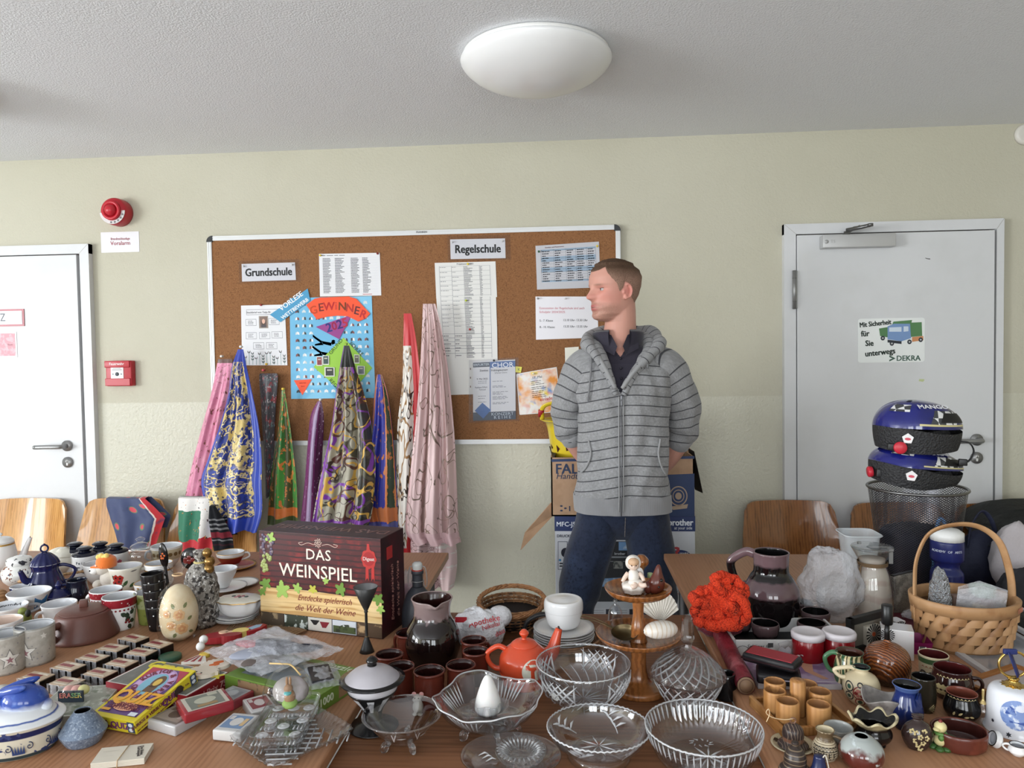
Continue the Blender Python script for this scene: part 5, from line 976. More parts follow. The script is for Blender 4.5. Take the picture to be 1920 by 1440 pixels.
# ---- grey vase and the rabbit tureen
q = Pot('vase','small squat blue-grey speckled vase on the front edge','vase',157,1392,1332,TL)
q.body([(24,0),(30,.04),(40,.35),(38,.45),(22,.85),(16,.96),(15.5,1)],[mat('speckled_glaze',(108,122,142),.3,pats=[('noise',(146,158,174),260,.54,.62),('noise',(80,92,114),200,.58,.66)]),C(40,38,38)],mn=1,t=2.5)
p = at(25,1402,TL); k_ = 1/SCL(p); t = thing('tureen','oval blue and white dish with a blue rabbit lid, left front corner','tureen',p,.12); ov = lambda r,a,z: (r*cos(a)*1.0,r*sin(a)*.74,z)
pr = catmull([(70*k_,0),(76*k_,4*k_),(82*k_,26*k_),(87*k_,50*k_),(91*k_,58*k_)],6)
zz = lambda a,b: (a*k_,b*k_)
m = MB(); m.vessel([(70*k_,0),(76*k_,4*k_),(82*k_,26*k_),(87*k_,50*k_),(91*k_,58*k_)],4*k_,0,1,1,72,None,ov)
m.build('dish',[mat('delft_dish',(214,208,190),.2,pats=[('z',(30,38,84),.041,.052),('z',(52,66,70),.002,.009),('noise',(54,66,110),38,.60,.63)]),WHITE],t)
m = MB()
for j in range(7):
    a0 = -2.5+j*.42; pts = []
    for k in range(26): th_ = k*.32; rr_ = (.5+k*.30)*k_*.9; pts.append((a0*84*k_+rr_*cos(th_),(26+0)*k_+rr_*sin(th_)))
    def onw(x,z): a = x/(84*k_); r = 84.5*k_; return Vector((r*cos(a),r*.74*sin(a),z))
    m.tube([onw(*q_) for q_ in pts],.8*k_,6)
    for e_ in range(5): a_ = a0+.2; m.add([onw(a_*84*k_+x*k_,z*k_)*1.004 for x,z in ((-2+e_*4-8,14),(e_*5-10-1,30),(e_*4-8+3,14))],[(0,1,2),(2,1,0)],1,False) if j % 2 else None
m.build('scroll_pattern',[C(50,60,92),C(70,92,150)],t)
m = MB(); m.solid([(92*k_,58*k_),(91*k_,61*k_),(78*k_,66*k_),(70*k_,74*k_),(50*k_,82*k_),(10*k_,84*k_)],0,72,None,ov,4); li = m.build('lid',mat('delft_lid',(222,224,226),.14,pats=[('z',(60,84,150),.0645,.067,.004,30)]),t)
m = MB(); m.ball((24*k_,0,88*k_),42*k_,ry=32*k_,rz=32*k_); m.ball((-26*k_,0,84*k_),34*k_,ry=26*k_,rz=24*k_); m.ball((62*k_,0,80*k_),12*k_)
for sy in (-1,1): m.ball((4*k_,sy*12*k_,112*k_),40*k_,ry=8*k_,rz=9*k_,rot=MRO(.25*sy,3,'Z') @ MRO(-.3,3,'Y'))
m.build('rabbit',mat('rabbit_blue',(44,70,148),.12,pats=[('noise',(90,120,186),26,.55,.68),('z',(216,222,232),-.02,.083,.02,22,.006)]),li)
p = at(2,1294,TL); k_ = 1/SCL(p); m = MB(); m.solid([(12*k_,0),(13*k_,3*k_),(12*k_,6*k_)],0,24); tag(m.build('small_dish',C(214,212,204),None,p),'edge of a small white round dish behind the rabbit lid','dish')
# ---- film bag with socks, green puzzle, egg gift, glass trays
f = Flat('puzzle_box','green puzzle box with small photo prints under the film bag','puzzle box',((495,1222),(688,1250),(585,1312),(440,1262)),.036,TL+.036); f.box('carton',mat('puzzle_green',(104,134,54),.4),.001)
m = MB(); f.rect(m,.1,.82,.12,.85,0); f.rect(m,.55,.8,.2,.5,1,2); f.oval(m,.88,.5,.03,.05,2,2); m.text('Puzzle',.03,f.T(.8,.1,2),3); m.text('1000',.022,f.right(.18,.5),3,bold=.02); m.box((f.w/2+.0002,f.l*.1,f.H*.5),(.0004,f.l*.3,f.H*.7),4); m.box((f.w*-.1,-f.l/2-.0002,f.H*.5),(f.w*.5,.0004,f.H*.8),4)
m.build('print',[mat('landscape_print',(112,122,130),.35,pats=[('noise',(160,160,150),18,.5,.62),('noise',(96,78,56),22,.56,.64)]),C(150,160,172),C(180,60,50),C(206,214,190),mat('horse_print',(150,120,90),.4,pats=[('noise',(60,50,46),34,.52,.6)])],f.root)
Q = [at(382,1222,TL+.05),at(512,1176,TL+.075),at(645,1216,TL+.06),at(490,1268,TL+.045)]; ctr = sum(Q,Vector())/4; t = thing('film_bag','clear film bag of rolled socks and gloves on the green puzzle box','film bag',ctr)
def bagf(a,b,up): 
    p = Q[0]*(1-a)*(1-b)+Q[1]*a*(1-b)+Q[2]*a*b+Q[3]*(1-a)*b-ctr; e_ = (sin(pi*a)*sin(pi*b))**.6
    return p+Vector((0,0,up*(.016*e_)+.006*noise.noise(Vector((a*7,b*7,up)))+.003*noise.noise(Vector((a*19,b*19,up)))))
m = MB(); m.grid(lambda a,b: bagf(a,b,1),40,40); m.grid(lambda a,b: bagf(1-a,b,-.5),30,30); m.build('film',CELLO2,t)
m = MB(); 
for a,b,r_,l_,mi,rz_ in ((.42,.5,.018,.075,0,.5),(.62,.45,.02,.07,1,-.3),(.3,.62,.014,.05,2,.9),(.68,.68,.013,.06,3,.2),(.5,.25,.012,.05,4,-.2)):
    c0 = bagf(a,b,0); m.ball(c0,l_,mi,20,ry=r_*1.6,rz=r_*.55,rot=MRO(rz_,3,'Z'))
m.build('knitwear',[C(150,154,168,r=.9),C(44,50,70,r=.9),C(96,86,82,r=.9),C(30,34,52,r=.9),C(176,70,84,r=.8)],t)
f = Flat('film_bag','second flat film bag with dark contents on the right of the green puzzle','film bag',((590,1235),(655,1225),(612,1275),(560,1285)),.012,TL+.05); m = MB(); m.grid(lambda a,b: Vector(((a-.5)*f.w,(b-.5)*f.l,.008*sin(pi*a)*sin(pi*b)+.003*noise.noise(Vector((a*9,b*9,2))))),24,24); m.build('film',CELLO2,f.root); m = MB(); m.box((-.005,0,.003),(f.w*.7,f.l*.6,.005),bev=.002); m.build('dark_contents',C(28,28,34),f.root)
q = Pot('easter_gift','film-wrapped Easter nest with a small brown bunny, on the stacked glass trays','easter gift',540,1318,1290,TL+.05)
m = MB(); k_ = q.k; m.ball((6*k_,0,24*k_),34*k_,rz=26*k_,ry=26*k_); m.build('nest_egg',mat('grey_egg',(150,144,140),.45,pats=[('noise',(188,180,186),14,.5,.6),('z',(96,130,60),-.02,.012,.01,60)]),q.root)
m = MB(); m.ball((14*k_,-26*k_,12*k_),14*k_,1,rz=9*k_); m.ball((14*k_,-26*k_,24*k_),10*k_,0,rz=14*k_); m.ball((12*k_,-27*k_,40*k_),8*k_,0); [m.ball((12*k_+sx*3*k_,-25*k_,52*k_),2.6*k_,0,rz=9*k_) for sx in (-1,1)]; m.ball((13*k_,-33*k_,34*k_),7*k_,2,rz=3.5*k_); m.build('bunny',[C(150,116,86,r=.6),C(140,170,90,r=.6),C(90,170,170,r=.6)],q.root)
m = MB(); m.lathe(catmull([(26*k_,0),(42*k_,12*k_),(44*k_,30*k_),(30*k_,56*k_),(8*k_,68*k_),(6*k_,72*k_),(16*k_,84*k_)],5),40,0,None,crk(.06,2),False); m.build('wrapper',CELLO,q.root); m = MB(); m.tube([(-36*k_,6*k_,72*k_),(-10*k_,0,74*k_),(8*k_,0,72*k_),(28*k_,-6*k_,56*k_)],1.6*k_,8,sub=4); m.build('ribbon',C(206,176,120),q.root)
CRY = glass('crystal',(248,249,250),1.55,1.9); CRYB = mat('cut_crystal',(252,252,254),.0,trans=1,ior=1.5,clear=.4,bump=(75,.8,.006,'voro')); CRYC = mat('etched_cuts',(244,245,248),.12,trans=.4,ior=1.5,clear=.1,spec=1.); CRYR = mat('crystal_rim',(252,252,254),.02,trans=1,ior=1.5,clear=.2)
def tray(name,label,q4,zf,H,mats,rim,ribs,zb,feet=False):
    f = Flat(name,label,'glass tray',q4,H,zf); w2,l2 = f.w/2,f.l/2; m = MB()
    def out(t_,rr): # rounded rectangle outline
        a = 2*pi*t_; n_ = 7; c_,s_ = cos(a),sin(a); d = (abs(c_)**n_+abs(s_)**n_)**(-1/n_); return c_*d*(w2-rr),s_*d*(l2-rr)
    N_ = 160
    P_ = [(.999*1,0,0)]; prof = [(rim*1.2,0),(rim*.9,H*.2),(rim*.2,H*.75),(0,H),(rim*.12,H+.001),(rim*.45,H*.7),(rim*1.0,H*.34),(rim*1.6,H*.28)]
    def fn(a,b):
        k = b*(len(prof)-1); i = min(int(k),len(prof)-2); g_ = k-i; rr = prof[i][0]*(1-g_)+prof[i+1][0]*g_; z = prof[i][1]*(1-g_)+prof[i+1][1]*g_
        x,y = out(a,rr-(.0022 if ribs else 0)*max(0,cos(2*pi*a*ribs))*(z > H*.3)); return (x,y,z)
    m.grid(fn,N_*3,len(prof)-1,0,True,True); n0 = N_*3
    ps = [fn(i/n0,0) for i in range(0,n0,3)]; m.add(ps,[tuple(range(len(ps)))[::-1]]); ps = [fn(i/n0,1) for i in range(0,n0,3)]; m.add(ps,[tuple(range(len(ps)))])
    m.build('tray',mats,f.root); return f
f = tray('serving_tray','rectangular crystal serving tray with ribbed sloping rim',((425,1375),(580,1318),(672,1362),(505,1446)),TL+.022,.02,CRY,.02,40,TL)
m = MB()
for k in range(-6,7):
    for s_ in (-1,1): T_ = Tm((0,0,.0068),rz=s_*pi/4); x_ = k*.017; m.tube([(x_,-.055+abs(x_)*.4,0),(x_,.055-abs(x_)*.4,0)],.0016,5,T=T_)
m.build('lattice_cuts',CRYC,f.root)
for j in range(2):
    f = tray('glass_tray',('lower','upper')[j]+' small rectangular pressed-glass tray of the stacked pair',((508,1310+8-j*16),(600,1308-j*14),(572,1400-j*16),(464,1396-j*16)),TL+.028+.022*j,.02,CRY,.008,0,TL)
    m = MB()
    for a,b in ((.2,.22),(.5,.22),(.8,.22),(.2,.5),(.8,.5),(.5,.62),(.2,.8),(.8,.8)):
        m.lathe([(.011,.0062),(.0085,.0082),(.006,.0066),(.003,.0085),(.0004,.009)],20,0,MTR(((a-.5)*f.w,(.5-b)*f.l,0)),cap=False)
        for k in range(3): m.tube([((a-.5)*f.w-.008+k*.007,(.5-b)*f.l-.022,.0068),((a-.5)*f.w-.008+k*.007,(.5-b)*f.l-.034,.0068)],.0014,6)
    m.build('pressed_pattern',CRYC,f.root)
# ---- metal goblet and fondue pot
PEW = mat('blackened_pewter',(62,62,62),.42,.6); q = Pot('candlestick','tall thin black metal candlestick with funnel top','candlestick',688,1222,1100,TL)
q.body([(14,0),(11,.06),(4,.22),(2.6,.25),(2.6,.6),(4,.615),(3,.63),(10,.75),(23,1)],[PEW,mat('pewter_inside',(120,120,122),.35,.7)],mn=1,sub=1,t=1.,floor=.06); m = MB(); [m.ball((0,0,q.h*f_),3.6*q.k,rz=2*q.k) for f_ in (.235,.615)]; m.build('brass_ring',mat('old_brass',(120,100,66),.35,.8),q.root)
q = Pot('fondue_pot','small grey-lidded fondue pot with black rim on a black-white striped burner','fondue pot',700,1362,1292,TM)
q.body([(42,0),(46,.04),(20,.16),(16,.3),(22,.55),(44,.95),(46,1)],[mat('striped_burner',(26,25,26),.2),BLACKG],part='burner',mn=1,seg=60)
m = MB()
for j in range(9):
    a0 = j*2*pi/9; vs = []
    for i in range(7):
        f_ = .5+i*.07; r_ = q.r(f_*q.h)+.0006
        for s_ in (-1,1): a = a0+s_*.16*(.7+.3*f_); vs.append((r_*cos(a),r_*sin(a),f_*q.h))
    m.add(vs,[(2*i,2*i+1,2*i+3,2*i+2) for i in range(6)],0)
m.build('white_stripes',C(206,206,210,r=.25),q.root)
m = MB(); k_ = q.k; m.solid([(44*k_,q.h-2*k_),(47*k_,q.h+6*k_),(46*k_,q.h+14*k_)],0,60); m.build('pot',C(190,188,194,r=.25),q.root)
m = MB(); m.lathe([(44*k_,q.h+12*k_),(60*k_,q.h+18*k_),(61*k_,q.h+21*k_),(48*k_,q.h+22*k_)],60,0); m.build('black_rim',BLACKG,q.root)
m = MB(); m.solid([(50*k_,q.h+21*k_),(49*k_,q.h+24*k_),(34*k_,q.h+36*k_),(14*k_,q.h+43*k_),(9*k_,q.h+45*k_)],0,60,None,None,4); li = m.build('lid',mat('grey_wash_glaze',(176,172,178),.3,pats=[('noise',(160,156,164),12,.45,.6)]),q.root)
m = MB(); m.solid([(9*k_,q.h+44*k_),(9*k_,q.h+51*k_),(11*k_,q.h+53*k_),(9*k_,q.h+58*k_),(4*k_,q.h+62*k_)],0,28,None,None,3); m.build('knob',BLACKG,li)
# ================================================================ middle table
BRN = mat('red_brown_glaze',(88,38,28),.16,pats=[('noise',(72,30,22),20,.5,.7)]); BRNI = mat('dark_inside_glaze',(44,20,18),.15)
for u,vb,vt,r_,lab in ((768,1240,1186,26,'red-brown mug half hidden behind the left flank of the drip-glazed jug'),(731,1284,1226,27,'red-brown mug farthest left in the ring'),(752,1306,1248,27,'red-brown mug behind the grey-lidded fondue pot'),(806,1320,1257,30,'red-brown mug nearest in front of the drip-glazed jug'),(865,1308,1246,28.5,'red-brown mug right of the nearest one'),(893,1278,1220,25.5,'red-brown mug next to the orange teapot handle'),(889,1256,1200,24.5,'red-brown mug in front of the white carrier bag')):
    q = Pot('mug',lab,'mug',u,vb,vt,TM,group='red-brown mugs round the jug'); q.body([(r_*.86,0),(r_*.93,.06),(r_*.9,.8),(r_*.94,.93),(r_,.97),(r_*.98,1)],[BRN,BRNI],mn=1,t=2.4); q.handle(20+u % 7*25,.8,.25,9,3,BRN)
q = Pot('jug','big round-bellied jug with pinkish glaze dripping over dark brown','jug',812,1240,1121,TM)
lip = lambda r,a,z: ((r+(.010*exp(-((a-5.05)/.28)**2) if z > .93*q.h else 0))*cos(a),(r+(.010*exp(-((a-5.05)/.28)**2) if z > .93*q.h else 0))*sin(a),z-(.006*exp(-((a-5.05)/.16)**2) if z > .96*q.h else 0))
DRIP = mat('drip_glaze_jug',(26,16,15),.08,pats=[('z',(116,98,98),.112,.4,.05,42,.004),('z',(142,124,122),.135,.185,.02,30,.02),('z',(64,52,52),.190,.4,.004,60,.004)],coat=.3)
q.body([(40,0),(47,.10),(53,.32),(48,.52),(36,.70),(34,.84),(37,.95),(39,1)],[DRIP,BRNI],mn=1,t=3,seg=96,fn=lip)
q = Pot('bottle','matt black swing-top bottle with grey ceramic stopper behind the jug','bottle',785,1194,1098,TM)
MB_ = mat('matt_black_bottle',(50,52,58),.42); q.solid([(29,0),(30,.06),(30,.52),(22,.82),(11,.98),(10,1.0),(10,1.22),(11.5,1.24),(11.5,1.3)],MB_,'body',sub=3)
k_ = q.k; m = MB(); m.solid([(8*k_,q.h*1.30),(9*k_,q.h*1.34),(9.5*k_,q.h*1.42),(6*k_,q.h*1.46)],0,24); m.build('stopper',C(182,184,182,r=.25),q.root); m = MB(); m.solid([(10.4*k_,q.h*1.28),(10.6*k_,q.h*1.32)],0,24,sub=1); m.build('rubber_seal',C(150,60,50),q.root)
m = MB()
for sx in (-1,1): m.tube([(sx*9*k_,0,q.h*1.38),(sx*15*k_,0,q.h*1.34),(sx*18*k_,0,q.h*1.1),(sx*16*k_,0,q.h*.98),(sx*12*k_,0,q.h*1.02),(sx*11*k_,0,q.h*1.12)],.9*k_,7,sub=5)
m.tube([(11.5*k_*cos(a*pi/8),11.5*k_*sin(a*pi/8),q.h*1.1) for a in range(16)],.8*k_,6,closed=True); m.build('wire_bail',M_steel,q.root)
def blob(m,c,sx,sy,sz,amp,fr,mi=0,seg=40,seed=0,T=None):
    def fn(a,b):
        th,ph = 2*pi*a,-pi/2+pi*b; d = Vector((cos(ph)*cos(th),cos(ph)*sin(th),sin(ph))); n_ = noise.noise(d*fr+Vector((seed,0,0)))+.5*noise.noise(d*fr*2.3+Vector((seed,4,0)))+.3*abs(noise.noise(d*fr*5+Vector((seed,9,0))))
        f_ = 1+amp*n_; z = c[2]+sz*f_*d.z; return (c[0]+sx*f_*d.x,c[1]+sy*f_*d.y,max(z,.0005))
    return m.grid(fn,seg,seg//2,mi,True,True,T=T)
p = at(766,1168,TM); k_ = 1/SCL(p); t = thing('film_bag','crumpled clear bag with pink and yellow pieces right of the wine game box','film bag',p); m = MB(); blob(m,(0,0,44*k_),22*k_,16*k_,52*k_,.22,2.2,seed=3); m.build('film',CELLO2,t)
m = MB(); m.ball((-3*k_,0,22*k_),15*k_,0,rz=20*k_,ry=9*k_); m.ball((2*k_,0,62*k_),16*k_,1,rz=14*k_,ry=8*k_); m.ball((-4*k_,-2*k_,36*k_),12*k_,2,rz=10*k_,ry=8*k_); m.build('contents',[C(206,120,40,r=.5),C(186,110,130,r=.5),C(220,200,120,r=.5)],t)
p = at(906,1206,TM); k_ = 1/SCL(p); t = thing('carrier_bag','crumpled white plastic pharmacy bag with red print','carrier bag',p); PB = mat('white_plastic_bag',(216,216,220),.22,spec=.7,bump=(38,.9,.012),sss=0)
m = MB(); blob(m,(-8*k_,0,26*k_),46*k_,30*k_,40*k_,.20,2.0,seed=7,seg=60); m.ball((30*k_,14*k_,46*k_),24*k_,rz=20*k_); m.build('bag',PB,t)
m = MB()
for t_,dx,dz,s_,r_ in (('Apotheke',6,52,15,.25),('Nikolai',18,43,12,.3),('Bau',34,30,13,.5)): m.text(t_,s_*k_,MTR((dx*k_,-27*k_-.002+abs(dx-6)*.12*k_,dz*k_)) @ RX @ MRO(r_,4,'Z') @ MRO(-.5,4,'X'),0,bold=.01,ext=.0006)
m.box((-38*k_,-22*k_,52*k_),(22*k_,.6*k_,10*k_),0,T=None); m.build('red_print',C(176,40,50,r=.4),t)
# wicker basket at the back, wicker tray under the plates
WICK = mat('dark_wicker',(122,84,52),.55,pats=[('noise',(150,108,70),60,.45,.6),('noise',(76,48,30),50,.55,.65)])
def weave(m,prof,n_st,rows,r_,mi=0,el=1.,T=None):
    """basket wall: rows of strands in and out of n_st stakes; prof(f) -> radius, z"""
    for j in range(rows):
        f_ = (j+.5)/rows; R_,z = prof(f_); pts = []
        for i in range(n_st*2): a = pi*i/n_st; w_ = r_*.9*(1 if (i+j) % 2 else -1)*(1 if i % 2 == 0 else 0); pts.append(((R_+w_)*cos(a),(R_+w_)*sin(a)*el,z))
        m.tube(pts,r_,6,mi,closed=True,T=T)
    for i in range(n_st): a = 2*pi*i/n_st; m.tube([(prof(f_)[0]*cos(a),prof(f_)[0]*sin(a)*el,prof(f_)[1]) for f_ in (0,.33,.66,1)],r_*1.1,6,mi,T=T)
p = at(960,1170,TM); k_ = 1/SCL(p); t = thing('wicker_basket','round brown wicker basket at the back edge of the middle table','basket',p)
m = MB(); weave(m,lambda f_: ((44+16*f_)*k_,(2+40*f_)*k_),16,13,1.7*k_); m.solid([(44*k_,0),(44*k_,2*k_)],0,30,sub=1); m.build('woven_body',WICK,t)
m = MB()
for j in range(5): m.tube([((62+3*cos(a*.9+j*1.25))*k_*cos(a*pi/24),(62+3*cos(a*.9+j*1.25))*k_*sin(a*pi/24),(44+3*sin(a*.9+j*1.25)+9*sin(a*pi/24))*k_) for a in range(48)],1.9*k_,6,closed=True)
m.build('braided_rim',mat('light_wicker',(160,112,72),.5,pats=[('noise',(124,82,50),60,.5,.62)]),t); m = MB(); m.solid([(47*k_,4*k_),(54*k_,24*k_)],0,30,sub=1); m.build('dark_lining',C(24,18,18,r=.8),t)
p = at(1057,1203,TM); k_ = 1/SCL(p); t = thing('wicker_tray','low dark wicker tray under the stack of white plates','tray',p); m = MB()
for j in range(14): m.tube([((6+j*4.6+.9*(-1)**i)*k_*cos(i*pi/24),(6+j*4.6+.9*(-1)**i)*k_*sin(i*pi/24),2.4*k_) for i in range(48)],2.2*k_,5,closed=True)
for j in range(3): m.tube([(69*k_*cos(i*pi/24),69*k_*sin(i*pi/24),(5+j*3.4)*k_) for i in range(48)],2.6*k_,6,closed=True)
m.build('woven_tray',WICK,t)
zz_ = TM+.0072
for j in range(5): plate(('lowest','second','third','fourth','topmost')[j]+' white dinner plate in the stack under the white lidded pot',1057+(j % 2),1200-j*4.5,57,zz_+j*.0068,[WHITE,C(196,196,196)],7,group=None)
q = Pot('lidded_pot','plain white round pot with flat lid on the plate stack','pot',1057,1174,1142,zz_+.034)
q.body([(22,0),(29,.15),(34,.6),(35.5,1)],WHITE); q.lid(1,[(36,-1),(36.5,1),(36.5,12),(35,18),(32,20),(25,19),(8,21),(2,21)],WHITE,sub=3)
# orange tea-for-one
ORG = mat('orange_glaze',(204,76,46),.16,coat=.2); q = Pot('teapot','shiny orange teapot with cream T disc, standing on its matching cup','teapot',984,1282,1208,TM)
q.body([(38,0),(42,.06),(46,.3),(47,.33),(46,.36),(48,.5),(45,.74),(32,.93),(24,1)],ORG,sub=4,seg=60); q.handle(180,.88,.4,22,5,ORG,up=.08); q.spout(18,.55,1.28,22,17,6.5,ORG)
l = q.lid(1,[(25,-1),(25,1.5),(18,7),(8,10)],ORG,knob=[(5,9),(4,13),(8.5,19),(8.5,23),(4,28)])
m = MB(); q.wrap(m,15,.555,ell(0,0,20,20,30),0,.0006)
q.wrap(m,15,.555,[(-13,12),(13,12),(13,5),(4,5),(4,-15),(-4,-15),(-4,5),(-13,5)],1,.0016); q.wrap(m,20,.555,[(-2,1),(10,1),(10,-3),(3,-3),(3,-13),(-2,-13)],0,.0012); m.build('tea_disc',[C(214,212,196,r=.2),ORG],q.root)
m = MB(); q.band(m,.318,.335); m.build('seam',C(110,34,22),q.root)
p = at(1016,1205,TM); k_ = 1/SCL(p); m = MB()
for dy in (0,5): m.tube([(-34*k_,dy*k_,24*k_),(-24*k_,dy*k_,42*k_),(0,dy*k_,53*k_),(20*k_,dy*k_,48*k_),(29*k_,dy*k_,30*k_),(30*k_,dy*k_,4*k_)],3.6*k_,10,sub=5)
m.box((26*k_,0,8*k_),(14*k_,12*k_,14*k_),bev=2*k_); tag(m.build('handle_loop',mat('black_rubber',(20,20,22),.4),None,p),'black looped carrying handle arching behind the orange teapot spout','handle')
# wooden tiered stand
TW = mat('turned_wood',(142,88,46),.2,pats=[('wave',(118,70,34),26,6,.3,.8,'X',2),('noise',(156,100,56),12,.5,.7)],coat=.4)
q = Pot('tiered_stand','two-tier turned wooden stand with a round foot','tiered stand',1198,1292,1187,TM); k_ = q.k; h1 = q.h; h2 = aty(1197,1104,q.p.y).z-TM
q.solid([(52,0),(54,.02),(53,.10),(40,.13),(22,.18),(16,.3),(14,.5),(15,.75),(20,.80)],TW,'foot',sub=4)
m = MB(); m.solid([(18*k_,h1-22*k_),(46*k_,h1-18*k_),(70*k_,h1-10*k_),(79*k_,h1),(77*k_,h1+1.5*k_),(66*k_,h1-7*k_),(44*k_,h1-13*k_),(14*k_,h1-15*k_)],0,72,sub=3); m.build('lower_tray',TW,q.root)
m = MB(); m.solid([(17*k_,h1-15*k_),(14*k_,h1-4*k_),(14*k_,h1+10*k_),(10*k_,h1+36*k_),(12*k_,h2-14*k_)],0,32); m.build('stem',TW,q.root)
m = MB(); m.solid([(12*k_,h2-19*k_),(34*k_,h2-16*k_),(55*k_,h2-8*k_),(62*k_,h2+2*k_),(60*k_,h2+3*k_),(50*k_,h2-5*k_),(30*k_,h2-11*k_),(4*k_,h2-12*k_)],0,72,sub=3); m.build('upper_tray',TW,q.root)
SP = q.p; UT = TM+h2-.0115; LT = TM+h1-.0145
# figurine, ocarina, wooden ball on the upper tray
p = at(1188,1110,UT); k_ = 1/SCL(p); t = thing('figurine','small white porcelain child figurine in a bonnet sitting on the upper tray','figurine',p)
POR = mat('bisque_white',(222,216,208),.35); SKN = mat('bisque_skin',(222,198,182),.4)
m = MB(); m.solid([(18*k_,0),(19*k_,4*k_),(22*k_,10*k_),(20*k_,16*k_),(10*k_,20*k_)],0,28,None,lambda r,a,z: (r*(1+.08*cos(7*a))*cos(a),r*(1+.08*cos(7*a))*sin(a),z)); m.build('leaf_base',POR,t)
m = MB(); m.ball((0,0,30*k_),11*k_,0,rz=14*k_); m.ball((3*k_,-8*k_,21*k_),14*k_,0,ry=9*k_,rz=6*k_); m.tube([(-10*k_,0,36*k_),(-17*k_,-4*k_,28*k_),(-21*k_,-6*k_,21*k_)],[4.5*k_,4*k_,3.4*k_],10,1,sub=3); m.tube([(10*k_,0,36*k_),(16*k_,-4*k_,30*k_),(18*k_,-10*k_,24*k_)],[4.5*k_,4*k_,3.4*k_],10,1,sub=3)
m.tube([(-4*k_,-6*k_,20*k_),(2*k_,-18*k_,18*k_),(-6*k_,-22*k_,15*k_)],[6*k_,5*k_,4*k_],10,1,sub=3); m.tube([(6*k_,-6*k_,20*k_),(14*k_,-18*k_,18*k_),(22*k_,-20*k_,20*k_)],[6*k_,5*k_,4*k_],10,1,sub=3); m.build('body',[POR,SKN],t)
m = MB(); m.ball((0,-1*k_,53*k_),11*k_,0,rz=11.5*k_); m.ball((0,-12*k_,51*k_),2*k_,0); hd = m.build('head',SKN,t); m = MB(); m.solid([(4*k_,-7*k_),(13*k_,-5*k_),(14.5*k_,2*k_),(12*k_,9*k_),(5*k_,13*k_)],0,24,Tm((0,4*k_,54*k_),rx=-1.2) @ MRO(pi,4,'X') @ MRO(pi,4,'X')); m.build('bonnet',POR,hd)
m = MB(); m.ball((0,-4*k_,58*k_),10.5*k_,rz=8*k_); m.build('fringe',mat('figurine_hair',(196,160,128),.5),hd); m = MB(); [m.ball((sx*4*k_,-11.3*k_,53*k_),1.4*k_) for sx in (-1,1)]; m.build('eyes',C(60,40,36),hd)
m = MB(); m.ball((11*k_,8*k_,32*k_),9*k_,rz=13*k_,ry=3*k_); m.build('wing',mat('wing_glass',(214,210,206),.25),t)
p = at(1229,1111,UT); k_ = 1/SCL(p); m = MB(); t = thing('ocarina','dark red-brown clay bird whistle on the right of the upper tray','ocarina',p); m.solid([(10*k_,0),(15*k_,8*k_),(15*k_,22*k_),(9*k_,36*k_),(5*k_,48*k_),(2*k_,53*k_)],0,28,None,lambda r,a,z: (r*cos(a)+.12*z,r*sin(a)*.8,z)); m.ball((-14*k_,-2*k_,10*k_),8*k_,rz=12*k_); m.build('body',mat('ocarina_clay',(86,40,30),.2),t)
m = MB(); m.ball((10*k_,-10*k_,26*k_),3*k_); m.ball((5*k_,-12.5*k_,14*k_),2.2*k_); m.build('finger_hole',C(24,14,12),t)
p = at(1203,1092,UT); k_ = 1/SCL(p); m = MB(); m.solid([(9*k_,0),(6*k_,6*k_),(4*k_,22*k_),(7*k_,28*k_),(13*k_,36*k_),(13*k_,44*k_),(6*k_,52*k_)],0,24); tag(m.build('wooden_finial',TW,None,p),'turned wooden mushroom-shaped piece standing behind the white figurine','wooden piece')
p = at(1219,1090,UT); k_ = 1/SCL(p); m = MB(); m.solid([(5*k_,0),(5*k_,14*k_),(4*k_,16*k_)],0,20); tag(m.build('tiny_pot',C(160,180,130,r=.3),None,p),'tiny pale green pot top between the knob and the bird whistle','pot')
# glass bell, strainer, shells on the lower tray
p = at(1154,1172,LT+.004); k_ = 1/SCL(p); t = thing('glass_bell','small clear glass hand bell with violet edge on the lower tray','bell',p); m = MB(); m.vessel([(16*k_,0),(14*k_,12*k_),(12*k_,28*k_),(6*k_,38*k_),(2*k_,41*k_)][:4],1.2*k_,0,0,0,32); m.build('bell',GLJ,t); m = MB(); m.solid([(3*k_,37*k_),(2*k_,42*k_),(4*k_,46*k_),(2*k_,50*k_)],0,16); m.build('grip',CRY,t); m = MB(); m.lathe([(16*k_,.2*k_),(16.4*k_,2*k_)],30,cap=False); m.build('violet_edge',C(100,90,150,r=.2),t)
p = at(1173,1196,LT+.003); k_ = 1/SCL(p); t = thing('strainer','dark brass tea strainer with long wire handle on the lower tray','strainer',p,-.35); m = MB(); m.vessel([(6*k_,0),(18*k_,5*k_),(25*k_,12*k_)],1*k_,0,0,0,36,MTR((0,0,2*k_)) @ MRO(.45,4,'X'),lambda r,a,z: (r*cos(a)*1.05,r*sin(a)*.8,z)); m.build('bowl',mat('tarnished_brass',(78,66,42),.32,.7),t)
m = MB(); m.tube([(-24*k_,4*k_,14*k_),(-60*k_,16*k_,22*k_),(-94*k_,30*k_,20*k_),(-98*k_,28*k_,14*k_)],1*k_,7,sub=3); m.tube([(-24*k_,0,14*k_),(-60*k_,10*k_,20*k_),(-98*k_,28*k_,14*k_)],1*k_,7,sub=3); m.build('wire_handle',mat('tarnished_brass',(78,66,42),.32,.7),t)
p = at(1238,1170,LT+.004); k_ = 1/SCL(p); m = MB(); SHL = mat('scallop_shell',(214,208,198),.4,pats=[('noise',(190,170,140),30,.6,.7)])
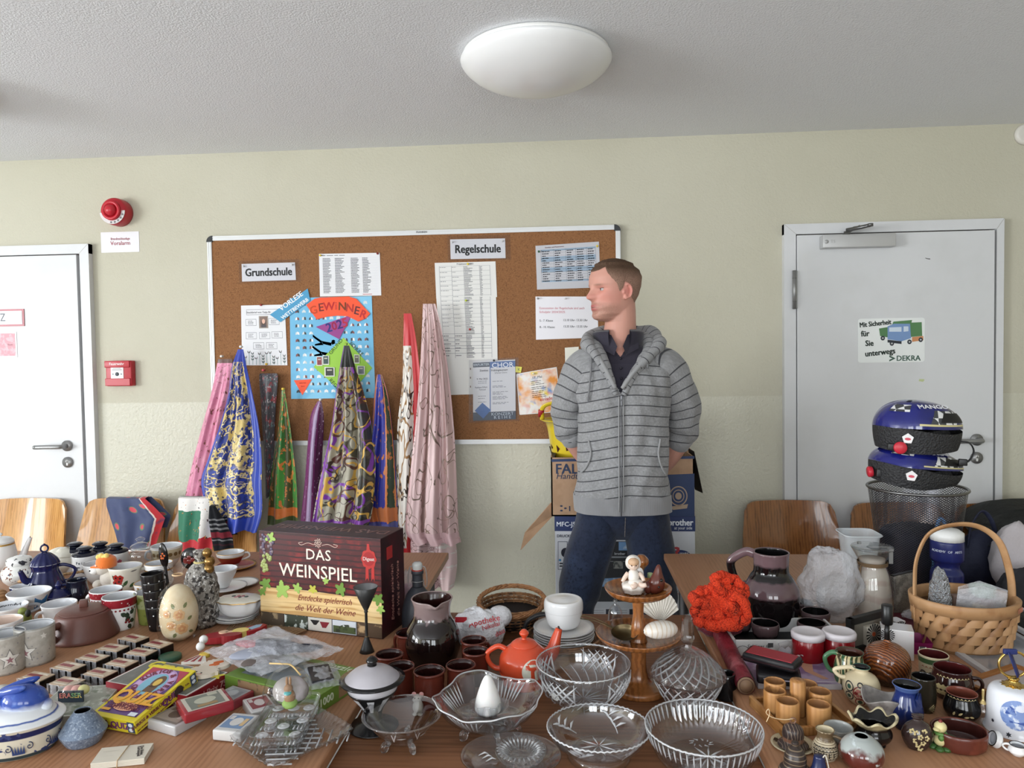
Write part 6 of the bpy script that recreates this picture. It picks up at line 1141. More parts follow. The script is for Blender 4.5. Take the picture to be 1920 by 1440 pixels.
def scal(a,b):
    th_ = -1.15+2.3*a; r_ = b*66*k_*(1-.05*abs(2*a-1)**3); d = 10*sin(pi*min(b*.75,1))*k_*(1-(2*a-1)**2*.7)+1.6*k_*b*cos(a*2*pi*13)
    return (r_*sin(th_)*.62,-d,2*k_+r_*cos(th_)*.9)
m.grid(scal,104,20); m.grid(lambda a,b: Vector(scal(1-a,b))+Vector((0,1.6*k_,0)),104,20); o = m.build('scallop_shell',SHL,None,p,rot=(-.25,0,.1)); tag(o,'big white ribbed scallop shell standing behind the wooden stem','shell','sea shells on the lower tray')
p = at(1239,1198,LT+.006); k_ = 1/SCL(p); t = thing('whelk_shell','smooth white shell with brown slit lying at the front of the lower tray','shell',p,.28,'sea shells on the lower tray'); m = MB()
def whk(a,b): x = (2*b-1); r_ = 18*k_*max(.02,(1-abs(x)**2.4))**.6; th_ = 2*pi*a; dent = 1-.25*exp(-((a-.70)/.035)**2); return (x*34*k_,r_*cos(th_)*dent,17*k_+r_*sin(th_)*dent*.95)
m.grid(whk,72,40,0,True,True); m.build('shell',mat('whelk_white',(222,216,208),.3,pats=[('wave',(206,190,170),30,2,.7,.95,'X')]),t)
m = MB(); pts = [Vector(whk(.70,.08+.84*j/24))+Vector((0,-.0006,.0004)) for j in range(25)]; m.tube(pts,[1.2*k_]+[2.3*k_]*23+[1.2*k_],8); m.build('slit',C(126,84,66,r=.4),t)
# ---------------------------------------------------------------- crystal
def scroll_foot(m,c,d,k_,s_=1.):
    """little curled glass foot at c, curling outwards along d"""
    c = Vector(c); d = Vector(d); up = Vector((0,0,1)); pts = [c-d*6*k_*s_+up*18*k_*s_,c+d*2*k_*s_+up*12*k_*s_]
    for j in range(12): a = 2.2-j*.55; r_ = (8-.45*j)*k_*s_; pts.append(c+d*(7*k_*s_+r_*cos(a))+up*(8*k_*s_+r_*sin(a)))
    m.tube(pts,[4.5*k_*s_]*4+[4*k_*s_]*10,10,sub=2)
def cuts(m,R,z0,z1,n,r_,tw=0.,a0=0.,sy=1.):
    for j in range(n):
        a = a0+2*pi*j/n; m.tube([(R(z)*cos(a+tw*g_)*1.002,R(z)*sin(a+tw*g_)*1.002*sy,z) for g_,z in ((g/6,z0+(z1-z0)*g/6) for g in range(7))],[.0003,r_,r_*1.3,r_*1.4,r_*1.3,r_,.0003],5)
def starcut(m,R_,n,z,c=(0,0),r_=.0016,a0=0.):
    for j in range(n): a = a0+2*pi*j/n; m.tube([(c[0]+R_*.08*cos(a),c[1]+R_*.08*sin(a),z),(c[0]+R_*.5*cos(a),c[1]+R_*.5*sin(a),z),(c[0]+R_*cos(a),c[1]+R_*sin(a),z)],[.0004,r_,.0003],5)
# footed bowl
q = Pot('glass_bowl','plain flared glass bowl on curled feet, leftmost of the glassware','glass bowl',755,1398,1337,TM); k_ = q.k; z0 = .012
q.root.location.z += 0; m = MB(); m.vessel([(24*k_,z0),(30*k_,z0+.004),(52*k_,z0+.4*q.h),(68*k_,z0+.75*q.h),(75*k_,q.h)],3.4*k_,0,0,0,72); m.build('bowl',CRY,q.root); q.prof = [(28*k_,z0),(52*k_,z0+.4*q.h),(75*k_,q.h)]
for a in (-2.4,-.85,1.5): m = MB(); scroll_foot(m,(30*k_*cos(a),30*k_*sin(a),0),(cos(a),sin(a),0),k_); m.build('curled_foot',CRYR,q.root)
m = MB()
for dx,f_ in ((-20,.7),(24,.62)): q.wrap(m,dx,f_,[(-1,12),(1,12),(6,-12),(4,-12)],0,.0004); q.wrap(m,dx+8,f_,[(-1,12),(1,12),(-3,-12),(-5,-12)],0,.0004); q.wrap(m,dx+18,f_-.05,[(-9,0),(0,2),(9,0),(0,-2)],0,.0004)
m.build('engraving',CRYC,q.root); m = MB(); m.tube([(74*k_*cos(a*pi/40),74*k_*sin(a*pi/40),q.h) for a in range(80)],.0013,6,closed=True); m.build('polished_rim',CRYR,q.root)
# square bowl with candle
q = Pot('glass_bowl','square wavy-rimmed crystal bowl on scroll feet holding a white candle','glass bowl',916,1366,1304,TM); k_ = q.k; Hq = q.h
def sq(r,a,z): f_ = z/Hq; aa = a+.35; d = (abs(cos(aa))**3.2+abs(sin(aa))**3.2)**(-1/3.2); rr_ = r*(1+(d-1)*.75*f_)*(1+.02*f_*cos(12*aa)); return (rr_*cos(a),rr_*sin(a),z+.006*f_*f_*cos(4*aa+pi))
m = MB(); m.vessel([(48*k_,.014),(56*k_,.018),(78*k_,Hq*.5),(92*k_,Hq*.85),(95*k_,Hq)],3.6*k_,0,0,0,120,None,sq); m.build('bowl',CRY,q.root)
for a in (-2.3,-1.2,-.4,1.2,2.4): m = MB(); scroll_foot(m,(52*k_*cos(a),52*k_*sin(a),0),(cos(a),sin(a),0),k_,1.1); m.build('curled_foot',CRYR,q.root)
m = MB()
for j in range(4):
    for i in range(-3,4):
        a = j*pi/2+.35+i*.085+pi/4; m.tube([sq(66*k_+g_*26*k_+.0006,a+.02*i*g_,Hq*(.42+.5*g_)) for g_ in (0,.3,.6,1)],[.0004,.0016,.0018,.0005],5)
starcut(m,44*k_,10,.0215); m.build('cut_fans',CRYC,q.root); m = MB(); m.tube([sq(94*k_,a*2*pi/120,Hq) for a in range(120)],.0015,6,closed=True); m.build('cut_rim',CRYC,q.root)
t = thing('candle_holder','clear glass flower-shaped candle holder inside the square crystal bowl','candle holder',q.p+Vector((0,.0,.0225))); m = MB()
pet = lambda r,a,z: (r*(1+.16*cos(6*a))*cos(a),r*(1+.16*cos(6*a))*sin(a),z)
m.vessel([(20*k_,0),(44*k_,5*k_),(52*k_,12*k_)],4*k_,0,0,0,72,None,pet); m.vessel([(14*k_,6*k_),(26*k_,14*k_),(30*k_,30*k_)],3*k_,0,0,0,72,None,pet); m.build('petals',CRY,t)
m = MB(); m.solid([(20*k_,10*k_),(25*k_,18*k_),(22*k_,38*k_),(13*k_,64*k_),(7*k_,76*k_),(3*k_,80*k_)],0,36); tag(m.build('candle',mat('white_wax',(226,224,222),.5,sss=.2),None,q.p+Vector((0,0,.0225))),'white cone-shaped candle in the glass flower holder','candle')
# large bowl
q = Pot('glass_bowl','large deep cut-crystal bowl with lattice panels before the tiered stand','glass bowl',1094,1316,1241,TM); k_ = q.k
m = MB()
saw = lambda r,a,z: (r*cos(a),r*sin(a),z+(.0012*cos(60*a) if z > q.h*.98 else 0))
m = MB(); m.vessel([(40*k_,0),(52*k_,.008),(76*k_,q.h*.35),(88*k_,q.h*.75),(88*k_,q.h)],4*k_,0,0,0,120,None,saw); m.build('bowl',CRY,q.root); q.prof = catmull([(52*k_,.008),(76*k_,q.h*.35),(88*k_,q.h*.75),(88*k_,q.h)],5)
m = MB()
for a0 in (1.12,2.8,-.6,-2.2):
    for j in range(4):
        for s_ in (-1,1):
            m.tube([(lambda r_,a,z: ((r_-4.4*k_*(a0 > 0))*cos(a),(r_-4.4*k_*(a0 > 0))*sin(a),z))(q.r(q.h*f_),a0+s_*(f_-.63)*.9+(j-1.5)*.17,q.h*f_) for f_ in (.38,.5,.63,.75,.88)],[.0005,.002,.0024,.002,.0005],5)
    for s_ in (-1,1): m.tube([(lambda r_,a,z: (r_*cos(a),r_*sin(a),z))(q.r(q.h*f_)-4.4*k_*(a0 > 0),a0+s_*.42,q.h*f_) for f_ in (.34,.63,.92)],[.0005,.0026,.0005],6)
starcut(m,60*k_,16,.0075,r_=.0018); m.build('cut_lattice',CRYC,q.root); m = MB(); m.tube([(87*k_*cos(a*pi/80),87*k_*sin(a*pi/80),q.h+.0008*cos(a*40)) for a in range(160)],.0014,6,closed=True); cuts(m,lambda z: q.r(z),q.h*.1,q.h*.5,24,.0011,.3); m.build('cut_rim',CRYC,q.root)
m = MB(); q.wrap(m,-54,.5,ell(0,0,9,8,14),0,.001); m.build('price_sticker',C(222,222,218,r=.6),q.root)
# oval bowl
q = Pot('glass_bowl','oval crystal bowl with branch cuts and a ring foot, front middle','glass bowl',1123,1419,1362,TM); k_ = q.k; ovl = lambda r,a,z: (r*cos(a),r*sin(a)*(1-.06*z/q.h),z+(.0010*cos(56*a) if z > q.h*.97 else 0))
m = MB(); m.lathe([(54*k_,0),(60*k_,.002),(56*k_,.014),(46*k_,.016)],72,0,None,ovl,False); m.vessel([(46*k_,.014),(60*k_,.018),(84*k_,q.h*.6),(97*k_,q.h)],4*k_,0,0,0,120,None,ovl); m.build('bowl',CRY,q.root)
m = MB()
for a0 in (.9,2.3,4.0,5.4):
    R_ = lambda z: (60+37*(z-.018)/(q.h-.018))*k_
    m.tube([ovl(R_(z),a0+g_*.5,z) for g_,z in ((g/5,.02+(q.h-.03)*g/5) for g in range(6))],.0011,5)
    for j in range(6): g_ = .15+j*.13; z = .02+(q.h-.03)*g_; s_ = (-1)**j; m.tube([ovl(R_(z),a0+g_*.5,z),ovl(R_(z+.006),a0+g_*.5+s_*.12,z+.007),ovl(R_(z+.010),a0+g_*.5+s_*.24,z+.010)],[.0005,.0026,.0004],6)
starcut(m,36*k_,8,.021,a0=.3); m.build('branch_cuts',CRYC,q.root); m = MB(); m.tube([ovl(96*k_,a*2*pi/112,q.h) for a in range(112)],.0015,6,closed=True); m.build('cut_rim',CRYC,q.root)
# round bowl
q = Pot('glass_bowl','wide round crystal bowl with ribbed rim and star-cut floor, right front','glass bowl',1332,1424,1362,TM); k_ = q.k; flu = lambda r,a,z: (r*(1+.010*cos(56*a)*min(1,z/.03))*cos(a),r*(1+.010*cos(56*a)*min(1,z/.03))*sin(a),z+(.001*cos(56*a) if z > q.h*.98 else 0))
q.root.location.x -= .012
m = MB(); m.vessel([(74*k_,0),(84*k_,.004),(98*k_,q.h*.5),(108*k_,q.h)],4.5*k_,0,0,0,336,None,flu,3); m.build('bowl',CRY,q.root)
m = MB(); starcut(m,40*k_,9,.0075,(8*k_,-6*k_),.0022)
for cx,cy in ((-46,-4),(4,46),(48,-30)): [m.tube([((cx+16*cos(a))*k_,(cy+10*sin(a))*k_,.0072),((cx+24*cos(a+.25))*k_,(cy+16*sin(a+.25))*k_,.0072)],[.0015,.0004],5) for a in (i*pi/5 for i in range(10))]
m.build('floor_cuts',CRYC,q.root); m = MB(); cuts(m,lambda z: (98+10*(z-q.h*.5)/(q.h*.5))*k_,q.h*.55,q.h*.97,56,.0011); m.build('rib_cuts',CRYC,q.root); m = MB(); m.tube([(107*k_*cos(a*pi/60),107*k_*sin(a*pi/60),q.h+.001+.0008*cos(a*28)) for a in range(120)],.0016,6,closed=True); m.build('cut_rim',CRYC,q.root)
# lidded jar
q = Pot('glass_jar','lidded pressed-crystal jar with tall faceted knob','glass jar',1290,1318,1266,TM); k_ = q.k; swl = lambda r,a,z: (r*(1+.012*cos(20*a+z*160))*cos(a),r*(1+.012*cos(20*a+z*160))*sin(a),z)
m = MB(); m.vessel([(42*k_,.006),(46*k_,.010),(52*k_,q.h*.5),(62*k_,q.h*.9),(66*k_,q.h)],3.6*k_,0,0,0,160,None,swl); m.build('jar',CRYB,q.root)
for a in (-2.2,-.6,.9,2.6): m = MB(); scroll_foot(m,(34*k_*cos(a),34*k_*sin(a),0),(cos(a),sin(a),0),k_,.7); m.build('curled_foot',CRYR,q.root)
m = MB(); m.vessel([(69*k_,q.h),(70*k_,q.h+4*k_),(60*k_,q.h+18*k_),(42*k_,q.h+36*k_),(20*k_,q.h+50*k_),(9*k_,q.h+54*k_)],3.4*k_,0,0,0,160,None,swl,4,.0002); li = m.build('lid',CRYB,q.root); m = MB(); RL = lambda z: (70-50*((z-q.h)/(50*k_))**1.25)*k_; cuts(m,lambda z: RL(z)+.0006,q.h+4*k_,q.h+46*k_,20,.0016,.7); cuts(m,lambda z: RL(z)+.0006,q.h+6*k_,q.h+24*k_,20,.0012,-.5,.1); m.build('swirl_cuts',CRYC,li); m = MB(); cuts(m,lambda z: (46+20*(z-.01)/(q.h-.01))*k_+.0006,.014,q.h*.95,18,.0016,.55); cuts(m,lambda z: (46+20*(z-.01)/(q.h-.01))*k_+.0006,.014,q.h*.95,18,.0011,-.45,.1); m.build('swirl_cuts',CRYC,q.root)
m = MB(); hx = lambda r,a,z: (r*cos(round(a*8/(2*pi))*2*pi/8),r*sin(round(a*8/(2*pi))*2*pi/8),z); m.lathe([(.0004,q.h+50*k_),(9*k_,q.h+52*k_),(7*k_,q.h+60*k_),(12*k_,q.h+66*k_),(13*k_,q.h+70*k_),(9.5*k_,q.h+108*k_),(5*k_,q.h+114*k_),(.0004,q.h+115*k_)],8,0); [m.sm.__setitem__(i,False) for i in range(len(m.sm))]; m.build('knob',CRY,li)
# oval dish and ashtray at the front edge
q = Pot('glass_dish','shallow oval glass dish at the front edge, with engraved leaves','glass dish',958,1432,1416,TM); k_ = q.k; el2 = lambda r,a,z: (r*cos(a),r*sin(a)*.86,z)
m = MB(); m.vessel([(60*k_,0),(70*k_,.003),(86*k_,.012),(95*k_,.017)],4*k_,0,0,0,96,None,el2); m.build('dish',CRY,q.root); m = MB(); [m.tube([((-62+8*j)*k_,(10-10*j)*k_,.0085),((-52+8*j)*k_,(20-9*j)*k_,.009),((-44+8*j)*k_,(16-9*j)*k_,.0088)],[.0004,.0022,.0004],5) for j in range(3)]; m.build('engraving',CRYC,q.root)
p = q.p+Vector((.018,.0,.0072)); t = thing('ashtray','round ridged crystal candle dish standing in the oval glass dish','ashtray',p); rdg = lambda r,a,z: (r*(1+.03*abs(cos(14*a)))*cos(a),r*(1+.03*abs(cos(14*a)))*sin(a),z)
m = MB(); m.vessel([(30*k_,0),(40*k_,.006),(46*k_,.016),(47*k_,.020)],12*k_,0,0,0,224,None,rdg,3); m.build('dish',CRYB,t); m = MB(); [m.tube([(22*k_*cos(a),22*k_*sin(a),.009),(34*k_*cos(a),34*k_*sin(a),.019),(45*k_*cos(a),45*k_*sin(a),.0205)],[.0008,.0022,.0008],6) for a in (i*pi/14 for i in range(28))]; m.build('ridges',CRYC,t)
# mouse
p = at(784,1338,TM); k_ = 1/SCL(p); t = thing('figurine','small grey-white mouse figurine sitting up before the brown mugs','figurine',p); m = MB(); m.ball((0,0,13*k_),10*k_,rz=14*k_); m.ball((0,-2*k_,31*k_),7.5*k_,rz=7*k_); m.ball((-5*k_,-6*k_,29*k_),4*k_); m.ball((-4*k_,-8*k_,3*k_),5*k_,rz=3*k_); m.ball((5*k_,-8*k_,3*k_),5*k_,rz=3*k_); m.build('body',mat('mouse_grey',(186,178,166),.6,pats=[('noise',(150,142,130),60,.5,.65)]),t)
m = MB(); [m.ball((sx*7*k_,0,37*k_),4.4*k_,ry=1.8*k_) for sx in (-1,1)]; m.build('ears',C(206,150,146,r=.6),t); m = MB(); [m.ball((dx*k_,-8.4*k_,33*k_),1.2*k_) for dx in (-4,3)]; m.build('eyes',BLACKG,t)
# ================================================================ right table
# crochet heap, rolled cloth, black mug
CRO = mat('orange_crochet',(222,62,26),.85,bump=(260,.8,.004,'voro'),pats=[('voro',(180,44,18),240,.8,.5)])
p = at(1352,1188,TR+.03); k_ = 1/SCL(p); t = thing('crochet_scarf','heap of bright orange-red crocheted scarf left of the tall dark jug','scarf',p); m = MB(); rnd = random.Random(11)
for cx,cz,R_,r_,tl,rz_ in ((-24,28,20,12,.3,.2),(10,26,22,13,.1,.9),(-30,66,20,11,.5,.4),(-2,72,22,11,1.1,-.3),(24,62,22,11,.7,.6),(14,90,20,9,.9,.1),(-12,48,24,12,.2,.0),(30,36,18,11,.4,1.0),(0,100,14,8,1.3,.5),(34,84,12,8,.4,.4),(-34,44,14,11,.2,.1)):
    n_ = 26; m.tube([MTR((cx*k_,rnd.uniform(-10,6)*k_,cz*k_)) @ MRO(rz_,4,'Z') @ MRO(tl,4,'X') @ Vector((R_*k_*cos(2*pi*i/n_),R_*k_*sin(2*pi*i/n_)*.8,3*k_*sin(4*pi*i/n_))) for i in range(n_)],[r_*k_*(1+.10*sin(i*2.4)) for i in range(n_)],14,closed=True)
m.ball((0,6*k_,46*k_),30*k_,rz=44*k_); m.tube([(16*k_,-24*k_,84*k_),(34*k_,-26*k_,70*k_),(44*k_,-26*k_,40*k_)],[8*k_,9*k_,8*k_],12,sub=6); m.build('crochet',CRO,t)
A,B = at(1399,1303,TR),at(1352,1205,TR); r_ = 17.5/SCL(A); d = (B-A); L_ = d.length; t = thing('rolled_cloth','dark red mottled roll of wrapping paper with pale end disc','roll',A+Vector((0,0,r_)),atan2(d.y,d.x)); m = MB()
m.lathe([(r_*.995,0),(r_,.002),(r_*1.02,L_*.3),(r_*1.04,L_*.6),(r_*1.0,L_)],36,0,MRO(pi/2,4,'Y'),lambda r,a,z: (r*(1+.03*noise.noise(Vector((cos(a)*2,sin(a)*2,z*18))))*cos(a),r*(1+.03*noise.noise(Vector((cos(a)*2,sin(a)*2,z*18))))*sin(a),z),False); m.build('sheet',mat('crimson_mottled',(126,36,50),.45,pats=[('noise',(176,96,104),24,.52,.66),('noise',(96,24,38),12,.55,.7)],bump=(50,.6,.008)),t)
m = MB(); m.tube([(.001,0,0),(-.0006,0,0)],r_*.93,36); m.build('end_disc',C(140,112,88,r=.6),t); m = MB(); m.tube([(-.0004,0,0),(-.0014,0,0)],r_*.74,32); m.tube([(-.0012,0,0),(-.002,0,0)],r_*.66,32,1); m.build('disc_ring',[C(96,70,54,r=.6),C(134,106,82,r=.6)],t)
p = at(1350,1190,TR); m = MB(); k_ = 1/SCL(p); blob(m,(0,0,14*k_),40*k_,26*k_,20*k_,.15,2.2,seed=5); tag(m.build('folded_cloth',mat('crimson_cloth',(112,32,48),.5,sheen=.3,bump=(30,.8,.01)),None,p),'folded dark red cloth under the orange crocheted heap','cloth')
q = Pot('mug','black mug lying in shadow between the lidded crystal jar and the red roll','mug',1362,1308,1262,TM); q.body([(18,0),(19,.1),(17,1)],BLACKG); q.handle(20,.8,.2,8,2.5,BLACKG)
# jug in its tray with small bowls
t4 = [at(1335,1152,TR+.04),at(1548,1160,TR+.04),at(1597,1200,TR+.04),at(1380,1201,TR+.04)]
f = Flat('tray_box','shallow white open box holding the dark jug and its small bowls','box',((1342,1158),(1545,1158),(1590,1200),(1381,1201)),.038,TR+.038); m = MB(); w2,l2,th = f.w/2,f.l/2,.006
for c_,d_ in (((-w2+th/2,0),(th,f.l)),((w2-th/2,0),(th,f.l)),((0,-l2+th/2),(f.w,th)),((0,l2-th/2),(f.w,th))): m.box((c_[0],c_[1],f.H/2),(d_[0],d_[1],f.H),bev=.001)
m.build('side_wall',mat('white_card',(206,206,204),.5),f.root); m = MB(); m.box((0,0,.002),(f.w-.012,f.l-.012,.004)); m.build('black_lining',C(22,22,24,r=.5),f.root)
m = MB(); m.text('Schönes für',.012,f.front(.22,.62),0,shear=.3); m.text('dein Zuhause',.012,f.front(.3,.3),0,shear=.3); m.box((-w2+f.w*.32,-l2-.0004,f.H*.7),(.012,.0006,.010),0); [m.tube([(-w2+.02+.014*cos(a*pi/10),-l2-.0004,f.H*.35+.012*sin(a*pi/10)) for a in range(20)],.0006,4,closed=True)]; m.build('print',C(70,70,72),f.root)
LAVA = mat('lava_glaze',(18,14,15),.1,pats=[('z',(92,72,76),.080,.118,.012,60,.003),('z',(104,82,86),.155,.4,.012,70,.004)],coat=.3)
BZ = TR+.0045; q = Pot('jug','tall dark jug with mauve glaze bands and ear handle in the white box','jug',1446,1168,1035,BZ)
q.body([(38,0),(47,.1),(51,.34),(49,.5),(38,.66),(32,.74),(32,.92),(33,1)],[LAVA,BLACKG],mn=1,t=3,seg=64); q.handle(180,.96,.5,22,6,LAVA,flat=1.4,up=.02)
LAV2 = mat('lava_bowl_glaze',(26,20,21),.12,pats=[('z',(86,68,70),.012,.2,.014,70,.004)])
for u,vb,vt,r_,lab in ((1388,1184,1156,22,'small dark bowl at the left end of the white box'),(1435,1197,1168,25.5,'small dark bowl in front of the tall dark jug'),(1529,1176,1146,26,'small dark bowl at the back right of the white box'),(1522,1196,1167,26.5,'small dark bowl behind the first red jar'),(1503,1152,1128,20,'small dark bowl peeping out right behind the tall dark jug')):
    q = Pot('small_bowl',lab,'bowl',u,vb,vt,BZ,group='small dark bowls in the white box'); q.body([(r_*.62,0),(r_*.85,.25),(r_,.75),(r_*.97,1)],[LAV2,BLACKG],mn=1,t=2.2)
RJ = mat('red_jar',(132,20,28),.2); LIDW = mat('frosted_lid',(206,200,204),.35,sss=.0)
for u,vb,vt,lab in ((1515,1244,1190,'red jar with whitish plastic lid, the left one with a twisted cord'),(1573,1244,1189,'red jar with whitish plastic lid, the right one by the black frame')):
    q = Pot('jar',lab,'jar',u,vb,vt,TR,group='red jars with white lids'); q.body([(26,0),(28,.04),(28,1)],RJ,sub=1); q.lid(1,[(30,-5),(30.5,3),(29,6),(26,7.5),(24,6),(4,6.5)],LIDW,sub=1)
p = at(1500,1252,TR); k_ = 1/SCL(p); m = MB(); m.tube([(-22*k_,0,4*k_),(-14*k_,-2*k_,20*k_),(4*k_,-2*k_,24*k_),(14*k_,-2*k_,16*k_),(16*k_,-4*k_,3*k_)],1.5*k_,8,0,sub=6); tag(m.build('cord_loop',mat('twisted_cord',(200,196,190),.7,pats=[('wave',(90,30,36),60,0,.4,.6,'DIAGONAL')]),None,p),'white and red twisted cord loop before the left red jar','cord')
p = at(1472,1240,TR); k_ = 1/SCL(p); m = MB(); m.prism([(-12*k_,10*k_),(-6*k_,14*k_),(0,10*k_),(6*k_,14*k_),(12*k_,10*k_),(10*k_,0),(0,-12*k_),(-10*k_,0)],0,.003,0,MTR((0,0,14*k_)) @ RX); m.tube([(-6*k_,-.001,24*k_),(-12*k_,-.001,34*k_),(2*k_,-.001,38*k_)],.8*k_,6,sub=4); tag(m.build('heart_tag',C(168,164,166,r=.5),None,p),'pale heart-shaped tag hanging before the white box','tag')
# purses and magazine
f = Flat('magazine','magazine with lilac cover and bare arm, lying under the purses','magazine',((1402,1243),(1555,1233),(1562,1289),(1412,1274)),.012,TR+.012); f.box('pages',C(190,186,190,r=.6),.0008); m = MB(); f.rect(m,0,1,0,1,0); f.quad(m,((.68,.05),(.8,.0),(.86,.1),(.78,.5),(.9,.8),(.82,.82),(.68,.5)),1,2); f.rect(m,.72,.96,.9,.93,2,2)
m.build('cover',[mat('lilac_cover',(128,104,140),.3,pats=[('noise',(176,160,186),16,.5,.6)]),C(196,150,124),C(214,206,214)],f.root)
f = Flat('purse','dark purse with pale zip under the red and black one','purse',((1420,1243),(1506,1250),(1497,1272),(1416,1262)),.022,TR+.036); f.box('body',mat('black_leather',(24,22,26),.45),.006); m = MB(); m.box((0,-f.l/2-.0006,f.H*.6),(f.w*.7,.0012,.0022)); m.build('zip',C(170,164,180),f.root)
f = Flat('purse','long black purse with bright red upper panel','purse',((1403,1206),(1508,1231),(1488,1247),(1396,1224)),.02,TR+.062); f.box('body',mat('black_leather',(24,22,26),.45),.007); m = MB(); m.box((0,.0,f.H+.0004),(f.w*.86,f.l*.8,.0016),bev=.0006); m.build('red_panel',C(150,36,48,r=.5),f.root); m = MB(); m.box((0,-f.l*.02,f.H*.45),(f.w*1.01,f.l*1.02,.003)); m.build('edge_seam',C(40,20,24),f.root)
# bamboo cups on a tray
BAM = mat('bamboo',(176,126,74),.4,pats=[('wave',(158,108,58),40,2,.3,.9,'X'),('noise',(190,142,90),10,.5,.7)],sc=(1,1,.15)); BAMI = mat('bamboo_inside',(150,104,62),.55)
f = Flat('wooden_tray','square bamboo tray with raised edges under the bamboo cups','tray',((1427,1312),(1548,1300),(1590,1362),(1440,1372)),.012,TR+.012); w2,l2 = f.w/2,f.l/2; m = MB(); m.box((0,0,.004),(f.w,f.l,.008),bev=.0015); m.build('board',BAM,f.root)
m = MB(); [m.box((sx*(w2-.004),0,.012),(.008,f.l,.016),bev=.001) for sx in (-1,1)]; [m.box((0,sy*(l2-.004),.011),(f.w,.008,.012),bev=.001) for sy in (-1,1)]; m.build('edge_rail',BAM,f.root)
for u,vb,vt,r_,lab in ((1453,1322,1277,19.5,'bamboo cup at the back left of the wooden tray'),(1453,1337,1294,20.5,'bamboo cup at the left edge of the tray, second row'),(1477,1358,1314,21.5,'bamboo cup at the front left of the tray'),(1513,1322,1281,19,'bamboo cup half hidden behind the closed bamboo tube'),(1537,1340,1296,21,'bamboo cup at the right edge of the tray, second row'),(1535,1362,1320,22,'bamboo cup at the front right of the tray')):
    q = Pot('bamboo_cup',lab,'cup',u,vb,vt,TR+.0085,group='bamboo cups on the tray'); q.body([(r_*.97,0),(r_,.05),(r_,.95),(r_*.97,1)],[BAM,BAMI],mn=1,t=2.6,sub=1,seg=36)
q = Pot('bamboo_tube','tall closed bamboo tube in the middle of the bamboo cups','toothpick holder',1496,1340,1275,TR+.0085); q.solid([(13.5,0),(14,.02),(14,.97),(13,1)],BAM,'tube',sub=1); m = MB(); m.solid([(5*q.k,q.h),(4.6*q.k,q.h+.8*q.k)],0,20,sub=1); m.build('stopper',BAMI,q.root)
# clear bag, tub, carafe
p = at(1562,1168,TR); k_ = 1/SCL(p); t = thing('plastic_bag','big puffed clear plastic bag left of the sand carafe','plastic bag',p); m = MB(); blob(m,(0,12*k_,66*k_),56*k_,30*k_,74*k_,.18,1.8,seed=2,seg=64); m.build('film',mat('crackling_film',(226,228,234),.10,clear=.62,spec=1.,bump=(48,1,.014)),t)
m = MB(); m.ball((6*k_,10*k_,50*k_),34*k_,rz=40*k_,ry=18*k_); m.build('wrapped_content',mat('tissue',(150,140,134),.7,pats=[('noise',(190,186,184),12,.45,.6)]),t)
p = at(1610,1100,TR); k_ = 1/SCL(p); t = thing('plastic_tub','empty clear plastic food tub behind the sand carafe','tub',p); zt = aty(1610,999,p.y).z-TR; m = MB(); rq = lambda r,a,z: (r*cos(a)*(abs(cos(a))**5+abs(sin(a))**5)**-.2,r*sin(a)*(abs(cos(a))**5+abs(sin(a))**5)**-.2,z)
m.vessel([(22*k_,0),(24*k_,zt*.3),(31*k_,zt*.96),(34*k_,zt)],1.4*k_,0,0,0,64,None,rq,1); m.build('tub',mat('clear_plastic',(226,232,236),.1,clear=.6,spec=.8),t); m = MB(); m.tube([rq(34*k_,a*2*pi/64,zt) for a in range(64)],1.2*k_,6,closed=True); m.build('rim',mat('clear_rim',(222,228,232),.2,clear=.3),t)
q = Pot('carafe','glass carafe filled with pale sand, twine tied round its neck','carafe',1635,1158,1028,TR)
q.body([(33,0),(36,.05),(36,.35),(31,.6),(25,.75),(25,.84),(34,.97),(36,1)],glass('carafe_glass',(250,251,250),1.45,1.3),t=1.6,part='glass'); k_ = q.k
m = MB(); m.solid([(30*k_,3*k_),(33.6*k_,q.h*.06),(33.6*k_,q.h*.35),(28.8*k_,q.h*.6),(22.8*k_,q.h*.75),(22.5*k_,q.h*.86)],0,44,sub=4); m.build('sand_filling',mat('pale_sand',(196,184,176),.8,pats=[('noise',(208,206,190),9,.5,.6),('wave',(186,168,160),8,5,.6,.9,'Z')]),q.root)
m = MB(); m.solid([(36*k_,q.h),(37*k_,q.h+2*k_),(36*k_,q.h+4*k_),(28*k_,q.h+4.5*k_)],0,44,sub=1); m.build('glass_lid',GLJ,q.root); m = MB(); m.box((22*k_,-28*k_,q.h-10*k_),(7*k_,2*k_,22*k_)); m.box((22*k_,-26*k_,q.h+4*k_),(8*k_,8*k_,4*k_)); m.box((-14*k_,24*k_,q.h+4*k_),(6*k_,6*k_,5*k_)); m.build('clip',M_steel,q.root)
TWN = mat('jute_twine',(112,90,66),.9); m = MB()
for j in range(3): m.tube([(25.8*k_*cos(a*pi/16),25.8*k_*sin(a*pi/16),q.h*.775+j*2.2*k_) for a in range(32)],1.3*k_,6,closed=True)
m.tube([(-24*k_,-10*k_,q.h*.78),(-28*k_,-14*k_,q.h*.6),(-33*k_,-16*k_,q.h*.45)],1.4*k_,6,sub=4); m.tube([(-24*k_,-10*k_,q.h*.78),(-31*k_,-12*k_,q.h*.6),(-38*k_,-15*k_,q.h*.36)],1.6*k_,6,sub=4); m.ball((-33*k_,-15*k_,q.h*.55),5*k_,rz=6*k_); m.build('twine',TWN,q.root)
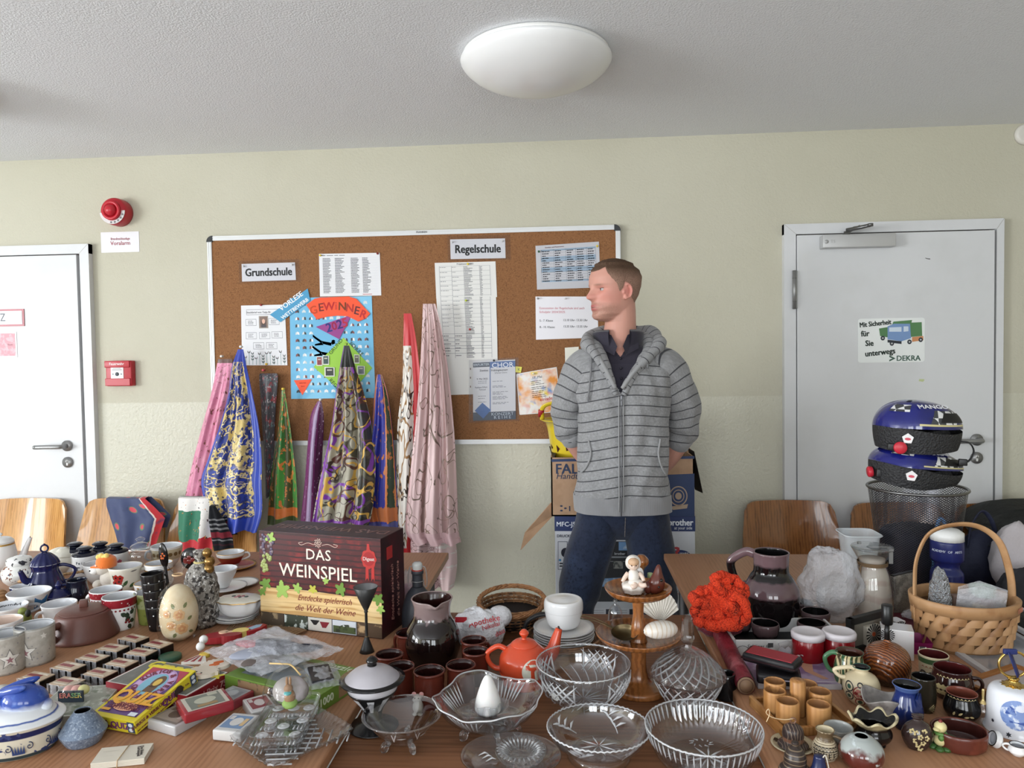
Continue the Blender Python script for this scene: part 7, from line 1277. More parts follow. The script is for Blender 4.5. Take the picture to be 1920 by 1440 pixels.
a_,b_ = at(1672,1152,TR),at(1713,1141,TR); hz = aty(1690,1080,a_.y).z-TR; d = b_-a_; t = thing('purse','upright grey snakeskin purse behind the carafe','purse',(a_+b_)/2,atan2(d.y,d.x)); m = MB(); m.box((0,0,hz/2),(d.length,.018,hz),bev=.005); m.build('body',mat('snakeskin',(116,110,104),.4,pats=[('cell',(60,56,54),240,.0,.12),('noise',(150,144,136),30,.5,.65)]),t); m = MB(); m.box((0,0,hz),(d.length*.96,.010,.004)); m.build('zip',C(30,30,30),t)
# mesh bin and helmets
q = Pot('waste_bin','silver wire mesh waste bin with two helmets on top','waste bin',1718,1094,914,TR); k_ = q.k
m = MB(); R_ = lambda f_: (64+19*f_**1.3)*k_; NS,NR = 78,44; pr = [(R_(i/20),q.h*i/20) for i in range(21)]
MESH = mat('wire_mesh',(84,84,90),.3,.8); MESH.use_nodes = True
def meshmat(mt):
    nt = mt.node_tree; N = nt.nodes; L = nt.links; out = N['Material Output']; b = N['Principled BSDF']; tc = N.new('ShaderNodeTexCoord'); mp = N.new('ShaderNodeMapping'); mp.inputs['Scale'].default_value = (150,84,1); L.new(tc.outputs['UV'],mp.inputs['Vector'])
    mp.inputs['Rotation'].default_value = (0,0,0); s = N.new('ShaderNodeSeparateXYZ'); L.new(mp.outputs[0],s.inputs[0])
    def mth(op,a,b2=0.):
        n = N.new('ShaderNodeMath'); n.operation = op
        for kk,x in enumerate((a,b2)):
            if isinstance(x,(int,float)): n.inputs[kk].default_value = x
            else: L.new(x,n.inputs[kk])
        return n.outputs[0]
    u = mth('ADD',s.outputs[0],s.outputs[1]); v = mth('SUBTRACT',s.outputs[0],s.outputs[1])
    fu = mth('LESS_THAN',mth('FRACT',mth('MULTIPLY',u,.5)),.34); fv = mth('LESS_THAN',mth('FRACT',mth('MULTIPLY',v,.5)),.34); mk = mth('MAXIMUM',fu,fv)
    t_ = N.new('ShaderNodeBsdfTransparent'); mx = N.new('ShaderNodeMixShader'); L.new(mk,mx.inputs[0]); L.new(t_.outputs[0],mx.inputs[1]); L.new(b.outputs[0],mx.inputs[2]); L.new(mx.outputs[0],out.inputs[0])
meshmat(MESH); m.lathe(pr,96,0,None,None,False); m.build('mesh_wall',MESH,q.root)
m = MB(); m.tube([(83.5*k_*cos(a*pi/40),83.5*k_*sin(a*pi/40),q.h) for a in range(80)],2.6*k_,10,closed=True); m.build('rim',M_dsteel,q.root); m = MB(); m.tube([(64*k_*cos(a*pi/40),64*k_*sin(a*pi/40),2.4*k_) for a in range(80)],2.2*k_,8,closed=True); m.solid([(63*k_,1*k_),(63*k_,2*k_)],0,60,sub=1); m.build('base',M_dsteel,q.root)
m = MB(); m.solid([(56*k_,3*k_),(60*k_,q.h*.45),(50*k_,q.h*.58),(10*k_,q.h*.6)],0,40,None,lambda r,a,z: (r*(1+.06*sin(5*a+z*40))*cos(a),r*(1+.06*sin(5*a+z*40))*sin(a),z)); tag(m.build('dark_cloth',C(40,42,58,r=.9),None,q.p),'dark blue cloth stuffed in the mesh bin','cloth')
BINP = q.p; BINH = q.h
HB = mat('helmet_blue',(26,32,112),.14,coat=.6,pats=[('noise',(20,24,86),6,.5,.7)]); EPS = mat('black_eps_foam',(40,40,42),.65,bump=(160,.8,.004,'voro')); HB2 = mat('helmet_checker',(220,220,220),.2,pats=[('checker',(60,62,66),46)],coat=.4); HBG = mat('helmet_gold',(200,190,140),.25)
def helmet(label,cu,cv,y,L_,Wd,Hh_,rz_,tilt,lettering,fd,nose):
    """shell above, foam below; long axis x, front at +x"""
    p = aty(cu,cv,y); t = thing('bicycle_helmet',label,'helmet',p,0,'blue children helmets',(0,tilt,rz_))
    def sh(a,b,k=1.,zb=.0):
        th = 2*pi*a; ph = b*pi/2; c_ = cos(ph); c_ = c_**.72; fx = L_*(1+.06*(cos(th) > 0)*cos(th)**3); x = fx*c_*cos(th); y_ = Wd*c_*sin(th)*(1-(.10+nose)*cos(th)); z = Hh_*sin(ph)**.9*(1-(.12+.3*nose)*max(0,cos(th))*c_)
        return Vector((x*k,y_*k,z*k+zb))
    low = lambda a: .006+.007*sin(2*pi*a*2+.6)-.010*max(0,cos(2*pi*a))-.3*nose*.06*max(0,cos(2*pi*a))                 # wavy edge between shell and foam
    m = MB()
    def shell(a,b): v = sh(a,.06+b*.94); v.z = max(v.z,low(a)*1.0); groove = .006*exp(-((sin(2*pi*a*1)*1.0)/.12)**2)*(b < .8)*b; return v-Vector((0,0,groove))
    m.grid(shell,84,26,lambda c_: 0,True,True); m.build('shell',HB,t)
    m = MB()
    def foam(a,b): v = sh(a,0,.985); f_ = 1-.08*(1-b)**2; return Vector((v.x*f_,v.y*f_,-fd+(fd+low(a)+.003)*b+(.005*cos(2*pi*a*2)+nose*.05*max(0,cos(2*pi*a)))*(1-b)))
    m.grid(foam,84,10,0,True,True); m.grid(lambda a,b: Vector((foam(a,0).x*(1-.25*b),foam(a,0).y*(1-.25*b),foam(a,0).z+b*Hh_*.7)),84,8,0,True,True); m.build('foam_liner',EPS,t)
    def patch(a0,a1,b0,b1,mt,nm,k,sk=0.):
        m = MB(); m.grid(lambda a,b: sh(a0+(a1-a0)*a+sk*b,b0+(b1-b0)*b,k),16,10); return m.build(nm,mt,t)
    patch(.60,.70,.42,.64,HB2,'checker_patch',1.008); patch(.78,.90,.16,.5,HB2,'checker_patch',1.008,.03); patch(.82,.97,.20,.44,mat('vent_black',(16,16,18),.5),'air_vent',1.012,.03); patch(.74,.96,.12,.16,HBG,'gold_stripe',1.010); patch(.64,.68,.78,.88,mat('vent_black',(16,16,18),.5),'air_vent',1.012)
    m = MB(); pt = sh(.815,.60,1.012); n_ = Vector((pt.x/L_**2,pt.y/Wd**2,pt.z/Hh_**2)).normalized(); xa = Vector((0,0,1)).cross(n_).normalized(); ya = n_.cross(xa); m.text(lettering,.024,MTR(pt+n_*.001) @ Matrix((xa,ya,n_)).transposed().to_4x4(),0,bold=.02); m.build('lettering',C(226,226,230),t)
    pt = foam(.70,.62)*1.0; n_ = Vector((pt.x/L_**2,pt.y/Wd**2,0)).normalized(); xa = Vector((0,0,1)).cross(n_).normalized(); m = MB(); TT_ = MTR(pt+n_*.0015) @ Matrix((xa,Vector((0,0,1)),n_)).transposed().to_4x4(); m.prism([(.016*cos(pi/2+2*pi*j/5),.016*sin(pi/2+2*pi*j/5)) for j in range(5)],0,.0008,0,TT_); m.prism(ell(0,-.001,.008,.004,14),.0008,.0012,1,TT_); m.build('test_sticker',[C(220,218,218),C(190,60,80)],t)
    return t,sh
hy = BINP.y; S_ = SCL(BINP); e_ = 1/S_
t,sh = helmet('lower blue helmet with checker pattern lying on the mesh bin rim',1714,876,hy,79*e_,62*e_,40*e_,-.12,.10,'MANGO',31*e_,.22)
m = MB(); m.solid([(9*e_,0),(10*e_,3*e_),(10*e_,7*e_),(8*e_,9*e_)],0,22,MTR((-76*e_,-18*e_,-14*e_)) @ MRO(-pi/2-.2,4,'Y')); m.build('adjuster_knob',C(188,40,56,r=.35),t); m = MB(); m.box((-62*e_,-22*e_,-14*e_),(22*e_,26*e_,16*e_),bev=2*e_); m.build('retention_band',mat('black_plastic',(24,24,26),.4),t)
t,sh = helmet('upper blue helmet stacked on the other one, tilted back',1716,806,hy-.005,73*e_,62*e_,56*e_,-.25,.03,'MANGO',36*e_,.0)
m = MB(); m.solid([(10*e_,0),(11*e_,3*e_),(11*e_,7*e_),(9*e_,9*e_)],0,22,MTR((-34*e_,-56*e_,-28*e_)) @ MRO(pi/2,4,'X')); m.build('adjuster_knob',C(188,40,56,r=.35),t); m = MB(); m.box((-20*e_,-50*e_,-28*e_),(66*e_,10*e_,13*e_),bev=2*e_); m.build('retention_band',mat('black_plastic',(24,24,26),.4),t)
m = MB(); m.tube([(66*e_,-16*e_,-16*e_),(84*e_,-18*e_,-18*e_),(92*e_,-16*e_,-34*e_),(84*e_,-14*e_,-52*e_),(70*e_,-12*e_,-50*e_)],4*e_,8,sub=5,flat=.35); m.box((76*e_,-14*e_,-54*e_),(14*e_,8*e_,12*e_),bev=1.5*e_); m.build('chin_strap',mat('black_plastic',(24,24,26),.4),t)
# big splint basket
SPL = mat('wood_splint',(172,132,92),.5,pats=[('noise',(156,114,76),26,.5,.65),('noise',(190,150,110),9,.5,.7)]); SPD = mat('splint_lining',(112,80,52),.6)
q = Pot('splint_basket','oval wood-splint basket with tall arched handle, right of the picture','basket',1806,1208,1122,TR); k_ = q.k; Hb = q.h; obl = lambda r,a,z: (r*cos(a),r*sin(a)*.82,z)
m = MB(); RB = lambda f_: (73+16*f_)*k_; rows = 4
for j in range(rows):
    for i in range(20):
        a0 = 2*pi*(i+.5*(j % 2))/20; f0,f1 = .10+j*.19,.10+(j+1)*.19
        def pl(a,b,a0=a0,f0=f0,f1=f1): f_ = f0+(f1-f0)*(b*1.15-.07); aa = a0+(a-.5)*.40*(1-.62*b); bulge = 6*k_*sin(pi*min(max(a,0),1))**.7*(1-.55*b)+1.5*k_; x,y,z = obl(RB(f_)+bulge,aa+.12*(b-.5),Hb*f_); return (x,y,z)
        m.grid(pl,8,6,(i*7+j*3) % 3 % 2*2)
m.lathe([(RB(f_)-1.5*k_,Hb*f_) for f_ in (.05,.5,.98)],60,1,None,obl,False); m.build('woven_side',[SPL,SPD,mat('wood_splint_brown',(156,116,78),.5,pats=[('noise',(140,100,64),26,.5,.65)])],q.root)
m = MB(); m.lathe([(74*k_,0),(76*k_,Hb*.12),(78*k_,Hb*.16),(75*k_,Hb*.16)],72,0,None,obl); m.solid([(72*k_,1*k_),(72*k_,3*k_)],0,60,None,obl,1); m.build('base_band',SPL,q.root)
m = MB(); m.lathe([(RB(.86)+1*k_,Hb*.82),(RB(.86)+5*k_,Hb*.82),(RB(1)+5.5*k_,Hb*1.06),(RB(1)+3*k_,Hb*1.08),(RB(1)-4*k_,Hb*1.06),(RB(.86)-3*k_,Hb*.82)],80,0,None,obl,False); m.build('rim_band',SPL,q.root)
m = MB(); hh2 = aty(1793,984,q.p.y).z-TR
pts = [(-86*k_,0,Hb*.5),(-88*k_,0,Hb*1.3),(-84*k_,0,Hb+(hh2-Hb)*.55),(-62*k_,0,Hb+(hh2-Hb)*.88),(-18*k_,0,hh2),(26*k_,0,hh2*.985),(62*k_,0,Hb+(hh2-Hb)*.78),(80*k_,0,Hb+(hh2-Hb)*.42),(86*k_,0,Hb*1.2),(86*k_,0,Hb*.5)]
m.tube(pts,7*k_,8,sub=6,flat=.4); m.build('handle',SPL,q.root)
m = MB(); m.text('1980',13*k_,MTR((70*k_,-56*k_*.82-8*k_,Hb*.95)) @ MRO(.75,4,'Z') @ RX,0,bold=.01); m.build('stamp',C(190,120,96),q.root)
BP = q.p; c0 = BP+Vector((0,0,Hb*.2))
def inb(name,lab,cat,dx,dy,dz,T_=0): return thing(name,lab,cat,BP+Vector((dx*k_,dy*k_,dz*k_)),T_)
FOIL = mat('aluminium_foil',(176,178,182),.2,.85,bump=(90,1,.02)); t = inb('foil_roll','crumpled silver foil parcel standing at the left of the splint basket','foil parcel',-46,-6,20); m = MB(); blob(m,(0,0,62*k_),19*k_,16*k_,62*k_,.14,2.6,seed=9,seg=40); m.build('foil',FOIL,t)
t = inb('film_pouch','clear film pouch with a printed card in the splint basket','pouch',14,-22,34,-.15); m = MB(); m.grid(lambda a,b: ((a-.5)*82*k_+8*k_*b,8*k_*sin(pi*a)*(1-b*.4)+2*k_*noise.noise(Vector((a*6,b*6,1))),b*(92-26*abs(a-.45))*k_),26,26); m.grid(lambda a,b: ((.5-a)*82*k_+8*k_*b,-8*k_*sin(pi*a)*(1-b*.4)-2*k_*noise.noise(Vector((a*6,b*6,5))),b*(86-26*abs(.55-a))*k_),26,26); m.build('film',CELLO2,t); m = MB(); m.box((-6*k_,0,26*k_),(34*k_,1.4*k_,44*k_),0,T=MRO(.3,4,'Y')); m.text('WOLL',10*k_,MRO(.3,4,'Y') @ MTR((-6*k_,-1.2*k_,16*k_)) @ RX,1,bold=.02); m.build('card',[C(206,196,180),C(110,96,76)],t)
t = inb('packet','brown paper packet behind the pouch in the splint basket','packet',2,8,22); m = MB(); m.box((0,0,40*k_),(40*k_,14*k_,60*k_),bev=3*k_); m.build('packet',C(120,98,88,r=.6),t)
t = inb('jar','small glass jar with mint green lid at the right of the splint basket','jar',42,16,14); m = MB(); m.solid([(20*k_,0),(21*k_,4*k_),(21*k_,76*k_)],0,32,sub=1); m.build('jar_body',mat('red_content',(120,60,56),.15,coat=.5),t); m = MB(); m.solid([(22*k_,74*k_),(22.5*k_,76*k_),(22.5*k_,90*k_),(21*k_,92*k_),(18*k_,90*k_)],0,36,sub=1); m.build('lid',C(150,176,160,r=.35),t)
# bottles and bags behind the basket
q = Pot('water_bottle','navy sports bottle with white screw cap behind the basket handle','water bottle',1775,1132,1012,TR); k_ = q.k; NV = mat('navy_plastic',(26,34,92),.3)
q.solid([(27,0),(28,.03),(28,.42),(27,.5),(22,.56),(21,.62),(25,.68),(28,.72),(28,.97),(26,1)],NV,'bottle',sub=3); m = MB(); m.solid([(28*k_,q.h),(28*k_,q.h+14*k_),(20*k_,q.h+20*k_),(8*k_,q.h+22*k_)],0,60,None,lambda r,a,z: (r*(1+.015*cos(40*a)*(z < q.h+14*k_))*cos(a),r*(1+.015*cos(40*a)*(z < q.h+14*k_))*sin(a),z),1); m.build('screw_cap',C(224,224,222,r=.35),q.root); m = MB(); q.label3(m,'ACADEMY OF ARTS',0,.86,6,0); m.build('lettering',C(200,206,220),q.root)
q = Pot('water_bottle','light blue bottle with carabiner loop half behind the navy bottle','water bottle',1762,1112,1006,TR); k_ = q.k; LB = C(112,160,214,r=.35); q.solid([(17,0),(19,.03),(19,.9),(14,1)],LB,'bottle',sub=2); m = MB(); m.tube([(-8*k_,0,q.h-2*k_),(-4*k_,0,q.h+26*k_),(2*k_,0,q.h+34*k_),(8*k_,0,q.h+26*k_),(12*k_,0,q.h+2*k_)],3.4*k_,8,sub=5); m.build('carabiner',LB,q.root)
NVB = mat('navy_bag_cloth',(26,30,52),.75,bump=(40,.5,.008)); p = at(1850,1104,TR); k_ = 1/SCL(p); t = thing('tote_bag','navy tote bag with arched strap behind the splint basket','bag',p); m = MB(); blob(m,(0,12*k_,44*k_),52*k_,26*k_,62*k_,.10,1.6,seed=4); m.build('bag',NVB,t); m = MB(); m.tube([(-34*k_,0,78*k_),(-28*k_,0,118*k_),(-10*k_,0,146*k_),(8*k_,0,128*k_),(22*k_,0,80*k_)],5*k_,8,sub=6,flat=.35); m.build('strap',NVB,t); m = MB(); m.tube([(-6*k_,-14*k_,84*k_),(22*k_,-16*k_,92*k_),(44*k_,-16*k_,70*k_),(50*k_,-14*k_,10*k_)],1.1*k_,6,sub=6); m.build('cord',C(20,22,30),t)
# jacket on the last chair, clothes at the right edge
JB = mat('black_nylon',(17,19,17),.7,bump=(14,.6,.02)); cp = aty(1880,948,3.33); t = thing('jacket','black quilted jacket hung over the last chair at the right edge','jacket',(cp.x+.05,3.31,0)); m = MB(); zt = cp.z+.02
def jk(a,b): q_ = 2*a-1; w_ = .235+.04*b; z = zt-.02*q_**4-.10*abs(q_)**3*(1-b)-b*.5; return Vector((q_*w_,-.10-.05*sin(pi*a)-.03*sin(b*14+q_*4)*b+.012*noise.noise(Vector((a*6,b*6,3))),z))
m.grid(jk,40,30); m.grid(lambda a,b: jk(1-a,b)+Vector((0,.20-.06*b,0)),40,30); rim_ = [jk(a/40,0) for a in range(41)]; m.add(rim_+[p_+Vector((0,.20,0)) for p_ in rim_]+[(p_+Vector((0,.10,.025))) for p_ in rim_],[(i,i+1,83+i,82+i) for i in range(40)]+[(82+i,83+i,42+i,41+i) for i in range(40)]); m.build('shell',JB,t)
m = MB(); m.tube([jk(.08,.02)+Vector((0,-.02,0)),jk(.02,.3)+Vector((-.01,-.05,0)),jk(.0,.8)+Vector((.0,-.06,0))],[.05,.055,.05],14,sub=6); m.build('sleeve',JB,t)
p = at(1902,1122,TR); k_ = 1/SCL(p); m = MB(); blob(m,(14*k_,10*k_,70*k_),52*k_,30*k_,68*k_,.16,1.5,seed=6); tag(m.build('folded_shirt',mat('grey_linen',(166,160,162),.85,sheen=.2,bump=(24,.6,.01)),None,p),'crumpled pale grey cloth heap at the right edge beside the basket','cloth')
p = at(1908,1142,TR); m = MB(); blob(m,(8*k_,-4*k_,30*k_),46*k_,20*k_,46*k_,.16,2,seed=8); tag(m.build('folded_cloth',C(30,30,34,r=.85),None,p),'black cloth below the grey heap at the right edge','cloth')
# picture frames lying and standing
def frame_flat(label,q4,zt,H,bar,col,pic,group=None):
    f = Flat('picture_frame',label,'picture frame',q4,H,zt,group=group); w2,l2 = f.w/2,f.l/2; m = MB(); mt = C(*col,r=.4)
    for c_,d_ in (((-w2+bar/2,0),(bar,f.l)),((w2-bar/2,0),(bar,f.l)),((0,-l2+bar/2),(f.w,bar)),((0,l2-bar/2),(f.w,bar))): m.box((c_[0],c_[1],H/2),(d_[0],d_[1],H),bev=.0012)
    m.build('moulding',mt,f.root); m = MB(); m.box((0,0,H*.35),(f.w-bar*1.8,f.l-bar*1.8,H*.3)); m.build('picture',pic,f.root); return f
FG = mat('frame_glass_pale',(150,152,158),.12,coat=.5); FD = mat('dark_print',(46,48,44),.2,pats=[('noise',(96,100,84),18,.5,.65)],coat=.5)
frame_flat('large white frame lying at the right edge beside the basket',((1752,1190),(1960,1168),(1990,1290),(1846,1262)),TR+.010,.010,.014,(186,186,188),FG)
frame_flat('white frame with dark picture on the large white frame, right edge',((1880,1142),(1960,1138),(1990,1192),(1890,1188)),TR+.021,.010,.012,(198,198,200),FD)
frame_flat('honey-brown wooden frame lying behind the porcelain bell',((1872,1235),(1968,1268),(1940,1330),(1826,1284)),TR+.022,.011,.012,(150,96,48),mat('frame_backing',(172,164,166),.3,coat=.4))
a_,b_ = at(1590,1228,TR),at(1668,1205,TR); d = b_-a_; hz = aty(1590,1160,a_.y).z-TR; t = thing('picture_frame','black photo frame standing upright behind the painted jugs','picture frame',(a_+b_)/2,atan2(d.y,d.x)); w_ = d.length; m = MB()
for c_,s_ in (((-w_/2+.007,hz/2),(.014,hz)),((w_/2-.007,hz/2),(.014,hz)),((0,hz-.008),(w_,.016)),((0,.007),(w_,.014))): m.box((c_[0],0,c_[1]),(s_[0],.014,s_[1]),bev=.001)
m.build('moulding',C(18,18,19,r=.5),t); m = MB(); m.box((0,.003,hz/2),(w_-.02,.003,hz-.02)); m.build('glass',mat('frame_photo',(120,116,106),.15,coat=.5),t)
# atomiser, gift boxes, pink tray
q = Pot('perfume_bottle','round amber swirl-glass bottle with tall black stopper','perfume bottle',1663,1280,1206,TR); k_ = q.k; AMB = mat('amber_swirl',(84,42,20),.08,pats=[('wave',(150,84,38),62,4,.5,.95,'DIAGONAL'),('z',(34,20,14),-.01,.03,.004,20,.016)],coat=.6,bump=(62,.5,.003,'wave','DIAGONAL',4))
q.solid([(22,0),(36,.18),(41,.5),(37,.78),(24,.95),(8,1.04),(5,1.1)],AMB,'bottle'); h3 = aty(1663,1168,q.p.y).z-TR; h4 = aty(1663,1134,q.p.y).z-TR; m = MB(); m.solid([(5*k_,q.h*1.05),(4*k_,h3)],0,16,sub=1); m.solid([(9*k_,h3-2*k_),(10*k_,h3),(10*k_,h4-1*k_),(9*k_,h4)],0,28,sub=1); m.build('stopper',C(16,16,17,r=.35),q.root)
def giftbox(label,u0,v0,u1,v1,vtop,depth,front,sun,name='gift_box'):
    a_,b_ = at(u0,v0,TR),at(u1,v1,TR); d = b_-a_; hz = aty(u0,vtop,a_.y).z-TR; t = thing(name,label,'gift box',(a_+b_)/2,atan2(d.y,d.x)); w_ = d.length; m = MB(); m.box((0,depth/2,hz/2),(w_,depth,hz),bev=.0012); m.build('carton',front,t)
    m = MB(); cx,cz,R_ = sun[0]*w_,sun[1]*hz,sun[2]*hz
    for j in range(18): a = 2*pi*j/18; m.prism([(R_*.25*cos(a-.06),R_*.25*sin(a-.06)),(R_*cos(a-.09),R_*sin(a-.09)),(R_*cos(a+.09),R_*sin(a+.09)),(R_*.25*cos(a+.06),R_*.25*sin(a+.06))],0,.0005,0,MTR((cx,-.0005,cz)) @ RX)
    m.prism(ell(0,0,R_*.22,R_*.22,16),0,.0006,1,MTR((cx,-.0005,cz)) @ RX); m.build('sunburst',[C(24,22,22),C(190,90,50)],t); return t
GB = mat('silver_white_card',(206,204,204),.15,coat=.4,pats=[('noise',(224,190,190),22,.58,.68)])
giftbox('shiny white gift box with pink blotches behind the amber bottle',1652,1232,1714,1240,1178,.05,GB,(-.30,.80,.22)); giftbox('gift card with large black and orange sunburst left of the amber bottle',1626,1222,1650,1216,1176,.012,mat('sun_card',(196,190,176),.3),(0,.66,.42)); giftbox('second white gift box with black sunburst, farther back',1680,1208,1698,1206,1166,.03,GB,(0,.72,.3))
f = Flat('pink_tray','small magenta plastic tray with a barcode sticker left of the basket','tray',((1696,1184),(1738,1188),(1744,1206),(1698,1204)),.03,TR+.03); PK = C(168,46,116,r=.4); m = MB(); m.box((0,0,.0015),(f.w*.8,f.l*.8,.003)); w2,l2 = f.w/2,f.l/2
for sx in (-1,1): m.add([(sx*w2,-l2,f.H),(sx*w2,l2,f.H),(sx*w2*.8,l2*.8,0),(sx*w2*.8,-l2*.8,0)],[(0,1,2,3),(3,2,1,0)],0,False); m.add([(-w2,sx*l2,f.H),(w2,sx*l2,f.H),(w2*.8,sx*l2*.8,0),(-w2*.8,sx*l2*.8,0)],[(0,1,2,3),(3,2,1,0)],0,False)
m.build('tray',PK,f.root); m = MB(); m.box((.004,-l2*.92,f.H*.5),(.016,.001,.022),0); [m.box((-.001+.0022*j,-l2*.93-.0008,f.H*.5),(.0011,.001,.014),1) for j in range(5)]; m.build('barcode_sticker',[C(226,226,226),C(40,40,40)],f.root)
f = Flat('red_book','dark red flat folder behind the gift boxes','folder',((1668,1150),(1728,1150),(1738,1186),(1672,1186)),.006,TR+.006); f.box('cover',C(92,24,40,r=.5),.001)
p = at(1712,1160,TR+.007); m = MB(); k_ = 1/SCL(p); blob(m,(0,0,8*k_),20*k_,12*k_,9*k_,.2,2,seed=12); tag(m.build('film_packet',CELLO2,None,p),'small crumpled film packet on the red folder left of the basket','packet')
# painted jugs and pots
FOLK = mat('cream_slip',(206,192,160),.2); GRN = mat('green_drip',(206,192,150),.14,pats=[('wave',(52,84,58),22,8,.5,.7,'X',1),('noise',(40,34,26),30,.60,.66),('wave',(70,60,40),30,6,.8,.95,'X')],sc=(1,1,.3))
q = Pot('jug','cream jug streaked with green and brown glaze, green handle','jug',1593,1287,1222,TR); q.body([(22,0),(27,.2),(28,.5),(24,.8),(22,.9),(25,1)],[GRN,mat('brown_inside',(72,40,30),.2),mat('green_rim',(54,70,50),.2)],mn=1,mr=2); q.handle(185,.93,.4,14,4.5,mat('green_handle',(70,112,80),.2))
q = Pot('jug','small-necked cream jug with red and green ring ornament','jug',1615,1316,1250,TR); q.body([(19,0),(28,.18),(33,.45),(27,.72),(13,.86),(12,.93),(16,1)],[FOLK,BLACKG,mat('teal_rim',(50,90,78),.2)],mn=1,mr=2); q.handle(190,.94,.66,16,4,FOLK,up=.02); m = MB()
def ring(mm,dx,f_,r0,r1,mi,n=16): 
    for i in range(n): a,b2 = 2*pi*i/n,2*pi*(i+1)/n; q.wrap(mm,dx,f_,[(r0*cos(a),r0*sin(a)),(r1*cos(a),r1*sin(a)),(r1*cos(b2),r1*sin(b2)),(r0*cos(b2),r0*sin(b2))],mi,.0005)
for dx,f_,mi in ((-22,.55,0),(-22,.28,0),(16,.5,1),(20,.22,1),(-2,.16,1)): ring(m,dx,f_,7,9,mi); q.wrap(m,dx,f_,ell(0,0,4,4,10),2,.0005)
for j in range(6): a = 2*pi*j/6; q.wrap(m,-2+7*cos(a),.42+.075*sin(a),ell(0,0,3.6,3.6,10),1 if j % 2 else 3,.0007)
ring(m,-2,.42,11,13,1); ring(m,-2,.64,3,5,0); m.build('ornament',[C(40,40,44),C(134,50,48),C(50,84,70),C(190,120,110)],q.root)
q = Pot('wave_bowl','grey mottled bowl with wavy folded rim before the painted jugs','bowl',1664,1352,1306,TR); WG = mat('grey_wave_glaze',(150,144,140),.25,pats=[('noise',(126,120,118),60,.45,.62),('z',(186,180,172),-.01,.028,.01,20,.006)])
wv = lambda r,a,z: (r*cos(a)*(1+.06*z/q.h*cos(3*a)),r*sin(a)*.78*(1+.06*z/q.h*cos(3*a)),z+(z/q.h)**2*.007*sin(3*a+.8)); q.body([(24,0),(26,.1),(34,.5),(46,.92),(48,1)],WG,t=3,fn=wv,seg=72)
q = Pot('vase','dark blue vase with applied leaf on its shoulder behind the wave bowl','vase',1700,1364,1283,TR); DB = mat('deep_blue_glaze',(30,44,98),.12,pats=[('z',(16,18,34),-.01,.026,.006,30,.02),('z',(70,90,140),.0735,.2,.001,30)]); q.body([(20,0),(27,.2),(28,.45),(21,.75),(20,.88),(25,1)],[DB,BLACKG],mn=1); m = MB(); q.leaf(m,18,.92,30,-1.2,0,.45,.003); q.leaf(m,14,.7,18,-.4,0,.4,.002); m.build('applied_leaf',DB,q.root)
q = Pot('mug','cream mug with green rim band and brown squiggles behind the dark mugs','mug',1750,1274,1226,TR); q.body([(22,0),(24,.2),(25,.8),(26,1)],[FOLK,mat('maroon_inside',(74,28,28),.15)],mn=1); m = MB(); q.band(m,.74,.93,0); [ring(m,dx,.3,5,8,1,12) for dx in (-18,-2,14)]; [q.wrap(m,-22+j*7,.6,[(0,-1),(3.5,1.2),(7,-1),(3.5,2.6)],2) for j in range(7)]; m.build('painted_band',[C(64,90,56),C(50,44,40),C(150,70,50)],q.root)
DKB = mat('dark_brown_glaze',(52,28,26),.1,coat=.4); CRM = C(206,190,140,r=.3)
q = Pot('mug','large dark brown mug with raised cream flowers, its handle right','mug',1785,1306,1252,TR); q.body([(27,0),(35,.3),(36,.55),(32,.85),(32,1)],[DKB,mat('maroon_inside',(74,28,28),.15)],mn=1,seg=56); q.handle(5,.75,.25,14,3.5,DKB); m = MB(); [q.flower(m,-22+8*(j % 3),.32+.19*(j//3),5,0,0,5,.0009) for j in range(6)]; [q.wrap(m,-28+j*6,.83,[(0,-1),(3,1.4),(6,-1),(3,2.8)],0) for j in range(10)]; m.build('cream_flowers',CRM,q.root)
q = Pot('mug','small greenish black mug left of the large flowered mug','mug',1731,1330,1268,TR); q.body([(18,0),(22,.3),(21,.8),(21,1)],[mat('mossy_black',(40,36,28),.15,pats=[('noise',(74,66,50),26,.55,.68)]),BLACKG],mn=1); m = MB(); [q.wrap(m,8,.16,[(2*cos(a)-1,2*sin(a)),(14*cos(a-.06),14*sin(a-.06)),(14*cos(a+.06),14*sin(a+.06))],0) for a in (-.6,-.3,0,.3,.6)]; m.build('painted_rays',CRM,q.root)
q = Pot('mug','black pot mug with terracotta rim and cream wave line','mug',1803,1344,1298,TR); q.body([(22,0),(30,.25),(31,.5),(26,.85),(26.5,1)],[BLACKG,mat('terracotta_inside',(128,70,56),.25),mat('terracotta_rim',(134,76,62),.25)],mn=1,mr=2); m = MB(); [q.wrap(m,-27+j*6,.90,[(0,-1),(3,1.2),(6,-1),(3,2.6)],0) for j in range(9)]; [q.leaf(m,-14+9*j,.25+.06*(j % 2),9,1.2-.5*j,0,.3) for j in range(4)]; m.build('cream_pattern',CRM,q.root)
q = Pot('pot','dark three-legged pot with ruffled cream rim','pot',1637,1396,1346,TR); ruf = lambda r,a,z: (r*(1+.07*cos(7*a)*max(0,z/q.h-.7)/.3)*cos(a),r*.86*(1+.07*cos(7*a)*max(0,z/q.h-.7)/.3)*sin(a),z+.004*sin(7*a+1)*max(0,z/q.h-.8)/.2)
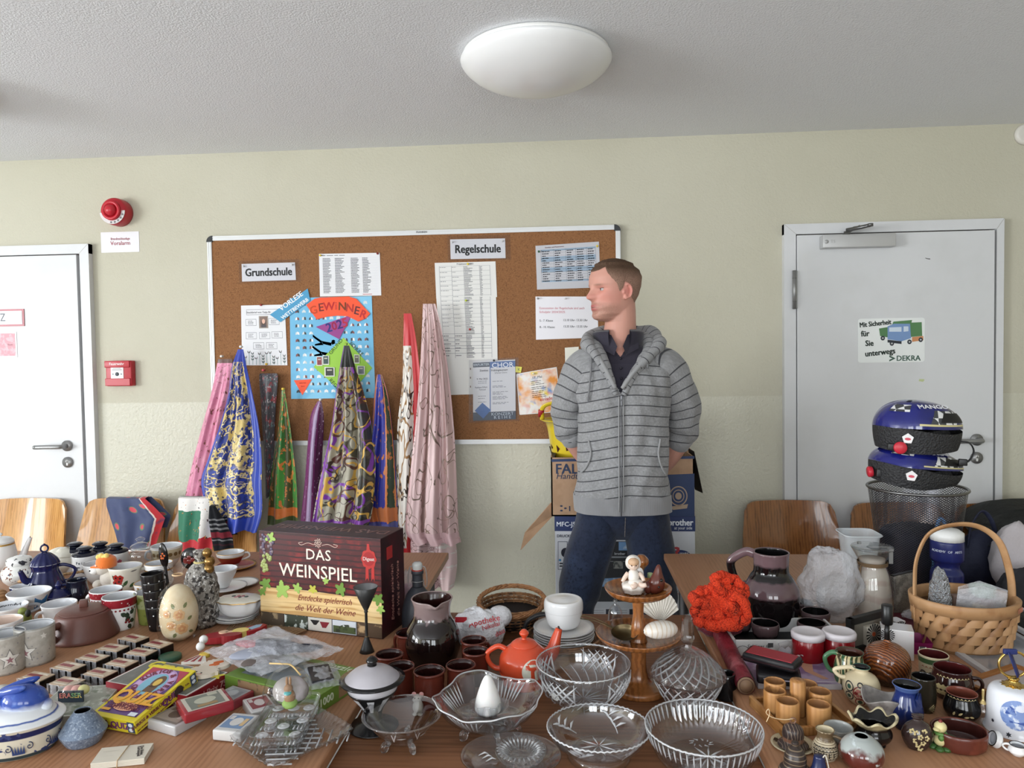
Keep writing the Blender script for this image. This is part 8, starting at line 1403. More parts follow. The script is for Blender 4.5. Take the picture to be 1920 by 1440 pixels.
q.body([(16,.08),(29,.22),(34,.45),(29,.7),(34,.85),(43,1)],[mat('ruffle_pot',(24,20,20),.12,pats=[('z',(190,176,138),.039,.2,.008,50,.003),('noise',(110,44,28),9,.60,.7)]),BLACKG,mat('cream_rim',(190,178,144),.2,pats=[('noise',(120,112,90),60,.5,.65)])],mn=1,mr=2,t=6,fn=ruf,seg=84); [(lambda m_,a: (m_.solid([(3*q.k,0),(4.5*q.k,6*q.k),(6*q.k,14*q.k)],0,14,MTR((18*q.k*cos(a),18*q.k*sin(a),0))),m_.build('leg',BLACKG,q.root)))(MB(),a) for a in (-.6,1.5,3.6)]
q = Pot('mug','pale grey mug between the bamboo cups and the rune-patterned jug','mug',1572,1400,1362,TR); q.body([(19,0),(23,.3),(26,1)],[C(150,148,142,r=.2),C(172,174,172,r=.2)],mn=1); q.handle(190,.7,.2,9,2.6,C(190,182,164,r=.25))
q = Pot('jug','small cream jug with black rune-like bands, front right','jug',1547,1420,1367,TR); STN = mat('rune_jug',(200,186,158),.35,pats=[('z',(96,78,56),.034,.05,.01,200,.001),('wave',(110,92,68),90,1,.74,.9,'Z')]); q.body([(18,0),(23,.2),(22.5,.42),(16,.66),(13.5,.82),(17,1)],[STN,FOLK],mn=1); q.handle(0,.80,.35,10,2.8,STN); m = MB()
for f_ in (.12,.40,.50): [q.wrap(m,-24+j*6,f_,[(0,-1),(3,1),(6,-1),(6,0),(3,2.2),(0,0)],0) for j in range(8)]
for j in range(5): x_ = -20+j*9; q.wrap(m,x_,.27,[(-1,5),(1,5),(1,-5),(-1,-5)],0); q.wrap(m,x_+2.5,.30,[(-2,1),(3,3),(3,1.6),(-2,-.6)],0); q.wrap(m,x_+2.5,.22,[(-2,1),(3,3),(3,1.6),(-2,-.6)],0)
m.build('rune_bands',C(48,42,36),q.root)
q = Pot('vase','egg-shaped red-brown vase with icy blue-grey glaze running down','vase',1615,1438,1380,TR); q.body([(24,0),(36,.22),(40,.48),(36,.72),(24,.92),(15,1)],[mat('ice_drip',(86,36,30),.1,pats=[('z',(164,170,168),.034,.2,.05,28,.004),('noise',(190,198,200),40,.62,.68)],coat=.4),BLACKG],mn=1,t=4)
q = Pot('bell','small navy blue ceramic bell with white cord at the bottom edge','bell',1536,1452,1416,TR); q.solid([(22,0),(15,.3),(11,.7),(9.5,.95),(7,1)],mat('navy_ceramic',(34,42,78),.2),'bell'); m = MB(); m.tube([(4*q.k,-8*q.k,q.h*1.0),(9*q.k,-8*q.k,q.h*1.1),(14*q.k,-10*q.k,q.h*.5),(16*q.k,-12*q.k,q.h*.1)],1.1*q.k,6,sub=4); m.build('cord',C(206,200,186),q.root)
BEL = mat('brown_bell',(52,42,38),.35,pats=[('wave',(120,104,84),46,1,.86,.95,'Z')]); q = Pot('bell','brown ceramic bell with wavy lines standing on the patterned plate, cord at its loop','bell',1487,1396,1356,TR+.008); q.solid([(28,0),(26,.08),(19,.22),(19.5,.5),(17,.8),(8,.96),(5,1)],mat('brown_bell_waves',(56,44,42),.35,pats=[('z',(128,88,68),.009,.016,.002,60),('wave',(128,110,94),60,6,.86,.94,'X')]),'bell'); m = MB(); k_ = q.k; m.tube([(5*k_*cos(a*pi/8),0,q.h+5*k_+5*k_*sin(a*pi/8)) for a in range(16)],1.8*k_,8,closed=True); m.build('loop',C(112,80,62,r=.4),q.root); m = MB(); m.tube([(0,-1*k_,q.h+9*k_),(-18*k_,-3*k_,q.h+8*k_),(-38*k_,-4*k_,q.h+12*k_),(-50*k_,-4*k_,q.h+20*k_),(-46*k_,-4*k_,q.h+28*k_),(-44*k_,-4*k_,q.h+18*k_),(-50*k_,-5*k_,q.h+4*k_)],.9*k_,6,sub=5); m.build('cord',C(206,178,140),q.root)
q = Pot('bell','dark brown ceramic bell with pale rings at the bottom edge','bell',1491,1444,1398,TR); q.solid([(30,0),(28,.08),(21,.25),(20,.55),(15,.82),(7,.98),(6,1.02),(7,1.12),(6,1.16)],BEL,'bell')
plate('small cream plate with black scroll border under the brown bell',1487,1399,40,TR,[mat('scroll_plate',(196,184,154),.3,pats=[('noise',(40,36,34),34,.56,.6)]),C(196,184,154)],5)
q = Pot('flask','small dark brown flask with raised cream blossoms','flask',1720,1402,1341,TR); flt = lambda r,a,z: (r*cos(a),r*sin(a)*.7,z); q.solid([(17,0),(25,.2),(28.5,.45),(22,.7),(10,.84),(8,.9),(11,.95),(8,.97),(11,1.02),(8,1.04)],mat('flask_brown',(54,40,38),.12,coat=.4),'flask',fn=flt); m = MB()
for dx,f_ in ((-20,.62),(-12,.58),(-14,.36),(-4,.47),(6,.62),(10,.44),(2,.30),(-8,.22),(-2,.1)): 
    for j in range(5): a = 2*pi*j/5; m.ball(((dx*.8+3.4*cos(a))*q.k,-sqrt(max(.05,1-(dx*.8/27)**2))*q.r(f_*q.h)*.68,f_*q.h+3.4*sin(a)*q.k),2.3*q.k,ry=1.2*q.k)
m.build('cream_blossoms',CRM,q.root)
p = at(1763,1404,TR); k_ = 1/SCL(p); t = thing('figurine','tiny cream duck figurine in green scarf on a clover base','figurine',p); m = MB(); [m.ball((13*k_*cos(a),13*k_*sin(a),5*k_),8*k_,rz=5*k_) for a in (i*pi/3 for i in range(6))]; m.build('clover_base',C(56,92,44,r=.3),t); m = MB(); m.ball((0,0,17*k_),12*k_,rz=11*k_); m.ball((0,0,42*k_),11*k_,rz=10*k_); m.ball((0,0,29*k_),8*k_,rz=9*k_); m.ball((-10*k_,-6*k_,40*k_),6*k_,rz=3*k_); m.build('body',C(216,204,150,r=.3),t); m = MB(); m.tube([(8.5*k_*cos(a*pi/8),8.5*k_*sin(a*pi/8),31*k_) for a in range(16)],3.2*k_,8,closed=True); m.ball((-3*k_,-9*k_,25*k_),5*k_,rz=6*k_); m.build('scarf',C(90,130,64,r=.4),t); m = MB(); m.ball((0,0,52*k_),3.5*k_,rz=4*k_); m.build('red_tuft',C(120,40,36),t)
q = Pot('dish','round red-brown pottery dish with green leaf relief inside','dish',1798,1398,1366,TR); q.body([(38,0),(46,.2),(48,1)],[mat('redware',(88,42,32),.25,pats=[('noise',(112,58,44),20,.5,.66)]),mat('redware_inside',(62,30,26),.2)],mn=1,t=4,seg=60,fn=lambda r,a,z: (r*(1+.008*cos(9*a))*cos(a),r*.92*(1+.008*cos(9*a))*sin(a),z)); m = MB(); m.ball((-18*q.k,8*q.k,12*q.k),18*q.k,ry=8*q.k,rz=7*q.k,rot=MRO(-.5,3,'Z')); m.build('leaf_relief',C(64,70,46,r=.2),q.root); m = MB(); m.ball((10*q.k,2*q.k,9*q.k),22*q.k,ry=15*q.k,rz=5*q.k); m.build('relief',C(70,40,38,r=.2),q.root)
q = Pot('perfume_bottle','tiny clear and gold glass perfume flask left of the porcelain bell','perfume bottle',1843,1358,1318,TR); q.solid([(12,0),(13,.12),(7,.4),(9,.6),(5,.9),(4,1)],GLJ,'flask'); m = MB(); m.solid([(6*q.k,q.h*.98),(4*q.k,q.h*1.08),(2*q.k,q.h*1.2),(2.4*q.k,q.h*1.6),(1*q.k,q.h*1.66)],0,14); m.build('stopper',mat('gold_glass',(200,176,120),.1,.4),q.root)
q = Pot('porcelain_bell','white porcelain bell with blue landscape medallion and gold ring handle','bell',1899,1368,1286,TR); k_ = q.k; q.solid([(47,0),(48,.02),(45,.12),(43,.3),(42,.75),(36,.95),(22,1.02),(6,1.05)],mat('bell_porcelain',(222,224,230),.14),'bell',seg=60)
m = MB(); q.wrap(m,6,.54,ell(0,0,26,27,28),0,.0005); q.wrap(m,6,.40,[(-20,-4),(18,-6),(22,2),(-22,4)],1,.0011); q.wrap(m,0,.62,[(-12,-6),(4,-6),(2,6),(-6,10)],1,.0011); q.wrap(m,12,.7,ell(0,0,8,6),2,.0011); m.build('medallion',[mat('delft_print',(120,142,190),.2,pats=[('noise',(206,214,228),70,.5,.58)]),mat('delft_print_dark',(60,84,150),.2,pats=[('noise',(120,142,190),90,.5,.6)]),C(206,212,226)],q.root)
m = MB(); q.wrap(m,-34,.27,star(4,2,6)); q.wrap(m,-6,.10,star(5,2.4,6)); m.build('star_holes',C(30,32,44),q.root); GLD = mat('bright_gold',(196,164,92),.16,.9)
m = MB(); m.solid([(20*k_,q.h*1.03),(12*k_,q.h*1.06),(7*k_,q.h*1.12),(9*k_,q.h*1.18),(3*k_,q.h*1.22)],0,36,None,lambda r,a,z: (r*(1+.12*cos(12*a))*cos(a),r*(1+.12*cos(12*a))*sin(a),z)); m.build('gold_rosette',GLD,q.root); m = MB(); m.tube([(26*k_*cos(a*pi/20),0,q.h*1.18+26*k_+24*k_*sin(a*pi/20)) for a in range(40)],2.4*k_,10,closed=True); m.build('gold_ring',GLD,q.root)
m = MB(); m.tube([(-8*k_,-1*k_,q.h*1.18+50*k_),(-2*k_,-4*k_,q.h*1.18+30*k_),(6*k_,-5*k_,q.h*1.18+6*k_)],8*k_,8,flat=.2,sub=4); m.box((-6*k_,0,q.h*1.18+50*k_),(24*k_,7*k_,10*k_),bev=2*k_); m.build('blue_ribbon',C(30,42,96,r=.5),q.root)
for u,vb,vt,lab in ((1876,1400,1384,'miniature white jug with black rim, lying on its side near the porcelain bell'),(1908,1416,1396,'miniature white jug with black rim standing at the right edge')):
    q = Pot('miniature_jug',lab,'miniature jug',u,vb,vt,TR,group=None,tilt=(0,-1.25,0) if u < 1900 else None); q.body([(8,0),(15,.35),(15,.6),(12,.85),(14,1)],[WHITE,INNER,BLACKG],mn=1,mr=2); q.handle(180,.85,.3,9,2,WHITE)
    if u < 1900: q.root.location.z += 11*q.k
# ================================================================ the man behind the tables
MY = 2.78
def MX(u,v,dy=0.): return aty(u,v,MY+dy)
man = thing('person','man in grey striped zip hoodie and jeans, looking left with hands behind his back','person',(MX(1165,700).x,MY,0)); MO = Vector(man.location)
# ---- head surface in its own frame: x forward, y to his left, z up from the chin
HZ0 = MX(1112,604).z; HH = MX(1150,489).z-HZ0; HC = Vector((MX(1150,545).x,MY-.02,HZ0)); HA = radians(28)
HF = Vector((-cos(HA),-sin(HA),0)); HL = Vector((-HF.y,HF.x,0))          # forward, left
def tab(t,T_):
    for (a,b),(c_,d) in zip(T_,T_[1:]):
        if t <= c_: s_ = (t-a)/(c_-a); s_ = s_*s_*(3-2*s_)*.5+s_*.5; return b+(d-b)*s_
    return T_[-1][1]
FT = [(0,.058),(.04,.080),(.09,.087),(.15,.0835),(.22,.0885),(.30,.0865),(.40,.086),(.5,.0855),(.58,.0925),(.70,.0925),(.82,.083),(.90,.065),(.96,.042),(1,.006)]
BT = [(0,.015),(.10,.035),(.2,.058),(.3,.076),(.45,.094),(.6,.104),(.72,.105),(.83,.094),(.91,.070),(.97,.040),(1,.006)]
WT = [(0,.022),(.05,.038),(.13,.054),(.24,.063),(.4,.069),(.55,.0745),(.7,.0765),(.82,.070),(.91,.052),(.97,.028),(1,.005)]
NT = [(.30,0),(.335,.011),(.362,.0285),(.40,.0305),(.45,.022),(.52,.012),(.58,.003),(.62,0)]
def g1(x,s_): return exp(-(x/s_)**2)
def headr(th,t,hair=0.):
    c_,s_ = cos(th),sin(th); a = tab(t,FT) if c_ > 0 else tab(t,BT); w_ = tab(t,WT); n_ = 2.35
    r = (abs(c_/a)**n_+abs(s_/w_)**n_)**(-1/n_)
    if c_ > 0 and not hair:
        y = r*s_; ay = abs(y)
        if .30 < t < .62: r += tab(t,NT)*exp(-(ay/(.0135 if t > .42 else .0165))**2.4)
        r += -.0105*g1(ay-.033,.016)*g1(t-.505,.042)+.0035*g1(ay-.026,.022)*g1(t-.575,.028)+.004*g1(ay-.048,.018)*g1(t-.43,.07)
        r += .0085*g1(y,.017)*(g1(t-.248,.020)+.95*g1(t-.190,.021))-.0055*g1(y,.018)*g1(t-.219,.009)-.003*g1(y,.02)*g1(t-.145,.02)+.005*g1(y,.02)*g1(t-.06,.05)
        r += -.0035*g1(ay-.019,.005)*g1(t-.35,.02)-.0025*g1(ay-.038,.012)*g1(t-.30,.06)
    if hair: r += .0015
    return r
def HP(x,y,z): return HC+HF*x+HL*y+Vector((0,0,z))-MO
def hpt(th,t,off=0.): r = headr(th,t)+off; return HP(r*cos(th),r*sin(th),t*HH)
body = MB()
body.grid(lambda a,b: hpt(2*pi*a,.001+.998*(b if b < .6 else .6+.4*sin((b-.6)/.4*pi/2))),180,150,0,True,True); 
for tt in (.001,.999): ring_ = [hpt(2*pi*i/60,tt) for i in range(60)]; body.add(ring_,[tuple(range(60))])
for sg in (1,-1):                                     # ears
    w_ = tab(.48,WT); R3 = Matrix((HF,HL,Vector((0,0,1)))).transposed()
    body.ball(HP(-.012,sg*(w_-.001),.468*HH),.015,rot=R3,ry=.0075,rz=.025)
    pts = []
    for k in range(15): a = radians(-60+k*18.5); pts.append(HP(-.012-.0145*sin(a+.2),sg*(w_+.007+.004*sin(a)),.472*HH-.0245*cos(a+.2)))
    body.tube(pts,[.003]+[.0036]*13+[.0034],8,sub=2); body.ball(HP(-.006,sg*(w_+.003),.372*HH),.0075,rot=R3,ry=.005,rz=.010)
    body.ball(HP(.003,sg*(w_+.003),.455*HH),.004,rot=R3,ry=.005,rz=.008)
def limb(pts,rad,seg=20): body.tube([Vector(p)-MO for p in pts],rad,seg,sub=6)
nb = MX(1161,655,.02); body.tube([HC+Vector((0,0,HH*.36))-HF*.022-MO,HC+Vector((0,0,.0))-HF*.028-MO,Vector((nb.x,MY+.02,MX(1160,645).z))-MO,Vector((nb.x,MY+.02,MX(1160,672).z))-MO],[.060,.0575,.066,.085],28,sub=6)
# ---- torso rings: v, uL, uR, half depth, forward offset
TRS = [(1010,1092,1242,.100,0),(955,1079,1258,.118,0),(925,1078,1257,.122,0),(880,1081,1255,.120,0),(840,1084,1253,.118,0),(800,1087,1250,.118,0),(760,1084,1252,.120,0),(725,1077,1260,.120,0),(700,1076,1262,.114,.004),(682,1084,1252,.104,.008),(668,1098,1238,.092,.012),(656,1114,1222,.080,.016),(646,1126,1207,.070,.020)]
RG = []
for v,ul,ur,d,oy in TRS: L,R = MX(ul,v),MX(ur,v); RG.append((L.z*.5+R.z*.5,(L.x+R.x)/2,(R.x-L.x)/2,d,oy))
def ring(z):
    for p,q in zip(RG,RG[1:]):
        if z <= q[0]:
            s_ = max(0,(z-p[0])/(q[0]-p[0])); return [p[i]+(q[i]-p[i])*s_ for i in range(1,5)]
    return RG[-1][1:]
Z0t,Z1t = RG[0][0],RG[-1][0]
def tors(a,z,ins=0.):
    cx,hw_,d,oy = ring(z); th = 2*pi*a-pi/2; c_,s_ = cos(th),sin(th); n_ = 2.5; x,y = (hw_-ins),(d-ins); r = (abs(c_/x)**n_+abs(s_/y)**n_)**(-1/n_); return Vector((cx+r*c_,MY+oy+r*s_,z))-MO
ZB0 = MX(1160,975).z
body.grid(lambda a,b: tors(a,ZB0+(Z1t-ZB0)*b,.020),60,60,0,True,True)
for zz2 in (ZB0,Z1t): body.add([tors(i/40,zz2,.02) for i in range(40)],[tuple(range(40))])
# ---- arms behind the back, hands clasped
def P(u,v,dy): p = MX(u,v,dy); return p
ARM = {1: [P(1096,692,0),P(1069,742,.03),P(1066,790,.075),P(1074,818,.10),P(1098,858,.16),P(1128,892,.19)],-1: [P(1248,692,0),P(1275,742,.03),P(1281,795,.075),P(1272,826,.10),P(1246,868,.16),P(1210,896,.20)]}
for sd,A_ in ARM.items():
    limb([Vector(A_[0])+Vector((-sd*-.03,0,0))]+A_,[.05,.05,.046,.043,.046,.036,.028])
    wr = A_[-1]; d = (A_[-1]-A_[-2]).normalized(); d = Vector((d.x,.0,d.z*.5)).normalized(); dn = Vector((0,0,-1)); out = Vector((0,1,0)); pm = wr+d*.045
    R3 = Matrix((d,d.cross(out).normalized(),out)).transposed(); body.ball(pm-MO,.05,rot=R3,ry=.042,rz=.017)
    up = R3 @ Vector((0,1,0))
    for k,ln in enumerate((.072,.082,.078,.062)):
        b0 = pm+d*.035+up*(.030-.020*k); body.tube([b0-MO,b0+d*ln*.5+out*.006-MO,b0+d*ln*.85+out*.022*-1-MO,b0+d*ln*.95-out*.034-MO],[.0095,.009,.0085,.0075],10,sub=3)
    tb = wr+d*.02+up*.034; body.tube([tb-MO,tb+d*.03+up*.022-MO,tb+d*.062+up*.024-out*.008-MO],[.012,.0105,.009],10,sub=3)
# ---- legs
LG = {1: [P(1122,975,.0),P(1103,1040,.0),P(1086,1112,-.02)],-1: [P(1211,975,.0),P(1222,1040,.0),P(1230,1112,-.02)]}
for sd in LG:
    A_ = LG[sd]; k0 = A_[2]; hx_ = k0.x+(k0.x-A_[0].x)*.9; an = Vector((hx_,MY+.03,.09)); mid = Vector(((k0.x*.6+hx_*.4),MY+.0,.40)); LG[sd] = A_+[mid,an]
    limb(LG[sd],[.078,.072,.058,.05,.04])
# ---- fuse into one continuous skin
bo = body.build('tmp',[C(200,150,130)]); rm = bo.modifiers.new('r','REMESH'); rm.mode = 'VOXEL'; rm.voxel_size = .0032; rm.use_smooth_shade = True
dg = bpy.context.evaluated_depsgraph_get(); me = bpy.data.meshes.new_from_object(bo.evaluated_get(dg)); bpy.data.objects.remove(bo)
import numpy as np
nv = len(me.vertices); co_ = np.empty(nv*3); me.vertices.foreach_get('co',co_); co_ = co_.reshape(-1,3)
ed = np.empty(len(me.edges)*2,int); me.edges.foreach_get('vertices',ed); ed = ed.reshape(-1,2)
for _ in range(2):                                     # light smoothing of the voxel steps
    acc = np.zeros_like(co_); cnt = np.zeros(nv); np.add.at(acc,ed[:,0],co_[ed[:,1]]); np.add.at(acc,ed[:,1],co_[ed[:,0]]); np.add.at(cnt,ed[:,0],1); np.add.at(cnt,ed[:,1],1); co_ = co_*.5+.5*acc/np.maximum(cnt,1)[:,None]
me.vertices.foreach_set('co',co_.ravel())
rel = co_+np.array(MO)-np.array(HC); hx,hy,hz = rel @ np.array(HF),rel @ np.array(HL),rel[:,2]/HH
def LN(c_): return np.array(lin(c_)[:3])
col = np.tile(LN((202,150,134)),(nv,1))
def blend(msk,c_): global col; m_ = np.clip(msk,0,1)[:,None]; col = col*(1-m_)+LN(c_)*m_
G = lambda x,s_: np.exp(-(x/s_)**2)
isH = (hz > -.02)*(np.abs(hy) < .12); fr = isH*(hx > .0)
rng_ = np.random.default_rng(2).random(nv)
blend(.5*isH*G(hz-.40,.16)*(hx > .01)*G(np.abs(hy)-.045,.03),(206,128,116))            # cheeks, nose
blend(.45*fr*G(hz-.38,.05)*G(hy,.02),(204,122,112))
blend(.6*isH*np.clip((hx+.005)/.05,0,1)*np.clip((.30-hz)/.08,0,1)*(hz > -.01)*(.75+.5*(rng_-.5)),(140,108,92))   # stubble
blend(.55*fr*G(hz-.285,.025)*G(hy,.03),(150,112,98))
blend(.95*fr*(G(hz-.245,.018)+G(hz-.190,.021))*G(hy,.022),(172,84,86))                # lips
blend(.95*fr*G(hz-.218,.006)*G(hy,.016),(86,40,44))
blend(.85*fr*G(hz-.578,.014)*(G(np.abs(hy)-.034,.020))*(np.abs(hy) > .012),(134,98,78))   # brows
blend(.5*fr*G(hz-.52,.02)*G(np.abs(hy)-.033,.016),(176,120,108))
blend(.55*isH*G(hx+.012,.022)*(np.abs(hy) > .066)*G(hz-.47,.12),(206,112,106))          # ears
ca = me.color_attributes.new('Col','FLOAT_COLOR','POINT'); ca.data.foreach_set('color',np.hstack([col,np.ones((nv,1))]).ravel())
me.materials.clear(); me.materials.append(mat('skin',(202,150,134),.48,vcol='Col',spec=.35,sss=.12)); me.update()
bdy = bpy.data.objects.new('body',me); COL.objects.link(bdy); bdy.parent = man
for sg,nm in ((1,'left'),(-1,'right')):
    m = MB(); c_ = HP(headr(atan2(.033*sg,.08),.505)*cos(atan2(.033*sg,.08))-.0075,sg*.033,.505*HH); gz = (HF*.8+Vector((-1,0,0))*.6).normalized(); m.ball(c_,.0122,0,24); m.ball(c_+gz*.0071,.0062,1,16); m.ball(c_+gz*.0107,.0029,2,12); m.build('eye',[C(176,168,166,r=.3),C(52,58,62,r=.2),C(14,14,16,r=.05)],man)
    m = MB(); R3 = Matrix((HF,HL,Vector((0,0,1)))).transposed()
    m.grid(lambda a,b: c_+R3 @ Vector((.0136*cos(.30+b*1.1)*cos((a-.5)*2.4),.0136*cos(.30+b*1.1)*sin((a-.5)*2.4)*1.05,.0136*sin(.30+b*1.1))),16,8); m.grid(lambda a,b: c_+R3 @ Vector((.0134*cos(.38+b*.8)*cos((a-.5)*2.4),.0134*cos(.38+b*.8)*sin((a-.5)*2.4)*1.05,-.0134*sin(.38+b*.8))),16,8); m.build('eyelid',mat('eyelid_skin',(190,134,120),.5),man); m = MB(); m.tube([c_+R3 @ Vector((.0138*cos(.29)*cos((a/10-.5)*2.2),.0138*cos(.29)*sin((a/10-.5)*2.2)*1.05,.0138*sin(.29))) for a in range(11)],.0009,6); m.build('lash_line',C(70,46,38,r=.7),man)
# ---- cropped hair
def hairline(th):
    a = abs(atan2(sin(th),cos(th)))
    return tab(a,[(0,.80),(.35,.81),(.62,.86),(.80,.74),(.98,.66),(1.15,.60),(1.32,.46),(1.45,.50),(1.6,.62),(1.85,.58),(2.1,.36),(2.6,.27),(3.2,.25)])
m = MB()
def hfn(a,b): th = 2*pi*a; t0 = hairline(th); t = t0+(.9995-t0)*(b if b < .5 else .5+.5*sin((b-.5)/.5*pi/2)); r = headr(th,min(t,.999)); o_ = (.0010+.0045*min(1,b*4)*(.3+.7*min(1,max(0,(t-.62)/.25))))*(1+.35*noise.noise(Vector((cos(th)*40,sin(th)*40,t*90)))); q_ = HP((r+o_)*cos(th),(r+o_)*sin(th),t*HH+(o_ if t > .9 else 0)); return q_
m.grid(hfn,200,70,0,True,True)
SIDE = mat('cropped_hair',(88,68,54),.75,spec=.2,pats=[('z',(156,124,108),HZ0+.20*HH,HZ0+.74*HH,.010,60,.022),('noise',(96,74,60),420,.5,.66)],bump=(600,.5,.0015)); m.build('hair',SIDE,man)
# ---- navy shirt
NAVY = mat('navy_shirt',(38,34,48),.8,sheen=.2,bump=(300,.2,.001))
zt = lambda v: MX(1160,v).z; xc = MX(1161,700).x-MO.x
def notch_grid(mb,ins,zlo,zhi,tipv,topv,halfw,nu,nv_,uvs=True,fold=None,mi=0):
    """torso cloth without the faces inside the front opening"""
    vs = []; uv = []; fs = []; ztip,ztop = zt(tipv),zt(topv)
    for j in range(nv_+1):
        z = zlo+(zhi-zlo)*j/nv_
        for i in range(nu):
            p = tors(i/nu,z,ins); p = p+(fold(i/nu,z) if fold else Vector()); vs.append(p); cx,hw_,d,oy = ring(z); uv.append((i/nu,z-.012*cos(2*pi*i/nu*2)-.010*sin(2*pi*i/nu)))
    for j in range(nv_):
        for i in range(nu):
            f_ = (j*nu+i,j*nu+(i+1) % nu,(j+1)*nu+(i+1) % nu,(j+1)*nu+i); c_ = (vs[f_[0]]+vs[f_[2]])/2
            if c_.y < 0 and c_.z > ztip and abs(c_.x-xc) < halfw*(c_.z-ztip)/(ztop-ztip): continue
            fs.append(f_)
    mb.add(vs,fs,mi,True,uv)
m = MB(); notch_grid(m,.010,zt(760),zt(645),670,640,.040,260,130); m.build('shirt',NAVY,man)
m = MB()                                             # collar stand and wings
cn = Vector((nb.x-.004,MY+.012,zt(640)))-MO
def coll(a,b): th = -pi/2+.45+a*(2*pi-.9); r = .071+.010*b*(1-b)*4+.006*b; return cn+Vector((r*cos(th)*1.02,r*sin(th)*.98,-.010+.052*(1-abs(b-.5)*2) if b <= .5 else .042-.060*(b-.5)*2)) + Vector(((.010*cos(th),.010*sin(th),0) if b > .5 else (0,0,0)))
m.grid(coll,48,10)
for sg in (-1,1):
    a_ = [cn+Vector((sg*.030,-.066,.022)),cn+Vector((sg*.072,-.035,.040)),cn+Vector((sg*.070,-.070,-.028)),cn+Vector((sg*.022,-.100,-.052)),cn+Vector((sg*.010,-.094,-.020))]
    n_ = len(a_); m.add(a_+[p+Vector((0,.004,0)) for p in a_],[tuple(range(n_)),tuple(range(n_,2*n_))[::-1]]+[(i,(i+1) % n_,n_+(i+1) % n_,n_+i) for i in range(n_)],0,False)
m.build('shirt_collar',NAVY,man)
m = MB()
for v in (672,690,708): p = tors(.0,zt(v),.008); m.tube([(xc,p.y-.004,p.z),(xc,p.y-.002,p.z)],.0048,12)
m.build('shirt_buttons',C(30,28,38,r=.3),man)
# ---- hoodie
def jersey(name,sc=(1,1,1)): return mat(name,(138,138,139),.9,sheen=.2,spec=.2,co='UV',pats=[('noise',(152,152,154),90,.45,.65),('noise',(122,122,124),140,.55,.7),('wave',(66,66,70),8.6,0,.955,.985,'Y')])
JER = jersey('striped_jersey'); RIB = mat('grey_ribbing',(140,140,142),.9,sheen=.3,spec=.2,bump=(120,.35,.002,'wave','X',0)); PLAIN = mat('plain_jersey',(146,146,147),.9,sheen=.3,spec=.2)
def fold(a,z):
    th = 2*pi*a; n_ = noise.noise(Vector((cos(th)*2.2+z*5,sin(th)*2.2-z*3,z*3.5)))*.012+noise.noise(Vector((cos(th)*5,z*13+sin(th)*3,3)))*.0055+.006*sin(z*36+sin(th*2)*2.2)*exp(-((z-zt(905))/.06)**2)
    return Vector((cos(th-pi/2),sin(th-pi/2),0))*n_*min(1,max(0,(zt(668)-z)/.05))
m = MB(); notch_grid(m,-.004,zt(926),zt(645),738,655,.098,168,110,fold=fold); m.build('hoodie',JER,man); HOOD = [c_ for c_ in man.children if c_.name.startswith('hoodie')][-1]
m = MB(); notch_grid(m,-.006,zt(955),zt(924),500,400,.1,168,10,fold=lambda a,z: fold(a,z)*.8); m.build('hem_rib',RIB,man)
for sd,A_ in ARM.items():                             # sleeves pushed up to below the elbow
    path = catmull([tuple(Vector(A_[0])+Vector((sd*.05,0,.012))),tuple(A_[0]),tuple(A_[1]),tuple(A_[2]),tuple(A_[3])],14); rads = [.075,.073,.066,.064,.052]; n_ = len(path); vs = []; uv = []; prev = None; L_ = .012; SEG = 40
    for j in range(n_):
        p = Vector(path[j])-MO; d = (Vector(path[min(j+1,n_-1)])-Vector(path[max(j-1,0)])).normalized(); x = d.cross(Vector((0,1,0))).normalized() if prev is None else (prev-d*prev.dot(d)).normalized(); prev = x; y = d.cross(x); q_ = j/(n_-1)*4; k_ = min(int(q_),3); r = rads[k_]+(rads[k_+1]-rads[k_])*(q_-k_)
        if j: L_ += (Vector(path[j])-Vector(path[j-1])).length
        for i in range(SEG):
            a = 2*pi*i/SEG; b_ = j/(n_-1); cr = .0075*noise.noise(Vector((cos(a)*2,sin(a)*2,L_*16+sd)))+.006*sin(L_*62+2.4*sin(a+sd))*min(1,max(0,b_-.35)*2.2)*(b_ < .97); vs.append(p+(x*cos(a)+y*sin(a))*(r+cr)); uv.append((i/SEG,L_+.02*sin(a)))
    m = MB(); m.add(vs,[(j*SEG+i,j*SEG+(i+1) % SEG,(j+1)*SEG+(i+1) % SEG,(j+1)*SEG+i) for j in range(n_-1) for i in range(SEG)],0,True,uv); m.build('sleeve',JER,man)
    e_ = Vector(A_[3])-MO; d = (A_[4]-A_[3]).normalized(); m = MB(); m.tube([e_-d*.026,e_-d*.022,e_+d*.016,e_+d*.022],[.048,.0515,.0495,.044],32); m.build('cuff',RIB,man)
hp = [P(1151,728,-.128),P(1136,698,-.118),P(1118,668,-.092),P(1103,648,-.05),P(1108,634,.02),P(1135,624,.075),P(1168,620,.09),P(1205,624,.075),P(1228,632,.03),P(1233,650,-.03),P(1214,672,-.085),P(1190,698,-.116),P(1168,728,-.128)]
m = MB(); pth = catmull([tuple(p-MO) for p in hp],8); N_ = len(pth); hr = [.010,.014,.022,.029,.030,.030,.032,.030,.030,.029,.022,.014,.010]; rr = [hr[min(int(i/(N_-1)*12),11)]+(hr[min(int(i/(N_-1)*12),11)+1]-hr[min(int(i/(N_-1)*12),11)])*(i/(N_-1)*12-min(int(i/(N_-1)*12),11)) for i in range(N_)]
